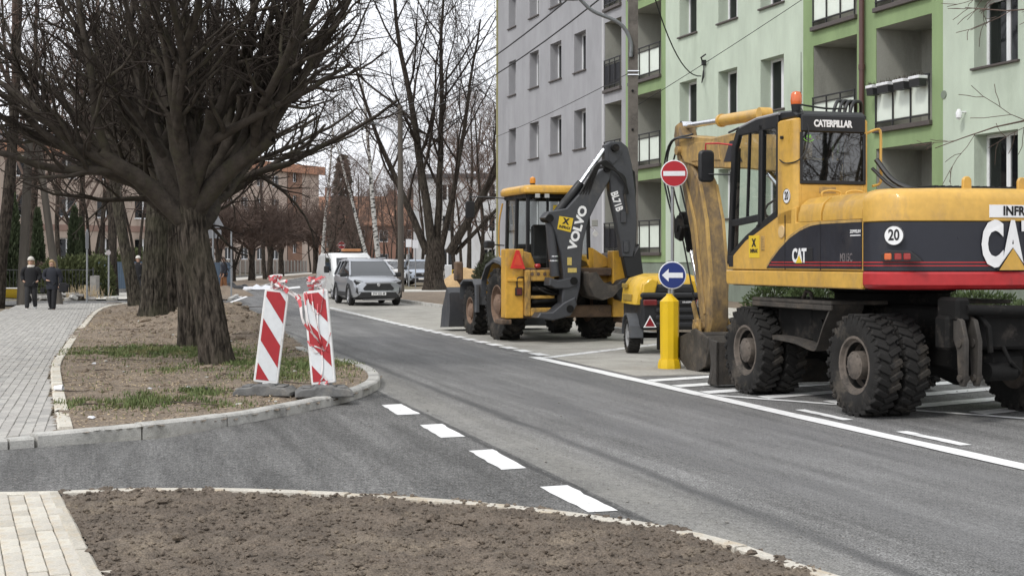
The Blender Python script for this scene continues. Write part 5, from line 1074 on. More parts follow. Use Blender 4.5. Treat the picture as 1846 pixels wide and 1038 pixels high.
# mirror on its red-edged bracket
b = MB(); b.tube([(-1.2, 1.6, 3.02), (-1.3, 1.85, 3.06), (-1.42, 1.95, 3.06), (-1.42, 1.96, 2.95)], .012, 6); mr_ = E(b, 'mirror_arm', M_MRED, CAB); b = MB(); b.prism(rrect(-1.52, -1.32, 2.58, 2.98, .06), 1.9, 1.98, 'y', .02); E(b, 'mirror', M_MBLK, mr_); b = MB(); b.tube([(-1.42, 1.93, 2.68), (-1.2, 1.66, 2.66)], .01, 6); E(b, 'mirror_stay', M_MBLK, mr_)
# --- boom, stick, bucket
bx0, bx1 = -.1, .26
bo = [(.75, 1.6), (1.0, 1.55), (1.6, 2.3), (2.4, 2.75), (3.6, 2.88), (5.0, 2.98), (5.6, 3.1), (5.85, 3.32), (5.8, 3.52), (5.55, 3.52), (4.6, 3.4), (3.4, 3.42), (2.2, 3.3), (1.2, 2.6), (.7, 1.75)]
b = MB(); b.prism(bo, bx0, bx1, 'x', .02); boom = E(b, 'boom', M_CATD); b = MB(); b.prism([(4.3, 3.05), (5.3, 3.1), (5.5, 3.25), (5.2, 3.38), (4.4, 3.33)], bx0 - .015, bx0 + .02, 'x', .006); E(b, 'boom_rib', M_CATD, boom)
b = MB(); b.prism([(3.6, 2.98), (4.2, 3.02), (4.0, 3.3), (3.9, 3.3)], bx0 - .008, bx0 - .001, 'x'); E(b, 'decal', M_NAVY, boom)
stk_ = [(5.92, 3.75), (6.05, 3.72), (6.1, 3.55), (5.98, 3.2), (5.45, 2.0), (5.12, .75), (5.0, .5), (4.82, .5), (4.72, .7), (4.72, 1.4), (4.88, 2.2), (5.12, 2.8), (5.45, 3.1), (5.75, 3.4)]
M_STK = paint('stick_yellow_worn', (.38, .245, .085), (.12, .087, .056), .9, .7, 5, 0); b = MB(); b.prism(stk_, bx0 + .03, bx1 - .03, 'x', .03); stick = E(b, 'stick', M_STK)
for x_ in (bx0 + .05, bx1 - .05): b = MB(); b.prism([(4.86, .8), (4.78, 1.4), (4.92, 2.2), (5.14, 2.75), (5.1, 2.75), (4.87, 2.2), (4.72, 1.4), (4.8, .8)], x_ - .025, x_ + .025, 'x', .005); b.build('stick_edge', M_CATD, stick)
b = MB(); b.prism([(4.95, .8), (5.3, 2.2), (5.9, 3.3), (5.84, 3.3), (5.22, 2.2), (4.88, .82)], bx0 + .015, bx0 + .031, 'x', .004); b.cyl((bx0 - .06, 5.78, 3.3), (bx1 + .06, 5.78, 3.3), .07, n=14); E(b, 'stick_rib', M_CATD, stick)
def ram(name, p0, p1, r, frac, parent, m=M_CAT):
    p0, p1 = Vector(p0), Vector(p1); q = p0.lerp(p1, frac); b = MB(); b.cyl(p0, q, r, n=14); b.cyl(q - (q - p0).normalized() * .06, q, r * 1.15, n=14); b.cyl(p0 - Vector((r, 0, 0)), p0 + Vector((r, 0, 0)), r * 1.05, n=12); o = b.build(name, m, parent); b = MB(); b.cyl(q, p1, r * .55, n=12); b.cyl(p1 - Vector((r, 0, 0)), p1 + Vector((r, 0, 0)), r * .9, n=12); b.build('rod', M_CHROME, o); return o
ram('stick_cylinder', (.08, 3.3, 3.62), (.08, 5.95, 3.7), .085, .52, boom); ram('boom_cylinder', (-.02, .95, 1.5), (-.02, 3.0, 2.8), .075, .6, boom); ram('boom_cylinder', (.2, .95, 1.5), (.2, 3.0, 2.8), .075, .6, boom)
ram('bucket_cylinder', (.08, 6.02, 2.3), (.08, 5.35, .95), .065, .4, stick, M_DARK)
b = MB()
for k, (x, o_) in enumerate(((-.14, 0), (-.16, .05), (.0, .1), (.1, .04))): b.tube(catmull([(x, 5.2, 3.5 - o_), (x - .03, 5.9, 3.45), (x - .05, 6.1 + o_, 3.0), (x - .04, 5.98 + o_, 2.6), (x, 5.86, 2.2)], 5), .016, 6)
b.tube(catmull([(bx0 - .02, 5.6, 1.9), (bx0 - .03, 5.3, 1.3), (bx0 - .02, 5.2, 1.0)], 4), .014, 6); b.tube(catmull([(bx0 - .02, 4.0, 3.42), (bx0 - .02, 3.2, 3.5), (bx0 - .02, 2.5, 3.46)], 4), .016, 6)
E(b, 'hose_bundle', M_HOSE, boom)
b = MB()
for k in range(4): x = -.12 + k * .075; b.tube(catmull([(x, 1.2, 2.7), (x, 1.15, 3.2), (x + .06, 1.15, 3.5), (x + .16, 1.2, 3.56), (x + .25, 1.25, 3.5), (x + .28, 1.4, 3.1)], 5), .022, 7)
E(b, 'hose_bundle', M_HOSE, boom)
b = MB(); b.tube(catmull([(-.2, .0, 2.75), (-.1, -.2, 2.5), (.1, -.4, 2.38), (.5, -.5, 2.36)], 4), .03, 7); E(b, 'hose', M_HOSE, boom); b = MB(); b.tube(catmull([(-.24, .02, 2.65), (-.14, -.25, 2.43), (.05, -.5, 2.37)], 4), .02, 7); E(b, 'hose', M_HOSE, boom)
b = MB(); b.prism([(5.62, 1.9), (5.8, 1.95), (5.85, 2.2), (5.7, 2.3), (5.55, 2.1)], bx0 - .08, bx0, 'x', .01); b.cyl((bx0 - .1, 5.7, 2.1), (bx0 + .1, 5.7, 2.1), .05); E(b, 'pipe_bracket', M_DARK, stick)
# links and wide ditching bucket resting on the ground
for x in (-.06, .2):
    b = MB(); b.prism([(5.38, 1.0), (5.45, .95), (5.25, .55), (4.95, .42), (4.9, .5), (5.16, .64)], x, x + .035, 'x', .006); E(b, 'bucket_link', M_CATD, stick)
b = MB(); b.cyl((-.22, 4.98, .62), (.4, 4.98, .62), .07, n=14); b.prism([(4.85, .4), (5.1, .4), (5.12, .72), (4.9, .74)], -.18, -.14, 'x', .006); b.prism([(4.85, .4), (5.1, .4), (5.12, .72), (4.9, .74)], .3, .34, 'x', .006); E(b, 'bucket_ears', M_CATD, stick)
shell_ = [(4.1, .5), (4.05, .32), (4.15, .12), (4.4, .02), (4.75, .03), (5.02, .16), (5.15, .42)]; ins = [(5.1, .42), (4.98, .19), (4.74, .07), (4.4, .06), (4.19, .15), (4.1, .33), (4.14, .5)]
b = MB(); b.prism(shell_ + ins, -.42, 1.0, 'x'); b.cyl((-.42, 4.62, .5), (1.0, 4.62, .5), .06, n=12); b.box(-.42, 1.0, 4.06, 4.13, .46, .53, .01); bk = E(b, 'bucket', M_STEEL)
for x in (-.432, .985):
    b = MB(); b.prism([(4.0, .5), (4.0, .34), (4.12, .1), (4.4, .0), (4.76, .01), (5.06, .15), (5.18, .43), (4.7, .56)], x, x + .03, 'x', .005); b.prism([(4.0, .5), (4.06, .3), (4.25, .36), (4.62, .58), (4.5, .62)], x - .01, x + .04, 'x', .005); E(b, 'bucket_side', M_STEEL, bk)
# ================================================================ backhoe loader
def plane_xz(loc, th, px, py, y0):
    """a pixel's point on the local plane y = y0 of a thing at loc turned by th"""
    e = (-math.sin(th), math.cos(th)); r = (math.cos(th), math.sin(th)); d = (px - CX) / F; a = loc[0] + y0 * e[0]; b_ = loc[1] + y0 * e[1]
    x = (d * b_ - a) / (r[0] - d * r[1]); Y = b_ + r[1] * x; return (x, HC + (HY - py) * Y / F)
BL, BT_ = (.8, 28.0, 0), R(18)
BH = thing('backhoe_loader', 'yellow and grey backhoe loader with folded digging arm parked in the bay', 'backhoe', BL, BT_)
bp_ = lambda px, py, y0=-1.35: plane_xz(BL, BT_, px, py, y0)
M_VY = paint('backhoe_yellow', (.62, .345, .045), (.34, .21, .08), .34); M_VYD = paint('backhoe_yellow_dirty', (.5, .29, .06), (.1, .07, .045), .5, .6, 5, 0); M_VG = paint('backhoe_grey', (.048, .05, .056), (.09, .085, .08), .22, .5, 4, .05); M_VGL = paint('fender_grey', (.085, .09, .098), (.13, .12, .11), .2, .6, 4, 0); M_RUST = mat('rusty_steel', (.13, .085, .055), .85, var=.3, scale=6, c2=(.05, .04, .035), amt=.4)
Q = lambda b, n, m, p=BH, **k: b.build(n, m, p, **k)
t1, r1 = tyre_mesh(.73, .46, .38, 20, lug=.05, ang=38, lw=.085), rim_mesh(.38, .46, .12, mat('rim_rusty', (.2, .13, .09), .8, var=.25, scale=7), .14)
t2, r2 = tyre_mesh(.53, .36, .28, 18, lug=.04, ang=38, lw=.07), rim_mesh(.28, .36, .1, MATS['rim_rusty'], .11)
for s in (-1, 1): place_wheel(BH, r1, t1, s * .97, 0, .72, s > 0, .2); place_wheel(BH, r2, t2, s * .95, 2.15, .52, s > 0, .5)
b = MB(); b.box(-.42, .42, -.9, 3.0, .55, 1.0, .03); b.cyl((-.8, 0, .72), (.8, 0, .72), .16, n=14); b.cyl((-.8, 2.15, .52), (.8, 2.15, .52), .12, n=14); b.box(-.5, .5, .3, 1.2, .42, .6, .03); Q(b, 'chassis', M_DARK)
b = MB(); b.loft([[(-.48, y, 1.0), (.48, y, 1.0), (.48, y, z - .08), (.38, y, z), (-.38, y, z), (-.48, y, z - .08)] for y, z in ((1.05, 1.7), (2.0, 1.6), (2.9, 1.45), (3.05, 1.3))]); Q(b, 'bonnet', M_VY)
# rear fenders: yellow body panels with dark lips
for s in (-1, 1):
    P_ = [(y, z) for y, z in ((.95, 1.0), (.9, 1.35), (.6, 1.62), (.1, 1.74), (-.4, 1.68), (-.7, 1.45), (-.78, 1.2))]; b = MB(); b.loft([[(s * .62, y, z), (s * .95, y, z + .0), (s * 1.1, y, z - .06), (s * 1.1, y, z - .1), (s * .62, y, z - .1)] for y, z in P_]); Q(b, 'rear_fender', M_VY, sharp=40)
    b = MB(); b.loft([[(s * 1.1, y, z - .05), (s * 1.22, y, z - .1), (s * 1.22, y, z - .16), (s * 1.1, y, z - .12)] for y, z in P_]); Q(b, 'fender_lip', M_VGL)
    b = MB(); b.loft([[(s * .8, y, z), (s * 1.17, y, z), (s * 1.17, y, z - .04), (s * .8, y, z - .04)] for y, z in ((2.75, .8), (2.7, 1.1), (2.45, 1.2), (1.75, 1.2), (1.6, 1.1), (1.55, .7))]); b.box(s * 1.12 - .04, s * 1.12 + .04, 1.5, 1.62, .5, 1.1, .01); Q(b, 'front_fender', M_VGL)
# cab
b = MB()
for x, y in ((-.66, -.45), (.66, -.45), (-.68, .25), (.68, .25), (-.64, 1.0), (.64, 1.0)): b.bar((x, y, 1.35), (x * .97, y + (.03 if y < 0 else -.04), 2.95), .07, .07, .012)
for y in (-.45, 1.0): b.box(-.66, .66, y - .03, y + .03, 2.86, 2.95, .01); b.box(-.66, .66, y - .03, y + .03, 1.33, 1.42, .01)
for x in (-.66, .66): b.box(x - .03, x + .03, -.45, 1.0, 1.33, 1.42, .01); b.box(x - .03, x + .03, -.45, 1.0, 2.86, 2.95, .01)
b.box(-.26, -.21, -.475, -.43, 1.42, 2.86, .01); b.box(.24, .28, -.475, -.43, 1.42, 2.86, .01)
CB = Q(b, 'cab', M_MBLK)
b = MB(); b.loft([[(x * k, (y - .25) * k + .25, z) for x, y in rrect(-.78, .78, -.62, 1.12, .16, 3)] for z, k in ((2.94, .97), (2.97, 1), (3.05, 1), (3.1, .96), (3.12, .88))]); Q(b, 'roof', M_VY, CB, sharp=40)
for nm, c_ in (('rear_window', [(-.62, -.452, 1.42), (.62, -.452, 1.42), (.61, -.43, 2.86), (-.61, -.43, 2.86)]), ('side_window', [(-.672, -.42, 1.42), (-.672, .22, 1.42), (-.655, .21, 2.86), (-.655, -.4, 2.86)]), ('side_window', [(-.672, .28, 1.42), (-.65, .97, 1.42), (-.64, .93, 2.86), (-.655, .28, 2.86)]), ('side_window', [(.672, -.42, 1.42), (.672, .22, 1.42), (.655, .21, 2.86), (.655, -.4, 2.86)]), ('side_window', [(.672, .28, 1.42), (.65, .97, 1.42), (.64, .93, 2.86), (.655, .28, 2.86)]), ('windscreen', [(-.6, 1.002, 1.42), (.6, 1.002, 1.42), (.6, .98, 2.86), (-.6, .98, 2.86)])):
    MB().poly(c_).build(nm, M_CGLASS, CB, 0)
b = MB(); b.box(-.3, .3, -.05, .45, 1.5, 1.7, .05); b.box(-.28, .28, .38, .5, 1.65, 2.35, .05); b.box(-.5, .5, .7, .95, 1.35, 1.95, .04); b.tube([(0, .7, 1.7), (0, .55, 2.05)], .03, 8); b.tube([(.18 * math.cos(t), .55, 2.07 + .18 * math.sin(t)) for t in [R(30 * i) for i in range(13)]], .014, 6); b.box(-.6, .6, -.42, .95, 1.3, 1.34); Q(b, 'seat', M_SEAT, CB)
b = MB(); b.box(-.62, -.2, -.435, .9, 1.1, 1.35, .02); b.box(-.62, .62, -.5, .9, 1.0, 1.33, .03); Q(b, 'cab_base', M_VY)
for x in (-.5, -.3, .3, .5):
    b = MB(); b.box(x - .06, x + .06, -.6, -.5, 2.85, 2.95, .015); wl_ = Q(b, 'work_lamp', M_MBLK, CB); b = MB(); b.box(x - .05, x + .05, -.607, -.601, 2.86, 2.94); Q(b, 'lens', mat('lamp_clear', (.5, .5, .48), .15), wl_)
b = MB(); b.box(-.12, .2, -.466, -.46, 2.55, 2.72); w_s = Q(b, 'window_sticker', M_STICKER, CB); text('lettering', 'INFRAX', .08, frame((.04, -.468, 2.64), (1, 0, 0), (0, 0, 1)), M_BLACKT, w_s, .003, .8, .001)
b = MB(); b.cyl((-.5, -.3, 3.1), (-.5, -.3, 3.16), .05); be = Q(b, 'beacon', M_MBLK, CB); b = MB(); b.lathe([(.055, 3.16), (.06, 3.2), (.055, 3.27), (0, 3.3)], 16, c=(-.5, -.3, 0)); Q(b, 'lens', mat('lamp_amber', (.7, .28, .03), .2, coat=.5), be)
b = MB(); b.tube([(-.66, .9, 2.9), (-1.0, 1.3, 2.95), (-1.35, 1.4, 2.95)], .015, 6); b.tube([(-1.32, 1.4, 2.95), (-1.32, 1.4, 2.85)], .015, 6); ma = Q(b, 'mirror_arm', M_MBLK, CB); b = MB(); b.prism(rrect(-1.42, -1.22, 2.5, 2.86, .04), 1.38, 1.44, 'y', .015); Q(b, 'mirror', M_MBLK, ma)
b = MB(); b.tube(catmull([(-.74, .95, 2.8), (-.8, 1.0, 2.4), (-.8, 1.0, 1.8), (-.76, 1.0, 1.4)], 3), .018, 6); Q(b, 'grab_rail', M_VY, CB); b = MB(); b.box(-1.12, -.92, .9, 1.1, 1.86, 2.02, .03); Q(b, 'indicator_box', M_MBLK, CB); b = MB(); b.tube([(-.7, .95, 1.92), (-.95, 1.0, 1.94)], .015, 6); Q(b, 'indicator_stay', M_MBLK, CB)
b = MB(); b.lathe([(0, -.5), (.06, -.5), (.06, -.49), (0, -.49)], 18, 'y', (.78, 0, 2.15)); b.tube([(.68, -.4, 2.3), (.78, -.46, 2.25), (.78, -.48, 2.15)], .012, 6); Q(b, 'round_mirror', M_WHITE, CB); b = MB(); b.box(.7, .84, -.5, -.48, 2.3, 2.44, .01); Q(b, 'square_lamp', mat('lamp_clear', (.5, .5, .48), .15), CB)
# rear slide frame with stabiliser legs
b = MB(); b.box(-1.33, -.96, -1.1, -.8, .48, 1.83, .015); b.box(-1.3, -.99, -1.14, -1.1, 1.2, 1.25, .005); lg = Q(b, 'stabiliser_leg', M_VY); b = MB(); b.box(.92, 1.2, -1.1, -.8, .48, 1.8, .015); Q(b, 'stabiliser_leg', M_VY)
b = MB(); b.box(-.96, .92, -1.05, -.82, .48, .72, .02); b.box(-.96, .92, -1.05, -.82, 1.3, 1.46, .02); b.box(-1.4, -1.2, -1.1, -.6, .36, .46, .02); b.box(1.1, 1.35, -1.1, -.6, .36, .46, .02); Q(b, 'slide_frame', M_RUST)
b = MB(); b.prism([(-.62, 1.2), (.7, 1.2), (1.0, 1.5), (1.0, 1.62), (.6, 1.86), (.62, 1.2)], -.8, -.55, 'y', .02); Q(b, 'body_panel', M_VY); b = MB(); b.prism([(-1.0, 1.2), (-.6, 1.2), (-.6, 1.5), (-.7, 1.75), (-.96, 1.82)], -.8, -.5, 'y', .02); Q(b, 'body_panel', M_VY)
b = MB(); c_ = .02; b.box(-.96, -.84, -1.2, -1.06, .52, 1.42, c_); b.box(-.84, -.35, -1.2, -1.06, 1.2, 1.42, c_); b.box(-.84, -.3, -1.2, -1.06, .52, .68, c_); b.box(-.84, -.35, -1.2, -1.06, .86, .92, .01); cg = Q(b, 'carriage', M_VYD)
for k in range(4): b = MB(); b.cyl((-.82 + k * .13, -1.21, 1.34), (-.82 + k * .13, -1.19, 1.34), .035, n=12); Q(b, 'bolt', M_RUST, cg)
b = MB(); b.box(-.84, .0, -1.05, -.9, .68, 1.2); b.cyl((-.8, -1.12, 1.05), (-.1, -1.2, 1.0), .05, n=10); b.cyl((-.8, -1.12, .8), (-.1, -1.2, .85), .05, n=10)
for k in range(6): b.tube(catmull([(-.75 + k * .1, -1.05, 1.15 - k * .05), (-.6 + k * .1, -1.25, 1.0 + .03 * k), (-.35 + k * .06, -1.3, .95), (-.2, -1.25, 1.1 - k * .07)], 4), .02, 6)
Q(b, 'swing_gear', M_DARK)
b = MB(); b.box(-1.14, -1.0, -1.16, -1.1, .92, 1.08, .01); tl = Q(b, 'tail_lamp', M_MBLK); b = MB(); b.box(-1.12, -1.02, -1.166, -1.16, .94, 1.06); Q(b, 'lens', mat('lamp_dull_red', (.1, .02, .02), .3), tl); b = MB(); b.tube(catmull([(-1.1, -1.12, 1.08), (-1.1, -1.13, 1.25), (-1.0, -1.12, 1.28), (-.9, -1.1, 1.25)], 3), .015, 6); Q(b, 'cable', M_HOSE)
tri = [bp_(920, 484, -1.18), bp_(947, 485, -1.18), bp_(936, 451, -1.18), bp_(930, 451, -1.18)]
b = MB(); b.prism([tri[0], tri[1], tri[2], tri[3]], -1.19, -1.17, 'y', .004); tr_ = Q(b, 'warning_triangle', mat('reflector_red', (.62, .03, .022), .35)); b = MB(); cx_, cz_ = sum(p[0] for p in tri) / 4, sum(p[1] for p in tri) / 4 - .02; b.prism([(cx_ + (p[0] - cx_) * .55, cz_ + (p[1] - cz_) * .55) for p in tri], -1.196, -1.191, 'y'); Q(b, 'triangle_core', mat('reflector_orange_red', (.7, .07, .03), .4), tr_)
b = MB(); b.tube([bp_(969, 490, -1.1)[:1] + (-1.1,) + bp_(969, 490, -1.1)[1:], (bp_(969, 500, -1.1)[0], -1.1, 1.3)], .045, 10); b.lathe([(.05, 1.46), (.07, 1.5), (.05, 1.54)], 10, c=(bp_(969, 490, -1.1)[0], -1.1, 0)); Q(b, 'red_valve', M_MRED)
# boom folded across the back
bm_px = [(1009, 480), (1007, 460), (998, 425), (987, 402), (975, 393), (984, 382), (1016, 376), (1051, 337), (1074, 310), (1090, 299), (1097, 310), (1094, 325), (1074, 360), (1056, 397), (1046, 436), (1043, 480), (1041, 517), (1034, 545), (1022, 566), (1010, 568), (1008, 540), (1011, 500)]
b = MB(); b.prism([bp_(*p) for p in bm_px], -1.52, -1.22, 'y', .02); BM = Q(b, 'boom', M_VG)
b = MB(); b.prism([bp_(*p) for p in ((1022, 569), (1034, 548), (1030, 535), (1010, 545), (990, 562), (968, 563), (962, 572), (990, 577))], -1.56, -1.18, 'y', .02); Q(b, 'swing_casting', M_VG); b = MB(); b.prism([bp_(*p) for p in ((986, 500), (1000, 505), (1024, 500), (1036, 506), (1034, 515), (1018, 520), (996, 520), (984, 514))], -1.55, -1.2, 'y', .02); Q(b, 'swing_casting', M_VG)
def pinb(px, py, r, parent): x, z = bp_(px, py); b = MB(); b.cyl((x, -1.57, z), (x, -1.18, z), r, n=14); b.build('pivot_pin', M_DARK, parent)
for p in ((985, 394), (1021, 556), (1028, 506), (1088, 305), (1103, 268)): pinb(*p, .075, BM)
x0, z0 = bp_(1000, 400); x1, z1 = bp_(1000, 497); b = MB(); b.cyl((bp_(990, 402)[0], -1.4, bp_(990, 402)[1]), (bp_(999, 498)[0], -1.4, bp_(999, 498)[1]), .095, n=14); Q(b, 'boom_cylinder', M_VG, BM); 
for p in (462, 470): x, z = bp_(997, p); b = MB(); b.lathe([(.1, -.012), (.105, -.012), (.105, .012), (.1, .012)], 14, c=(x, -1.4, z)); Q(b, 'cylinder_band', M_CHROME, BM)
dp_px = [(1088, 262), (1098, 256), (1116, 256), (1128, 266), (1136, 298), (1142, 344), (1145, 402), (1143, 440), (1137, 464), (1119, 463), (1115, 436), (1106, 390), (1097, 351), (1094, 318), (1087, 288)]
b = MB(); b.prism([bp_(*p) for p in dp_px], -1.46, -1.26, 'y', .02); DP = Q(b, 'dipper', M_VG)
b = MB(); b.prism([bp_(*p) for p in ((1094, 272), (1118, 270), (1114, 285), (1100, 297), (1093, 290))], -1.475, -1.46, 'y', .004); Q(b, 'dipper_plate', M_VG, DP)
for p in ((1120, 392), (1125, 445)): b = MB(); x, z = bp_(*p); b.box(x - .06, x + .06, -1.49, -1.46, z - .12, z + .12, .02); Q(b, 'dipper_boss', M_VG, DP)
p0, p1, q = bp_(1000, 388), bp_(1088, 270), bp_(1046, 330); b = MB(); b.cyl((p0[0], -1.37, p0[1]), (q[0], -1.37, q[1]), .085, n=14); dc = Q(b, 'dipper_cylinder', M_MBLK, BM); b = MB(); b.cyl((q[0], -1.37, q[1]), (p1[0], -1.37, p1[1]), .045, n=12); Q(b, 'rod', M_CHROME, dc)
for k in range(4):
    b = MB(); b.tube(catmull([(*bp_(1040 + k * 5, 352 - k)[:1], -1.5, bp_(1040 + k * 5, 352)[1]), (bp_(1056 + k * 5, 322)[0], -1.58, bp_(1056, 318 - k * 5)[1]), (bp_(1068 + k * 4, 300)[0], -1.6, bp_(1068, 297 - k * 2)[1]), (bp_(1085 + k * 4, 304)[0], -1.58, bp_(1085, 302)[1]), (bp_(1118, 324)[0], -1.55, bp_(1118, 320 + k * 3)[1]), (bp_(1121 + k * 2, 350)[0], -1.5, bp_(1121, 350)[1])], 5), .022, 7); Q(b, 'hose', M_HOSE, BM)
b = MB(); b.cyl((bp_(1121, 350)[0], -1.49, bp_(1121, 350)[1]), (bp_(1126, 386)[0], -1.49, bp_(1126, 386)[1]), .025, n=8); Q(b, 'steel_pipe', M_STEEL, DP)
b = MB(); b.tube([(bp_(px, py)[0], -1.2, bp_(px, py)[1]) for px, py in ((1134, 298), (1147, 310), (1149, 340), (1147, 400), (1150, 450), (1147, 480))], .035, 7); b.prism([bp_(*p) for p in ((1141, 345), (1149, 350), (1153, 430), (1150, 440), (1143, 430))], -1.2, -1.1, 'y', .01); Q(b, 'bucket_cylinder', M_MBLK, DP)
b = MB(); b.prism([bp_(*p) for p in ((1120, 462), (1137, 462), (1150, 440), (1158, 500), (1150, 512), (1138, 500), (1128, 500))], -1.44, -1.28, 'y', .02); Q(b, 'bucket_link', M_MBLK, DP)
bk_px = [(1048, 492), (1049, 515), (1058, 534), (1074, 540), (1092, 534), (1104, 520), (1115, 512), (1113, 508), (1090, 514), (1075, 508), (1062, 490)]
b = MB(); b.prism([bp_(*p) for p in bk_px], -1.75, -1.72, 'y', .004); bkt = Q(b, 'bucket', M_STEEL); b = MB(); b.prism([bp_(*p) for p in bk_px], -1.03, -1.0, 'y', .004); Q(b, 'bucket_side', M_STEEL, bkt)
arc = [bp_(*p) for p in bk_px[:7]]; b = MB(); b.loft([[(x, -1.72, z), (x, -1.03, z), (x + .02, -1.03, z + .03), (x + .02, -1.72, z + .03)] for x, z in arc]); Q(b, 'bucket_back', M_STEEL, bkt)
b = MB(); b.prism([bp_(*p) for p in ((1100, 522), (1115, 505), (1140, 498), (1150, 505), (1142, 530), (1128, 545), (1112, 540))], -1.5, -1.2, 'y', .02); Q(b, 'bucket_hitch', M_MBLK, bkt)
# lettering on the arm
v0, v1 = Vector(bp_(1023, 460)), Vector(bp_(1050, 362)); d_ = (v1 - v0).normalized(); mid = (v0 + v1) / 2 + Vector((d_.y, -d_.x)) * .0
text('lettering', 'VOLVO', .235, frame((mid.x, -1.524, mid.y), (d_.x, 0, d_.y), (-d_.y, 0, d_.x)), M_WHITE, BM, .011, 1.12, .002, space=1.0)
v0, v1 = Vector(bp_(1100, 345)), Vector(bp_(1112, 383)); d_ = (v1 - v0).normalized(); mid = (v0 + v1) / 2 + Vector((d_.y, -d_.x)) * -.02
text('lettering', 'BL71B', .21, frame((mid.x, -1.464, mid.y), (d_.x, 0, d_.y), (-d_.y, 0, d_.x)), M_WHITE, DP, .007, .72, .002)
sp_ = [bp_(*p) for p in ((1003, 390), (1028, 394), (1023, 419), (999, 413))]; b = MB(); b.prism(sp_, -1.526, -1.522, 'y'); stc = Q(b, 'sticker', M_STICKER, BM); cxs = sum(p[0] for p in sp_) / 4; czs = sum(p[1] for p in sp_) / 4
text('lettering', 'X', .15, frame((cxs + .015, -1.528, czs + .045), (1, 0, -.18), (.18, 0, 1)), M_BLACKT, stc, .01, 1, .001); text('lettering', 'INFRAX', .075, frame((cxs - .01, -1.528, czs - .07), (1, 0, -.18), (.18, 0, 1)), M_BLACKT, stc, .003, .9, .001)
for p0_, p1_ in (((1017, 464), (1025, 478)), ((1018, 483), (1034, 491))): a_, c2_ = bp_(*p0_), bp_(*p1_); b = MB(); b.box(a_[0], c2_[0], -1.526, -1.522, c2_[1], a_[1]); Q(b, 'warning_label', mat('label_cream', (.55, .42, .12), .5, var=.3, scale=40), BM)
# front loader arms and bucket
for s in (-1, 1):
    b = MB(); b.prism([(1.2, 1.35), (1.5, 1.6), (2.4, 1.5), (3.3, .75), (3.6, .35), (3.45, .3), (3.1, .6), (2.3, 1.3), (1.4, 1.25)], s * .62 - .06, s * .62 + .06, 'x', .015); Q(b, 'loader_arm', M_VYD)
b = MB(); b.prism([(3.5, .12), (4.3, .06), (4.3, .09), (3.62, .2), (3.52, .5), (3.6, .85), (3.72, .98), (3.66, 1.0), (3.5, .88), (3.42, .5)], -1.2, 1.2, 'x', .006); lb_ = Q(b, 'loader_bucket', M_VG)
for x in (-1.21, 1.18): b = MB(); b.prism([(3.5, .1), (4.25, .06), (4.1, .5), (3.7, .98), (3.48, .86), (3.42, .5)], x, x + .03, 'x', .005); Q(b, 'bucket_side', M_VG, lb_)
b = MB(); b.box(-1.16, -.98, 3.1, 3.3, 1.15, 1.58, .03); Q(b, 'pallet_fork_head', M_RUST); b = MB(); b.bar((-1.07, 3.2, 1.2), (-.7, 3.4, .8), .1, .1, .02); Q(b, 'fork_bracket', M_RUST)

# ================================================================ towed compressor
CO = thing('towed_compressor', 'small yellow and black two-wheeled compressor trailer between the backhoe and excavator', 'compressor', (2.8, 23.3, 0), R(8)); CO.scale = (1, .82, 1)
Q2 = lambda b, n, m, p=CO, **k: b.build(n, m, p, **k)
M_CY = paint('compressor_yellow', (.64, .4, .03), (.45, .3, .06), .12)
b = MB(); b.box(-.6, .6, .0, 1.75, .42, .98, .05); Q2(b, 'lower_body', M_MBLK)
b = MB(); b.loft([[(-w_, y, .85), (w_, y, .85), (w_ - .03, y, z - .2), (w_ - .14, y, z - .05), (w_ - .3, y, z), (-w_ + .3, y, z), (-w_ + .14, y, z - .05), (-w_ + .03, y, z - .2)] for y, w_, z in ((.16, .66, 1.22), (.26, .68, 1.34), (.9, .68, 1.38), (1.6, .66, 1.34), (1.78, .6, 1.2))]); cn = Q2(b, 'canopy', M_CY, sharp=40)
b = MB(); b.box(-.69, -.66, .5, 1.3, .9, 1.02, .01); b.box(-.69, -.67, .9, 1.4, 1.12, 1.2, .01); Q2(b, 'canopy_vent', mat('vent_dark_yellow', (.3, .2, .03), .6), cn)
b = MB(); b.box(-.5, .5, .1, .3, 1.0, 1.2, .03); b.box(-.3, .3, .08, .16, 1.06, 1.16, .01); Q2(b, 'instrument_recess', M_MBLK); b = MB(); b.prism([(-.58, 1.0), (-.36, 1.0), (-.3, 1.26), (-.42, 1.3), (-.56, 1.2)], .06, .2, 'y', .02); Q2(b, 'canopy_corner', M_CY, cn); b = MB(); b.prism([(.58, 1.0), (.36, 1.0), (.3, 1.26), (.42, 1.3), (.56, 1.2)], .06, .2, 'y', .02); Q2(b, 'canopy_corner', M_CY, cn)
b = MB(); b.box(-.62, .62, -.06, .06, .96, 1.06, .03); bmp = Q2(b, 'bumper', M_MBLK)
for k in range(4): b = MB(); b.box(-.36, .6, -.05, .02, .46 + k * .125, .55 + k * .125, .025); Q2(b, 'grille_rib', M_MBLK, bmp)
text('lettering', 'co.com', .05, frame((.18, -.053, .9), (1, 0, 0), (0, 0, 1)), M_WHITE, bmp, .001, 1.1, .001)
for x in (-.46, .46): b = MB(); b.box(x - .12, x + .12, -.07, -.0, .84, .94, .015); Q2(b, 'tail_lamp', mat('lamp_dark_red', (.16, .02, .02), .25, coat=.4))
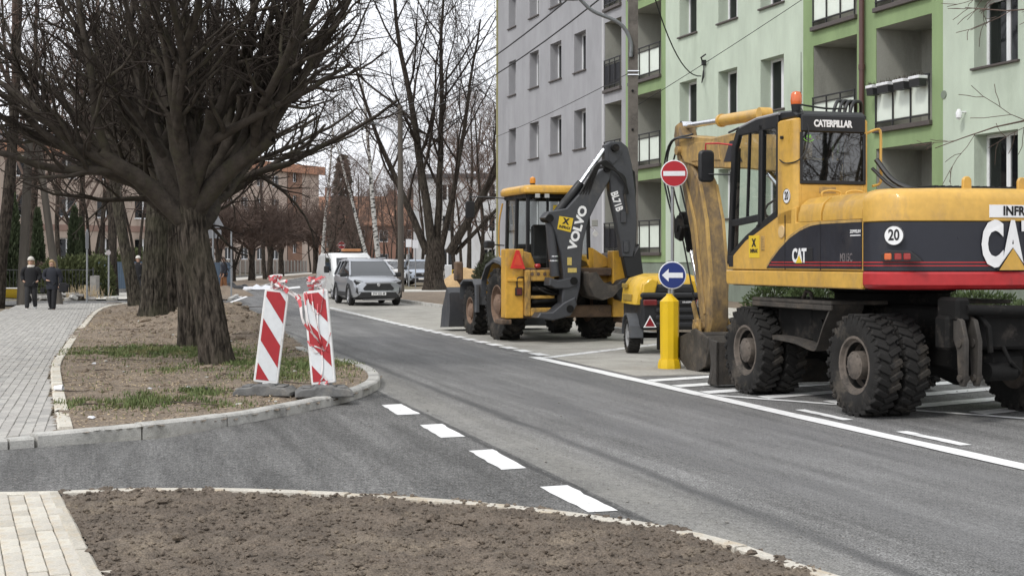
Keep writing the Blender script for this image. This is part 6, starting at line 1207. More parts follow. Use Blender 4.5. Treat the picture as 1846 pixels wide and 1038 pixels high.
def tri_refl(x, z, s, parent):
    b = MB(); b.prism([(x - s, z - s * .8), (x + s, z - s * .8), (x, z + s)], -.075, -.065, 'y', .002); o = Q2(b, 'triangle_reflector', M_WHITE, parent); b = MB(); b.prism([(x - s * .74, z - s * .64), (x + s * .74, z - s * .64), (x, z + s * .68)], -.079, -.0755, 'y'); Q2(b, 'reflector_core', mat('reflector_dark_red', (.22, .015, .02), .3), o)
tri_refl(-.47, .56, .115, bmp); tri_refl(.47, .56, .115, bmp)
t3, r3 = tyre_mesh(.31, .19, .2, 30, lug=.008, ang=10, lw=.03), rim_mesh(.2, .19, .05, mat('rim_grey', (.3, .3, .3), .5), .05, 5)
for s in (-1, 1):
    place_wheel(CO, r3, t3, s * .66, .55, .31, s > 0)
    b = MB(); b.loft([[(s * .55, .55 + .37 * math.cos(t), .33 + .37 * math.sin(t)), (s * .78, .55 + .37 * math.cos(t), .33 + .37 * math.sin(t)), (s * .78, .55 + .34 * math.cos(t), .33 + .34 * math.sin(t)), (s * .55, .55 + .34 * math.cos(t), .33 + .34 * math.sin(t))] for t in [R(a) for a in range(0, 181, 20)]]); b.box(s * .66 - .12, s * .66 + .12, .15, .19, .28, .5, .01); Q2(b, 'mudguard', M_VGL)
b = MB(); b.cyl((-.56, .55, .31), (.56, .55, .31), .05, n=10); b.bar((0, 1.7, .5), (0, 3.2, .5), .1, .1, .01); b.tube([(0, 3.0, .48), (0, 3.05, .03)], .03, 8); b.box(-.3, -.22, .1, .2, .08, .45, .01); Q2(b, 'drawbar', M_DARK)
# ================================================================ cars and van
def carpaint(name, c, metal=.0, rough=.3): return mat(name, c, rough, metal=metal, var=.03, coat=.4, c2=(c[0] * .8, c[1] * .78, c[2] * .75), amt=.1, scale=2)
M_CARGL = mat('car_glass', (.02, .024, .027), .04, spec=.8, var=.1); M_TRIM = mat('car_trim_black', (.02, .02, .021), .6); M_HL = mat('headlamp', (.55, .57, .6), .12, coat=.6); M_TYRE = mat('car_tyre', (.018, .018, .018), .85); M_ALLOY = mat('alloy_wheel', (.3, .3, .31), .35, metal=.6)
CT = tyre_mesh(.355, .22, .24, 1, 'tyre', M_TYRE, .004); 
def alloy():
    b = MB(); b.lathe([(.24, -.09), (.245, -.1), (.225, -.1), (.21, -.05), (.06, -.04), (.055, -.07), (0, -.07)], 24, 'x', cap=False)
    for i in range(5): M = Matrix.Rotation(R(72 * i), 4, 'X'); b.box(-.085, -.05, -.025, .025, .05, .22, .006, M)
    return b.mesh('wheel', M_ALLOY, 40)
AL = alloy()
def ring(y, w_, z0, zb, zt, tuck=.9, top=.84):
    h = [(-w_ * tuck, z0), (-w_ * .98, z0 + .12), (-w_, (z0 + zb) / 2 + .05), (-w_ * .985, zb), (-w_ * top, zt), (-w_ * .4, zt + .02)]
    return [(x, y, z) for x, z in h] + [(-x, y, z) for x, z in reversed(h)]
def make_suv(label, loc, rz, paintm, group=None, plate=None, name='parked_car', cat='car'):
    t = thing(name, label, cat, loc, rz, group); K = lambda b, n, m, p=t, **k: b.build(n, m, p, **k)
    b = MB(); b.loft([ring(y, w_, z0, zb, zt, tk, tp) for y, w_, z0, zb, zt, tk, tp in ((-2.3, .72, .5, .95, 1.05, .9, .9), (-2.2, .86, .38, 1.02, 1.12, .9, .9), (-1.7, .925, .3, 1.04, 1.14, .92, .88), (-.3, .92, .28, 1.0, 1.1, .92, .86), (.7, .925, .28, .99, 1.08, .92, .86), (1.15, .925, .28, .97, 1.04, .92, .86), (1.9, .9, .3, .9, .99, .92, .82), (2.15, .84, .33, .82, .92, .92, .8), (2.28, .74, .38, .74, .84, .92, .8))]); body = K(b, 'body', paintm, sharp=50)
    b = MB(); b.loft([[(x * k, y0 + (y1 - y0) * f, z) for x, f in ((-.84, .0), (-.86, .25), (-.86, .75), (-.78, 1.0), (.78, 1.0), (.86, .75), (.86, .25), (.84, 0))] for z, k, y0, y1 in ((1.04, 1, -2.15, 1.2), (1.15, .98, -2.12, .98), (1.58, .76, -1.8, .18), (1.63, .7, -1.7, .05))]); gh = K(b, 'greenhouse', M_CARGL, sharp=40)
    b = MB(); b.loft([[(x * k, y0 + (y1 - y0) * f, z) for x, f in ((-.86, .0), (-.88, .3), (-.88, .8), (-.82, 1.0), (.82, 1.0), (.88, .8), (.88, .3), (.86, 0))] for z, k, y0, y1 in ((1.575, .78, -1.84, .2), (1.62, .76, -1.85, .16), (1.67, .68, -1.7, .02), (1.69, .5, -1.5, -.2))]); K(b, 'roof', paintm, sharp=50)
    for s in (-1, 1):
        for p0, p1, w_ in (((s * .82, 1.14, 1.08), (s * .66, .17, 1.6), .07), ((s * .87, -.35, 1.1), (s * .675, -.5, 1.6), .08), ((s * .86, -1.35, 1.1), (s * .68, -1.3, 1.6), .12), ((s * .83, -2.12, 1.08), (s * .66, -1.8, 1.6), .12)): b = MB(); b.bar(p0, p1, w_, .04, .01); K(b, 'pillar', paintm if p0[1] != -.35 else M_TRIM)
        b = MB(); b.box(s * .72 - .02, s * .72 + .02, -1.5, -.1, 1.66, 1.72, .015); K(b, 'roof_rail', M_ALLOY)
        b = MB(); b.prism(rrect(s * 1.0 - .12, s * 1.0 + .12, 1.02, 1.18, .05), .72, .86, 'y', .03); b.box(s * .86 - .06, s * .86 + .06, .75, .83, 1.04, 1.08); K(b, 'mirror', M_TRIM)
        for y in (-1.38, 1.33):
            w_o = obj('wheel', AL, t); w_o.location = (s * .82, y, .355); w_o.rotation_euler = (0, 0, math.pi if s > 0 else 0); obj('tyre', CT, w_o)
            b = MB(); b.loft([[(s * .80, y + r_ * math.cos(a), .36 + r_ * math.sin(a)), (s * .945, y + r_ * math.cos(a), .36 + r_ * math.sin(a)), (s * .945, y + (r_ - .07) * math.cos(a), .36 + (r_ - .07) * math.sin(a)), (s * .80, y + (r_ - .07) * math.cos(a), .36 + (r_ - .07) * math.sin(a))] for a in [R(-10 + 20 * i) for i in range(11)] for r_ in (.45,)]); K(b, 'wheel_arch', M_TRIM)
        b = MB(); b.prism([(s * .4, .84), (s * .83, .93), (s * .86, .88), (s * .8, .76), (s * .55, .74)], 2.05, 2.262, 'y', .02); hl = K(b, 'headlight', M_TRIM); b = MB(); b.prism([(s * .46, .835), (s * .8, .905), (s * .81, .88), (s * .52, .81)], 2.24, 2.268, 'y', .004); K(b, 'lamp', M_HL, hl)
        b = MB(); b.prism([(s * .62, .6), (s * .78, .66), (s * .8, .5), (s * .72, .42)], 2.1, 2.275, 'y', .015); K(b, 'fog_lamp_recess', M_TRIM)
        b = MB(); b.box(s * .925 - .012, s * .925 + .012, -.95, .9, .32, .48, .01); K(b, 'sill_trim', M_TRIM)
    b = MB(); b.prism([(-.42, .78), (.42, .78), (.56, .62), (.5, .56), (-.5, .56), (-.56, .62)], 2.1, 2.305, 'y', .015); g_ = K(b, 'grille', M_TRIM); b = MB(); b.prism([(-.48, .83), (.48, .83), (.42, .785), (-.42, .785)], 2.2, 2.31, 'y', .01); K(b, 'grille_bar', M_ALLOY, g_); b = MB(); b.prism(ring_poly(0, .75, .06, 16), 2.3, 2.33, 'y', .01); K(b, 'badge', M_CHROME, g_)
    b = MB(); b.prism([(-.62, .48), (.62, .48), (.74, .36), (.66, .28), (-.66, .28), (-.74, .36)], 2.1, 2.31, 'y', .02); bu = K(b, 'lower_grille', M_TRIM); b = MB(); b.prism([(-.72, .53), (-.45, .535), (.45, .535), (.72, .53), (.58, .49), (-.58, .49)], 2.15, 2.325, 'y', .012); K(b, 'bumper_bar', paintm, bu); b = MB(); b.prism([(-.6, .26), (.6, .26), (.5, .2), (-.5, .2)], 2.0, 2.26, 'y', .02); K(b, 'skid_plate', M_ALLOY, bu)
    b = MB(); b.box(-.26, .26, 2.325, 2.34, .385, .495, .003); pl = K(b, 'number_plate', M_WHITE, bu)
    if plate: text('lettering', plate, .1, frame((0, 2.343, .44), (-1, 0, 0), (0, 0, 1)), M_BLACKT, pl, .002, .9, .001)
    b = MB(); b.box(-.8, .8, -2.2, 2.0, .22, .32); K(b, 'underside', M_TRIM); b = MB(); b.box(-.8, .8, -2.34, -2.2, .32, .6, .05); b.box(-.26, .26, -2.35, -2.33, .7, .82); K(b, 'rear_bumper', M_TRIM)
    for s in (-1, 1): b = MB(); b.box(s * .72 - .12, s * .72 + .12, -2.3, -2.2, .85, 1.02, .02); K(b, 'tail_lamp', M_LENSR)
    return t
M_SILV = carpaint('car_silver', (.4, .415, .44), .55, .3)
SUV = make_suv('silver grey off-road style car with black lower trim parked facing the viewer', UV(46.5 + 2.3 + 1.0, 9.25), R(196.6), M_SILV, plate='DW 222 48')

def make_van(label, loc, rz):
    t = thing('parked_van', label, 'van', loc, rz); K = lambda b, n, m, p=t, **k: b.build(n, m, p, **k); WV = carpaint('van_white', (.72, .73, .72), 0, .35)
    b = MB(); sec = lambda y, w_, z0, z1, zt: [(x, y, z) for x, z in ((-w_ * .93, z0), (-w_, z0 + .15), (-w_, z1), (-w_ * .9, zt - .1), (-w_ * .8, zt), (w_ * .8, zt), (w_ * .9, zt - .1), (w_, z1), (w_, z0 + .15), (w_ * .93, z0))]
    b.loft([sec(*q) for q in ((-2.35, .86, .5, 1.1, 1.75), (-2.2, .92, .35, 1.15, 1.9), (.5, .92, .32, 1.15, 1.93), (.85, .915, .32, 1.13, 1.86), (1.5, .91, .32, 1.05, 1.16), (2.1, .89, .34, .85, 1.0), (2.33, .83, .4, .75, .88))]); K(b, 'body', WV, sharp=45)
    b = MB(); b.prism([(-.72, 1.2), (.72, 1.2), (.66, 1.76), (-.66, 1.76)], 0, .02, 'y', M=Matrix.Translation((0, 1.52, 0)) @ Matrix.Translation((0, 0, 1.2)) @ Matrix.Rotation(R(43), 4, 'X') @ Matrix.Translation((0, .0, -1.2)) @ Matrix.Scale(1.22, 4, (0, 0, 1)) @ Matrix.Translation((0, 0, -.21))); K(b, 'windscreen', M_CARGL)
    for s in (-1, 1):
        b = MB(); b.prism([(1.25, 1.18), (.75, 1.72), (-.05, 1.74), (-.05, 1.18)], s * .9, s * .925, 'x'); K(b, 'side_window', M_CARGL); b = MB(); b.prism(rrect(s * 1.06 - .11, s * 1.06 + .11, 1.1, 1.38, .04), .98, 1.08, 'y', .03); b.box(s * .93 - .06, s * .93 + .06, 1.0, 1.05, 1.18, 1.22); K(b, 'mirror', M_TRIM)
        b = MB(); b.prism([(s * .5, .72), (s * .82, .74), (s * .85, .9), (s * .5, .9)], 2.15, 2.345, 'y', .02); K(b, 'headlight', mat('van_headlamp', (.36, .37, .33), .15, coat=.5))
        for y in (-1.5, 1.42): w_o = obj('wheel', AL, t); w_o.location = (s * .8, y, .345); w_o.rotation_euler = (0, 0, math.pi if s > 0 else 0); w_o.scale = (1, .96, .96); obj('tyre', CT, w_o)
    b = MB(); b.box(-.86, .86, 2.15, 2.42, .35, .68, .06); K(b, 'bumper', mat('van_bumper_grey', (.08, .08, .085), .7)); b = MB(); b.box(-.5, .5, 2.25, 2.35, .74, .88, .015); K(b, 'grille', M_TRIM); b = MB(); b.box(-.26, .26, 2.42, 2.432, .42, .53); K(b, 'number_plate', M_WHITE)
    b = MB(); b.box(-.55, .35, .25, .5, 1.93, 1.99, .02); lb__ = K(b, 'light_bar', M_TRIM); b = MB(); b.box(-.5, .3, .2, .55, 1.985, 2.1, .03); K(b, 'lens', mat('beacon_orange_dull', (.45, .2, .08), .4), lb__)
    b = MB(); b.box(-.8, .8, -2.2, 2.1, .25, .36); K(b, 'underside', M_TRIM); return t
make_van('white delivery van with orange roof light bar parked behind the silver car', UV(57.6, 9.85), R(198))
M_YEL = carpaint('car_yellow', (.62, .42, .03), 0, .3); M_WHC = carpaint('car_white', (.7, .7, .7), 0, .3); M_BLUC = carpaint('car_pale_blue', (.4, .45, .52), .3, .3)
wb = thing('wheelbarrow', 'yellow tub barrow with pale rim standing behind the wooden pole', 'wheelbarrow', at_px(22, 49.5), R(30)); b = MB(); b.loft([[(x * k, y * k + o_, z) for x, y in rrect(-.45, .45, -.32, .32, .1, 3)] for z, k, o_ in ((.24, .62, .05), (.4, .85, .0), (.6, 1.0, 0), (.6, .95, 0), (.42, .8, 0), (.27, .56, .05))]); b.build('tub', M_YEL, wb, 40); b = MB(); b.tube([(x, y, .605) for x, y in rrect(-.46, .46, -.33, .33, .1, 3)] + [(.46, .23, .605)], .018, 6); b.build('rim', M_WHC, wb); b = MB(); b.lathe([(.08, -.04), (.18, -.05), (.19, 0), (.18, .05), (.08, .04)], 18, 'y', (.5, 0, .19)); b.build('wheel', M_TYRE, wb)
for s in (-1, 1): b = MB(); b.tube([(.55, s * .1, .2), (-.3, s * .28, .26), (-.9, s * .3, .5)], .018, 6); b.tube([(-.35, s * .26, .25), (-.42, s * .28, .0)], .016, 6); b.build('handle', M_TRIM, wb)
make_suv('white car parked in the distance left of the dark lamp pole', at_px(700, 92), R(235), M_WHC, 'distant parked cars'); make_suv('pale blue car parked in the distance beside the white sign posts', at_px(755, 90), R(190), M_BLUC, 'distant parked cars'); make_suv('white car standing far back between the pole and the trees', at_px(728, 108), R(260), M_WHC, 'distant parked cars')

# ================================================================ signs, bollard, barriers
M_POST = mat('sign_post_grey', (.3, .31, .32), .45, metal=.4, var=.1); M_SRED = mat('sign_red', (.4, .008, .016), .4, var=.05); M_SBLU = mat('sign_blue', (.01, .027, .16), .35, var=.06); M_SWHT = mat('sign_face_white', (.76, .77, .8), .4, var=.04)
def round_sign(parent, c, r, nrm, facem, edge, back):
    n = Vector(nrm).normalized(); x = Vector((0, 0, 1)).cross(n).normalized(); M = Matrix((x, Vector((0, 0, 1)), n)).transposed().to_4x4(); M.translation = Vector(c)
    b = MB(); b.lathe([(0, -.012), (r, -.012), (r + .006, 0), (r, .008), (0, .008)], 40, M=M); o = b.build('sign_plate', edge, parent); b = MB(); b.lathe([(0, .009), (r * .95, .009), (r * .95, .012), (0, .012)], 40, M=M); b.build('sign_face', facem, o); return o, M
ne = at_px(1213, 20.75); ns = thing('no_entry_sign', 'round red no entry sign with white bar on a tall grey post', 'sign', ne)
zc = 1.6 + (470 - 313) * ne.y / F; nrm = (-.12, -1, 0)
b = MB(); b.cyl((0, .05, -.2), (0, .05, zc + .2), .026, n=14); b.build('post', M_POST, ns); so, M = round_sign(ns, (.02, 0, zc), .2, nrm, M_SRED, M_SWHT, M_POST); b = MB(); b.box(-.165, .165, -.036, .036, .013, .016, 0, M); b.build('white_bar', M_SWHT, so); b = MB(); b.box(-.05, .05, .0, .09, zc - .12, zc - .09); b.box(-.05, .05, .0, .09, zc + .1, zc + .13); b.build('clamp', M_POST, ns)
bo_ = G(1207, 664); kb = thing('keep_left_bollard', 'yellow bollard carrying a round blue sign with white left arrow', 'bollard', bo_)
M_BOL = mat('bollard_yellow', (.72, .47, .008), .35, var=.06, scale=4, c2=(.45, .3, .04), amt=.15)
b = MB(); b.lathe([(.0, 0), (.175, 0), (.175, .06), (.155, .14), (.135, .145), (.135, .16)], 10); b.build('base', M_BOL, kb, 20); b = MB(); b.lathe([(.138, .14), (.142, .98), (.142, 1.0), (.05, 1.085), (.045, 1.11), (0, 1.11)], 10); b.build('column', M_BOL, kb, 20)
b = MB(); b.cyl((0, .03, 1.08), (0, .03, 1.6), .022, n=10); b.build('sign_stem', M_POST, kb); so, M = round_sign(kb, (.04, -.02, 1.385), .2, nrm, M_SBLU, M_SWHT, M_POST)
b = MB(); b.prism([(-.155, 0), (-.055, .095), (-.055, .038), (.155, .038), (.155, -.038), (-.055, -.038), (-.055, -.095)], .013, .016, 'z', 0, M); b.build('arrow', M_SWHT, so)
def clip_band(w_, h, c0, c1, k):
    """part of the rectangle (0..w, 0..h) where c0 < y + k x < c1"""
    P_ = [(0, 0), (w_, 0), (w_, h), (0, h)]
    for sgn, cc in ((1, c0), (-1, c1)):
        out = []
        for i in range(len(P_)):
            a, b_ = P_[i], P_[(i + 1) % len(P_)]; fa_, fb_ = sgn * (a[1] + k * a[0] - cc), sgn * (b_[1] + k * b_[0] - cc)
            if fa_ >= 0: out.append(a)
            if (fa_ >= 0) != (fb_ >= 0): t = fa_ / (fa_ - fb_); out.append((a[0] + (b_[0] - a[0]) * t, a[1] + (b_[1] - a[1]) * t))
        P_ = out
        if len(P_) < 3: return []
    return P_
M_BPL = mat('barrier_white', (.68, .68, .67), .5, var=.1, scale=6, c2=(.45, .43, .4), amt=.3); M_BRED = mat('barrier_red', (.33, .007, .012), .35, var=.1, scale=10); M_BRF = mat('barrier_reflective', (.6, .62, .63), .35, var=.07, scale=14); M_RUBB = mat('recycled_rubber', (.14, .14, .138), .9, var=.3, scale=8, c2=(.22, .21, .19), amt=.4, bump=.4, bscale=50)
def barrier(label, base, rz, lean, tilt, brz):
    t = thing('barrier_board', label, 'barrier', base, 0); W, H = .275, 1.06; M = Matrix.Rotation(rz, 4, 'Z') @ Matrix.Translation((0, 0, .13)) @ Matrix.Rotation(lean, 4, 'Y') @ Matrix.Rotation(tilt, 4, 'X')
    b = MB(); b.prism(rrect(-W / 2, W / 2, 0, H, .02, 2), -.03, .03, 'y', .008, M); bd = b.build('board', M_BPL, t); iw, ih = W - .05, H - .06
    M2 = M @ Matrix.Translation((-iw / 2, 0, .03)); b = MB(); b.box(0, iw, -.0335, -.0305, 0, ih, 0, M2); b.build('reflective_sheet', M_BRF, bd, 0)
    for k in range(4):
        c0 = -.02 + k * .5 + .06; P_ = clip_band(iw, ih, c0 - .1, c0 + .15, 1.28)
        if P_: b = MB(); b.prism(P_, -.0365, -.034, 'y', 0, M2); b.build('red_stripe', M_BRED, bd, 0)
    Mb = Matrix.Rotation(brz, 4, 'Z'); b = MB(); b.prism([(-.32, 0), (.32, 0), (.32, .04), (.26, .09), (.12, .1), (.09, .125), (-.09, .125), (-.12, .1), (-.26, .09), (-.32, .04)], -.22, .22, 'y', .012, Mb); ft = b.build('foot', M_RUBB, t)
    for x in (-.24, .24): b = MB(); b.box(x * .8 - .05, x * .8 + .05, -.13, .13, .092, .112, .008, Mb); b.build('foot_grip', M_RUBB, ft)
    b = MB(); b.box(-.035, .035, -.025, .025, .0, .16, .004, M @ Matrix.Translation((0, 0, -.12))); b.build('tenon', M_BPL, t); return t, M
g1_ = G(480, 712, .09); g2_ = G(590, 712, .09)
_, MA = barrier('red and white striped barrier board leaning towards its neighbour, tape knot on top', G(479, 711, .095), R(4), R(6.5), R(-6), R(-4)); _, MB2 = barrier('red and white striped barrier board wrapped in loose warning tape', G(584, 713, .095), R(-3), R(-7), R(-9), R(10))
M_TPR = mat('tape_red', (.6, .1, .11), .4, var=.15, scale=20); M_TPW = mat('tape_white', (.72, .68, .67), .4, var=.12, scale=20)
def ribbon(parent, name, pts, w_, twist, per=6, rg_=None):
    P_ = catmull(pts, per); b = MB(); mi = []; rg_ = rg_ or random.Random(1); prev = None
    for i, p in enumerate(P_):
        t = (P_[min(i + 1, len(P_) - 1)] - P_[max(0, i - 1)]).normalized(); s = t.cross(Vector((0, -1, .15))).normalized(); a = twist * i + rg_.uniform(-.25, .25); s = Matrix.Rotation(a, 3, t) @ s; q = (p + s * w_ / 2, p - s * w_ / 2)
        b.v += [tuple(q[0]), tuple(q[1])]
        if i: b.f.append((2 * i - 2, 2 * i - 1, 2 * i + 1, 2 * i)); mi.append(0 if (i // 3) % 3 == 0 else 1)
        prev = q
    o = b.build('tape_length', M_TPR, parent, 179, fix=False); o.data.materials.append(M_TPW); o.data.polygons.foreach_set('material_index', mi)
A0 = G(479, 711, .095); B0 = G(584, 713, .095); tp = thing('warning_tape', 'red and white warning tape knotted on the barrier boards and strung between them', 'tape', (0, 0, 0))
a_top = A0 + (MA @ Vector((0, -.02, 1.07))); b_top = B0 + (MB2 @ Vector((0, -.02, 1.07))); r_ = random.Random(8)
for c_ in (a_top, b_top):
    for k in range(6): ribbon(tp, 'knot', [c_ + Vector((r_.uniform(-.11, .11), r_.uniform(-.06, .06), r_.uniform(-.02, .15))) for _ in range(5)], .028, r_.uniform(-.5, .5), 5, r_)
bl = lambda x, z, o=-.05: B0 + (MB2 @ Vector((x, o, z)))
ribbon(tp, 'span', [a_top + Vector((.08, -.03, 0)), a_top + Vector((.25, -.06, -.12)), bl(-.16, .72), bl(-.02, .5), bl(.03, .38)], .045, .05, 8, r_)
ribbon(tp, 'flap', [a_top + Vector((.1, -.03, -.02)), a_top + Vector((.2, -.05, -.05)), a_top + Vector((.27, -.05, -.14))], .06, .3, 6, r_)
for q in ([bl(-.1, 1.05), bl(-.06, .85), bl(.03, .78), bl(.08, .95), bl(.1, 1.06)], [bl(-.12, 1.04), bl(-.1, .7), bl(.0, .42), bl(.02, .36)], [bl(.02, .9), bl(.0, .65), bl(.03, .4)], [bl(.06, .38), bl(.1, .46), bl(.14, .56)], [bl(-.1, .45), bl(.0, .4), bl(.1, .34)], [bl(.02, .4), bl(.01, .2), bl(-.02, .05), bl(-.06, -.08)], [bl(-.05, .0), bl(.02, .08), bl(.06, -.02), bl(.1, -.09)], [bl(.05, .03), bl(.0, -.06), bl(.07, -.1)], [bl(-.13, .5), bl(-.06, .35), bl(.03, .37)], [bl(-.04, 1.02), bl(-.03, .8), bl(.01, .55), bl(.04, .36)]): ribbon(tp, 'wrap', q, .016, .12, 5, r_)
def post_sign(label, loc, h, kind, rz=0, r=.035):
    t = thing('road_sign', label, 'sign', loc, rz); b = MB(); b.cyl((0, 0, -.1), (0, 0, h), r, n=10); b.build('post', M_POST, t); mb = mat('sign_back_grey', (.22, .225, .24), .5, metal=.3)
    if kind == 'tri': b = MB(); b.prism([(-.45, h - .15), (.45, h - .15), (0, h - .93)] if False else [(-.45, h - .85), (.45, h - .85), (0, h - .07)], .04, .055, 'y', .004); b.build('triangle_plate', mb, t); b = MB(); b.box(-.32, .32, .04, .055, h - 1.25, h - .92, .004); b.build('extra_plate', mb, t)
    if kind == 'noentry': o, M = round_sign(t, (0, -.06, h - .35), .35, (0, -1, 0), M_SRED, M_SWHT, mb); b = MB(); b.box(-.28, .28, -.06, .06, .013, .017, 0, M); b.build('white_bar', M_SWHT, o)
    if kind == 'edge': b = MB(); b.box(-.02, .02, -.32, .32, h - .75, h - .1, .008); b.build('sign_plate', mb, t); 
    if kind == 'small': b = MB(); b.box(-.18, .18, -.05, -.035, h - .55, h - .05, .004); b.build('sign_plate', M_SWHT, t)
    if kind == 'red': b = MB(); b.lathe([(0, -.06), (.1, -.06), (.1, -.045), (0, -.045)], 24, 'y', (0, 0, h - .12)); b.build('sign_plate', mat('sign_pale_dull', (.4, .36, .36), .6), t)
    return t
post_sign('grey sign post with a triangular sign seen from behind, past the thick tree', at_px(384, 52) , 3.7, 'tri', R(-10)); post_sign('thin grey post on the soil heap at the side street', at_px(417, 58), 2.9, 'none'); post_sign('grey post with a narrow sign seen edge-on beside the footpath', at_px(157, 52), 2.8, 'edge', R(10)); post_sign('thin post with a small pale round sign by the blue fence', at_px(196, 56), 2.05, 'red'); post_sign('distant red no entry sign above the van roof', at_px(616, 128), 3.4, 'noentry', 0, .05); post_sign('white sign post standing between the pole and big tree', at_px(749, 82), 2.9, 'small'); post_sign('white sign post close to the dark lamp pole', at_px(737, 86), 3.0, 'small')
# ================================================================ poles, lamps, wires, fences, heaps
M_POLE = mat('pole_wood', (.1, .088, .075), .95, var=.25, scale=5, stretch=(1, 1, .15), bump=.4, bscale=30); M_POLEC = mat('pole_concrete', (.13, .117, .104), .95, var=.25, scale=4, c2=(.07, .063, .056), amt=.45, bump=.3, bscale=30); M_LAMP = mat('lamp_grey', (.2, .21, .22), .5, metal=.3); M_WIRE = mat('cable_black', (.012, .012, .013), .6)
PX = at_px(1141, 33.5); h = 9.6
lp = thing('lamp_pole', 'dark concrete power pole with bracket lamp beside the green and grey blocks', 'pole', PX); b = MB(); b.prism([(-.115, -.115), (.115, -.115), (.115, .115), (-.115, .115)], -.2, h, 'z', .03); p_ = b.build('pole', M_POLEC, lp)
for z in (2.6, 3.7, 4.8, 5.75, 6.6): b = MB(); b.cyl((-.02, -.15, z), (-.02, -.12, z), .03, n=8); b.build('bolt', M_DARK, p_)
zb = 1.6 + (470 - 135) * 33.5 / F; b = MB(); b.box(-.14, .14, -.14, .14, zb - .03, zb, .004); b.box(-.14, .14, -.14, .14, zb + .06, zb + .09, .004); b.build('strap', M_CHROME, p_)
z1_ = 1.6 + (470 - 75) * 33.5 / F; z2_ = 1.6 + (470 - 4) * 33.5 / F; b = MB(); b.tube(catmull([(-.06, -.14, z1_ - .4), (-.08, -.18, z1_), (-.35, -.25, z1_ + .4), (-1.0, -.4, z2_ - .3), (-1.35, -.5, z2_)], 5), .045, 8); am = b.build('lamp_arm', M_LAMP, lp); b = MB(); b.loft([[(x, -.5 + y * w_, z2_ + zz * w_) for y, zz in ((-.1, 0), (-.07, .07), (.07, .07), (.1, 0), (.06, -.06), (-.06, -.06))] for x, w_ in ((-1.3, .8), (-1.5, 1), (-1.85, .8), (-1.9, .3))]); b.build('lamp_head', M_LAMP, am)
def wire(name, label, p0, p1, sag, r=.012, n=14, group=None):
    p0, p1 = Vector(p0), Vector(p1); b = MB(); b.tube([p0.lerp(p1, i / n) - Vector((0, 0, sag * 4 * (i / n) * (1 - i / n))) for i in range(n + 1)], r, 5, False); return tag(b.build(name, M_WIRE, None, 60, fix=False), label, 'wire', group)
LP2 = at_px(723, 69); top2 = 1.6 + (470 - 190) * 69 / F
wire('power_cable', 'thick black cable running down from the pole top past the grey block', PX + Vector((-.1, 0, 9.3)), LP2 + Vector((0, 0, top2 - .1)), .55, .024); wire('power_cable', 'second black cable below the first past the grey block', PX + Vector((-.1, 0, 8.6)), LP2 + Vector((0, 0, top2 - .6)), .6, .022)
cb_ = P0 + Matrix.Rotation(FA, 3, 'Z') @ Vector((-.15, fa(1272), 1.6 + (470 - 138) / 61.5)); wire('house_cable', 'black cable drooping from the pole to the bracket on the green wall', PX + Vector((.15, 0, 9.5)), cb_, .9, .018)
wire('thin_wire', 'thin wire slanting across the light green wall', PX + Vector((.12, 0, 1.6 + (470 - 190) * 33.5 / F - PX.z)), P0 + Matrix.Rotation(FA, 3, 'Z') @ Vector((-.3, -3, 9.6)), .1, .008); wire('thin_wire', 'thin black wire high above the green balconies', PX + Vector((.1, 0, 9.2)), Vector((12, 20, 8.4)), .4, .012); wire('thin_wire', 'thin wire across the grey wall behind the cables', PX + Vector((-.1, 0, 6.2)), LP2 + Vector((0, 0, 6.5)), .4, .009)
l2 = thing('lamp_pole', 'slender dark wooden pole with a bracket lamp beyond the silver car', 'pole', LP2); b = MB(); b.cyl((0, 0, -.2), (-.05, 0, top2), .17, .12, n=12); b.build('pole', M_POLE, l2); b = MB(); b.tube([(-.05, 0, top2 - 1.8), (-.5, -.1, top2 - 1.25), (-1.2, -.2, top2 - .95)], .05, 6); am = b.build('lamp_arm', M_LAMP, l2); b = MB(); b.box(-1.7, -1.15, -.3, -.1, top2 - 1.0, top2 - .88, .03); b.build('lamp_head', M_LAMP, am)
la = thing('strutted_pole', 'old wooden pole propped by a slanting strut beside the footpath', 'pole', G(38, 553)); s_ = 48; b = MB(); b.cyl((0, 0, -.2), (.35, 0, 7.4), .17, .13, n=12); b.build('pole', M_POLE, la); b = MB(); b.cyl((1.15, .6, -.1), (.42, .1, 6.6), .14, .11, n=12); b.build('strut', M_POLE, la); b = MB(); b.box(-.35, 1.0, -.05, .05, 6.95, 7.07, .01); ca = b.build('crossarm', M_POLE, la)
for x in (-.25, .1, .6, .9): b = MB(); b.lathe([(.03, 7.07), (.05, 7.12), (.03, 7.17), (.05, 7.22), (0, 7.26)], 10, c=(x, 0, 0)); b.build('insulator', M_DARK, ca)
dpole = thing('thin_dark_post', 'thin dark post standing on the park path behind the big tree', 'pole', at_px(848, 100)); b = MB(); b.cyl((0, 0, 0), (0, 0, 6.5), .09, .06, n=8); b.build('post', M_DARK, dpole); b = MB(); b.box(-.2, .2, -.1, .1, 6.5, 6.6, .02); b.build('cap', M_DARK, dpole)
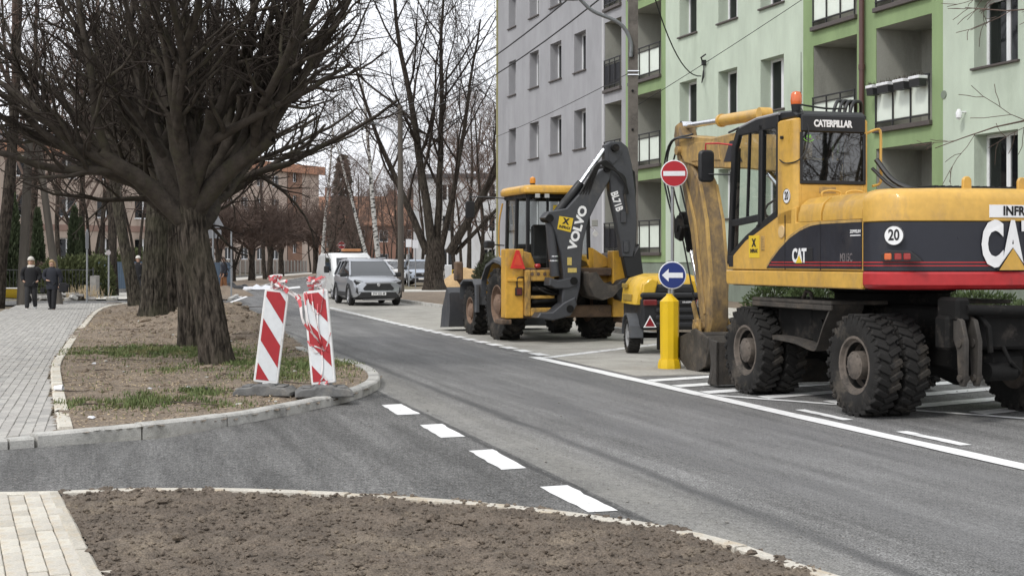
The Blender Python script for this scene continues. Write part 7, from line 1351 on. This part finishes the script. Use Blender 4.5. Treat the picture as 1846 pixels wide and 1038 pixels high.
# ---- fences
def fence_line(name, label, p0, p1, h, step, postm, barm=None, bar_step=0, panelm=None, z0=.05, group=None, pr=.03, slab=None):
    p0, p1 = Vector(p0), Vector(p1); d = p1 - p0; L = d.length; rz = math.atan2(d.y, d.x); t = thing(name, label, 'fence', p0, rz, group); n = max(1, round(L / step)); st = L / n; pm = MB().box(-pr, pr, -pr, pr, -.2, h + .05, .006).mesh('post', postm)
    for i in range(n + 1): o = obj('post', pm, t); o.location = (i * st, 0, 0)
    if barm:
        rails = MB().box(pr, st - pr, -.015, .015, 0, .04).mesh('rail', barm, 0); bm_ = MB().box(-.008, .008, -.008, .008, z0 + .1, h - .02).mesh('bar', barm, 0)
        for i in range(n):
            for z in (z0 + .06, h - .06): o = obj('rail', rails, t); o.location = (i * st, 0, z)
            k = int(st / bar_step)
            for j in range(1, k): o = obj('bar', bm_, t); o.location = (i * st + j * st / k, .0, 0)
    if panelm:
        b = MB(); k = 16
        for i in range(k + 1):
            for z in (z0 + .15, h): b.v.append((pr + (st - 2 * pr) * i / k, .012 * (i % 2), z))
        b.f = [(2 * i, 2 * i + 2, 2 * i + 3, 2 * i + 1) for i in range(k)]; pn = b.mesh('panel', panelm, 0, fix=False)
        for i in range(n): o = obj('panel', pn, t); o.location = (i * st, 0, 0)
    if slab:
        sm = MB().box(pr, st - pr, -.04, .04, -.1, z0 + .13, .01).mesh('base_slab', slab)
        for i in range(n): o = obj('base_slab', sm, t); o.location = (i * st, 0, 0)
    return t
M_FDK = mat('fence_dark_metal', (.03, .031, .034), .6, var=.1); M_BLUE = mat('fence_blue_sheet', (.07, .115, .17), .5, var=.12, scale=3, c2=(.05, .08, .12), amt=.3); M_GALV = mat('galvanised', (.25, .26, .27), .5, metal=.5, var=.1); M_MESH = mat('fence_mesh', (.05, .048, .045), .8, alpha=.55)
fence_line('metal_railing', 'low dark metal railing with upright bars along the gardens', at_px(5, 58), at_px(168, 58.5), 1.25, 2.3, M_FDK, M_FDK, .14, slab=M_CONC); fence_line('gate_post_fence', 'short stretch of dark railing beside a concrete gate post', at_px(168, 58.5), at_px(174, 60), .9, 1.0, M_CONC, M_FDK, .14, pr=.12)
fence_line('sheet_fence', 'blue corrugated sheet fence with pale posts behind the leaning tree', at_px(175, 66), at_px(300, 72), 1.55, 1.4, M_GALV, None, 0, M_BLUE, slab=M_CONC)
fence_line('wire_fence', 'long wire mesh fence on pale concrete posts along the far pavement', (-25.4, 106, 0), (-28, 186, 0), 1.6, 3.2, mat('fence_post_concrete', (.36, .35, .33), .9), None, 0, M_MESH, pr=.07, slab=M_CONC); fence_line('sheet_fence', 'blue sheet fence running on behind the thick tree', at_px(330, 74), at_px(418, 80), 1.5, 1.5, M_GALV, None, 0, M_BLUE)
yb = thing('yellow_barrier', 'yellow tubular barrier rail beside the sand heap', 'barrier', at_px(815, 94)); b = MB()
for z in (.2, .6, .95): b.cyl((0, 0, z), (1.2, 0, z), .03, n=6)
b.build('rails', M_BOL, yb)
for x in (0, .4, .8, 1.2): b = MB(); b.cyl((x, 0, 0), (x, 0, .97), .03, n=6); b.build('upright', M_BOL, yb)
# ---- heaps, rubble, litter
def heap(name, label, c, rx, ry, h, m, seed=0, cat='heap', nz=.3):
    b = MB(); n, k = 26, 10; rings = []
    for i in range(k + 1):
        t = i / k; ring_ = []
        for j in range(n):
            a = 2 * math.pi * j / n; rr = (1 - t) * (1 + .18 * noise.noise(Vector((math.cos(a) * 2, math.sin(a) * 2, seed)))); x, y = rx * rr * math.cos(a), ry * rr * math.sin(a); z = h * (1 - (1 - t) ** 1.6) * (1 + nz * noise.noise(Vector((x * 1.5, y * 1.5, seed + 4)))) - .05; ring_.append((x, y, z))
        rings.append(ring_)
    b.loft(rings, caps=True); o = b.build(name, m, None, 60, fix=False); o.location = c; return tag(o, label, cat)
heap('sand_heap', 'heap of yellow building sand beyond the big bare tree', at_px(842, 86), 1.9, 1.6, 1.15, M_SAND, 2); heap('sand_heap', 'smaller sand heap beside the backhoe fender', at_px(880, 84), 1.3, 1.2, .9, M_SAND, 3); heap('soil_heap', 'brown soil heap at the corner of the side street', at_px(412, 62), 1.2, 1.4, .5, M_SOIL, 5)
heap('soil_heap', 'low soil heap along the far kerb', at_px(452, 86), 1.6, 1.6, .25, M_SOIL, 6)
r_ = random.Random(33); M_RUBBLE = mat('rubble_concrete', (.3, .29, .27), .95, var=.25, scale=4); rub = thing('rubble_pile', 'pile of broken paving and rubble beside the footpath', 'rubble', at_px(128, 55))
for k in range(34):
    x, y = r_.gauss(0, .75), r_.gauss(0, .4); s = r_.uniform(.08, .26); M = Matrix.Translation((x, y, .06 + .22 * r_.random() * math.exp(-x * x))) @ Matrix.Rotation(r_.uniform(0, 6), 4, 'Z') @ Matrix.Rotation(r_.uniform(-.5, .5), 4, 'X'); b = MB(); b.box(-s, s, -s * .6, s * .6, -s * .3, s * .3, .02, M); b.build('rubble_piece', (M_RUBBLE, M_CONC, M_KERB)[k % 3], rub)
b = MB()
for k in range(110): x, y = r_.gauss(.6, .4), r_.gauss(0, .3); a = r_.uniform(0, 6.3); b.tube([(x, y, .1), (x + .12 * math.cos(a), y + .1 * math.sin(a), .35 + r_.uniform(0, .3))], [.012, .005], 3, False)
tag(b.build('dry_weeds', M_STRAW, rub, 0, fix=False), kind='stuff')
bp = thing('plastic_sheet', 'crumpled black and white plastic sheet lying at the far kerb', 'sheet', at_px(440, 74)); b = MB()
def crump(b, cx, sx, sy, h, seed):
    n = 16
    for i in range(n + 1):
        for j in range(n + 1): x, y = (i / n - .5) * sx, (j / n - .5) * sy; e_ = 1 - max(abs(i / n - .5), abs(j / n - .5)) * 2; b.v.append((cx + x, y, .06 + h * e_ ** .5 * (.6 + .8 * noise.noise(Vector((x * 3, y * 3, seed))))))
    o = len(b.v) - (n + 1) ** 2
    for i in range(n):
        for j in range(n): a = o + i * (n + 1) + j; b.f.append((a, a + 1, a + n + 2, a + n + 1))
crump(b, -.5, 1.4, 1.2, .5, 1); b.build('black_part', M_TRIM, bp, 40, fix=False); b = MB(); crump(b, .8, 1.8, 1.2, .3, 2); b.build('white_part', M_SWHT, bp, 40, fix=False)
cup = thing('paper_cup', 'crushed pale paper cup lying by the path edging', 'litter', G(98, 706, .09)); b = MB(); b.lathe([(.03, 0), (.045, .1), (.04, .1), (.027, .004)], 12, 'x', (0, 0, .04)); b.build('cup', M_SWHT, cup)
# pieces of litter on the soil
for i, (x, y, s) in enumerate(((170, 658, .05), (165, 756, .04), (270, 703, .03), (340, 700, .03))):
    b = MB(); lump(b, 0, 0, .02, s, r_, .4); o = b.build('paper_scrap', M_SWHT, None, 0); o.location = G(x, y, .09) + Vector((0, 0, .0)); o.location.z = isl_h(o.location.x, o.location.y); tag(o, ('crumpled white paper on the soil near the grass under the tree', 'white paper scrap at the path corner of the soil', 'tiny white scrap amid dry leaves', 'small pale scrap between grass patches')[i], 'litter')
b = MB(); lump(b, 0, 0, .03, .07, r_, .5); o = b.build('dark_clump', M_TRIM, None, 0); q = G(371, 704, .09); o.location = (q.x, q.y, isl_h(q.x, q.y)); tag(o, 'dark lump of soil lying before the thick tree', 'clump')
# ================================================================ people
M_SKIN = mat('skin', (.48, .3, .22), .6, var=.05); M_CLBLK = mat('cloth_black', (.012, .012, .014), .9, var=.2, scale=12); M_CLNAVY = mat('cloth_navy', (.016, .018, .026), .85, var=.2, scale=12); M_JEAN = mat('cloth_charcoal', (.026, .026, .028), .9, var=.2, scale=10); M_HATW = mat('knit_cream', (.6, .57, .52), .95, var=.1, scale=30); M_BLOND = mat('hair_blonde', (.34, .24, .13), .7, var=.25, scale=20); M_HAIRB = mat('hair_brown', (.07, .045, .03), .7); M_SHOEW = mat('shoe_white', (.6, .6, .58), .7); M_SHOEB = mat('shoe_black', (.02, .02, .02), .6); M_JBLUE = mat('jacket_blue', (.06, .11, .22), .8)
def skinned(name, chains, m, parent, root=0, sub=2):
    """tapering limbs grown over a skeleton: chains of (point, radius); equal points join"""
    vs_, rs, es, ix = [], [], [], {}
    for ch in chains:
        last = None
        for p, r in ch:
            k = tuple(round(q, 4) for q in p)
            if k not in ix: ix[k] = len(vs_); vs_.append(p); rs.append(r if isinstance(r, tuple) else (r, r))
            if last is not None and last != ix[k]: es.append((last, ix[k]))
            last = ix[k]
    me = bpy.data.meshes.new(name); me.from_pydata(vs_, es, []); o = obj(name, me, parent); me.materials.append(m)
    sk = o.modifiers.new('skin', 'SKIN'); sk.use_smooth_shade = True; su = o.modifiers.new('sub', 'SUBSURF'); su.levels = su.render_levels = sub
    me.skin_vertices[0].data.foreach_get
    for i, r in enumerate(rs): me.skin_vertices[0].data[i].radius = r
    me.skin_vertices[0].data[root].use_root = True
    return o
def person(label, loc, rz, H, st, ph, coat, trou, shoe, hair, hat=None, coat_len=.0, arms=None, scarf=None, wide=1.0):
    """st: stride, ph: which leg leads; faces +y"""
    t = thing('person', label, 'person', loc, rz); k = H / 1.7; S = lambda p: (p[0] * k, p[1] * k, p[2] * k)
    hip, kn, an = .92, .5, .08; L = {}
    for s in (-1, 1):
        f = st * (1 if s == ph else -1); L[s] = [((s * .09, 0, hip - .02), .085), ((s * .1, f * .45 + .03, kn), .058), ((s * .1, f - (.03 if f < 0 else 0), an + (.05 if f < 0 else 0)), .04), ((s * .11, f + .13, .04 + (.02 if f < 0 else 0)), .018)]
    arms = arms or {-1: [(-.21, .02, 1.38), (-.25, -.03, 1.12), (-.22, .09, .92), (-.2, .13, .83)], 1: [(.21, .02, 1.38), (.25, -.03, 1.12), (.22, .09, .92), (.2, .13, .83)]}
    tor = [((0, 0, .95), (.135, .1)), ((0, -.01, 1.12), (.12, .09)), ((0, -.01, 1.3), (.145, .1)), ((0, 0, 1.4), (.12, .08)), ((0, .01, 1.47), .05), ((0, .02, 1.53), .055), ((0, .03, 1.6), .085), ((0, .025, 1.66), .07)]
    fing = []
    for s in (-1, 1):
        hnd = Vector(arms[s][3]); wr = Vector(arms[s][2]); d = (hnd - wr).normalized(); x = d.orthogonal().normalized()
        for q, (o_, l_) in enumerate(((-.03, .055), (-.01, .065), (.01, .062), (.028, .05))): fing.append([(tuple(hnd), .02), (tuple(hnd + d * .03 + Vector((0, o_, 0))), .009), (tuple(hnd + d * l_ + Vector((0, o_, 0))), .007)])
        fing.append([(tuple(hnd), .02), (tuple(hnd + d * .01 + Vector((-s * .02, .03, 0))), .009), (tuple(hnd + d * .04 + Vector((-s * .03, .035, 0))), .007)])
    ch = [tor] + [[tor[0]] + L[s] for s in (-1, 1)] + [[tor[3], (arms[s][0], .04), (arms[s][1], .038), (arms[s][2], .028), (arms[s][3], .03)] for s in (-1, 1)] + [[(arms[s][3], .03)] + f_[1:] for s, f_ in [(-1, q) for q in fing[:5]] + [(1, q) for q in fing[5:]]]
    sc_ = lambda chs, g=0: [[(S(p), tuple((q + g) * k for q in (r if isinstance(r, tuple) else (r, r)))) for p, r in c_] for c_ in chs]
    body = skinned('body', sc_(ch), M_SKIN, t, 0, 1)
    tro = [[((0, 0, .97), (.14, .105))] + [((p), r + (.032 if i else .02)) for i, (p, r) in enumerate(L[s][:3])] for s in (-1, 1)]; skinned('trousers', sc_(tro), trou, t, 0, 2)
    b = MB(); b.loft([[S((wx * wide * math.cos(q), -.005 + wy * math.sin(q), z + .008 * math.sin(5 * q))) for q in [2 * math.pi * j / 20 for j in range(20)]] for z, wx, wy in ((.8 - coat_len, .185, .145), (.84 - coat_len, .195, .155), (.98, .185, .145), (1.1, .175, .135), (1.25, .19, .14), (1.36, .205, .13), (1.41, .17, .11), (1.445, .12, .09), (1.47, .085, .08), (1.5, .08, .078))]); b.build('coat', coat, t, 60)
    for s in (-1, 1): skinned('sleeve', sc_([[((s * .1, 0, 1.38), .09), (arms[s][0], .1), (arms[s][1], .075), (arms[s][2], .058)]]), coat, t, 0, 2)
    for s in (-1, 1):
        ax_, ay, az = L[s][2][0]; b = MB(); b.loft([[S((ax_ + w_ * math.cos(q), ay + y, max(.012, zc_ + h_ * math.sin(q)) + (az - .08))) for q in [2 * math.pi * j / 12 for j in range(12)]] for y, w_, zc_, h_ in ((-.085, .02, .05, .03), (-.07, .042, .055, .05), (0, .048, .06, .06), (.08, .052, .045, .04), (.15, .048, .04, .03), (.185, .025, .035, .02))]); b.build('shoe', shoe, t, 60)
    fc = MB(); fc.lathe([(.0, .02), (.013, .0), (.008, -.02), (0, -.024)], 8, c=S((0, .115, 1.6))); fc.build('nose', M_SKIN, body); e_ = MB()
    for s in (-1, 1): e_ = MB(); e_.lathe([(0, .008), (.009, 0), (0, -.008)], 8, c=S((s * .032, .105, 1.625))); e_.build('eye', M_SHOEB, body); e2 = MB(); e2.lathe([(0, .03), (.014, .01), (.012, -.02), (0, -.03)], 8, c=S((s * .088, .02, 1.605))); e2.build('ear', M_SKIN, body)
    mo = MB(); mo.box(-.025 * k, .025 * k, .1 * k, .108 * k, 1.555 * k, 1.563 * k); mo.build('mouth', mat('lips', (.32, .12, .1), .6), body)
    def cap_(m, nm, z0, r, back, long_=0, up_=.07):
        b = MB(); rings = []
        for i in range(8):
            a = R(-8 + 98 * i / 7); rr = r * math.cos(a); rings.append([S((rr * math.cos(q), .02 + rr * 1.05 * math.sin(q) - back, z0 + r * math.sin(a) * 1.1 + up_ * math.sin(q) * math.cos(a))) for q in [2 * math.pi * j / 16 for j in range(16)]])
        b.loft(rings); b.build(nm, m, t, 60)
        if long_:
            b = MB(); b.loft([[S((w_ * math.cos(q), -.05 + d_ * math.sin(q), z)) for q in [2 * math.pi * j / 14 for j in range(14)]] for z, w_, d_ in ((1.68, .07, .06), (1.62, .105, .085), (1.52, .11, .08), (1.44, .1, .06), (1.44 - long_, .06, .03))]); b.build(nm, m, t, 60)
    cap_(hair, 'hair', 1.615, .1, .025, .1 if hair is not M_HAIRB else .0)
    if hat: cap_(hat, 'hat', 1.665, .107, .005, 0, .015)
    if scarf: b = MB(); b.lathe([(.06, 1.42 * k), (.11, 1.42 * k), (.12, 1.46 * k), (.095, 1.5 * k), (.06, 1.5 * k)], 16, c=(0, .015, 0)); b.build('scarf', scarf, t)
    return t
pocket = {-1: [(-.22, .01, 1.38), (-.29, -.05, 1.14), (-.23, .07, .98), (-.15, .07, .93)], 1: [(.22, .01, 1.38), (.29, -.05, 1.14), (.23, .07, .98), (.15, .07, .93)]}
w1 = G(56, 561); w2 = G(94, 562)
person('walker in a cream knit hat, black puffer jacket and charcoal trousers, hands in pockets', w1, R(187), 1.66, .13, 1, M_CLBLK, M_JEAN, M_SHOEW, M_BLOND, M_HATW, arms=pocket, scarf=M_HATW, wide=1.15)
hold = {-1: [(-.22, .01, 1.38), (-.29, -.06, 1.14), (-.27, .0, .92), (-.26, .03, .84)], 1: [(.22, .01, 1.38), (.28, .02, 1.14), (.12, .16, 1.05), (.05, .18, 1.04)]}
person('fair-haired walker in a dark navy coat and black trousers with a black bag', w2, R(176), 1.6, -.12, 1, M_CLNAVY, M_CLBLK, M_SHOEB, M_BLOND, arms=hold, coat_len=.05, wide=1.1)
bag = thing('shoulder_bag', 'black shoulder bag carried at the side of the fair-haired walker', 'bag', w2 + Vector((.38, -.05, .62))); b = MB(); b.prism([(-.13, 0), (.13, 0), (.15, .22), (.06, .3), (-.1, .3), (-.15, .2)], -.06, .06, 'y', .03); b.build('bag_body', M_CLBLK, bag); b = MB(); b.tube(catmull([(-.1, 0, .28), (-.14, .03, .5), (-.2, .02, .7), (-.05, 0, .5), (.08, 0, .28)], 4), .012, 5); b.build('strap', M_CLBLK, bag)
hb = thing('hand_bag', 'small dark pouch hanging from the left hand of the fair-haired walker', 'bag', w2 + Vector((-.28, -.04, .6))); b = MB(); b.prism([(-.07, 0), (.07, 0), (.08, .12), (.0, .16), (-.08, .12)], -.04, .04, 'y', .015); b.build('pouch', M_CLBLK, hb); b = MB(); b.tube([(-.04, 0, .14), (0, 0, .24), (.04, 0, .14)], .008, 5); b.build('loop', M_CLBLK, hb)
person('walker in a pale cap and blue jacket half hidden by the leaning tree', at_px(236, 62), R(190), 1.75, .14, -1, M_JBLUE, M_CLNAVY, M_SHOEB, M_HAIRB)
person('walker in dark clothes and cap passing behind the leaning tree', at_px(249, 60), R(185), 1.75, .12, 1, M_CLBLK, M_JEAN, M_SHOEB, M_HAIRB, M_HATW)
person('worker in dark blue bending near the small trees at the side street', at_px(404, 66), R(120), 1.75, .1, 1, M_CLNAVY, mat('cloth_rust', (.2, .09, .04), .9), M_SHOEB, M_HAIRB)
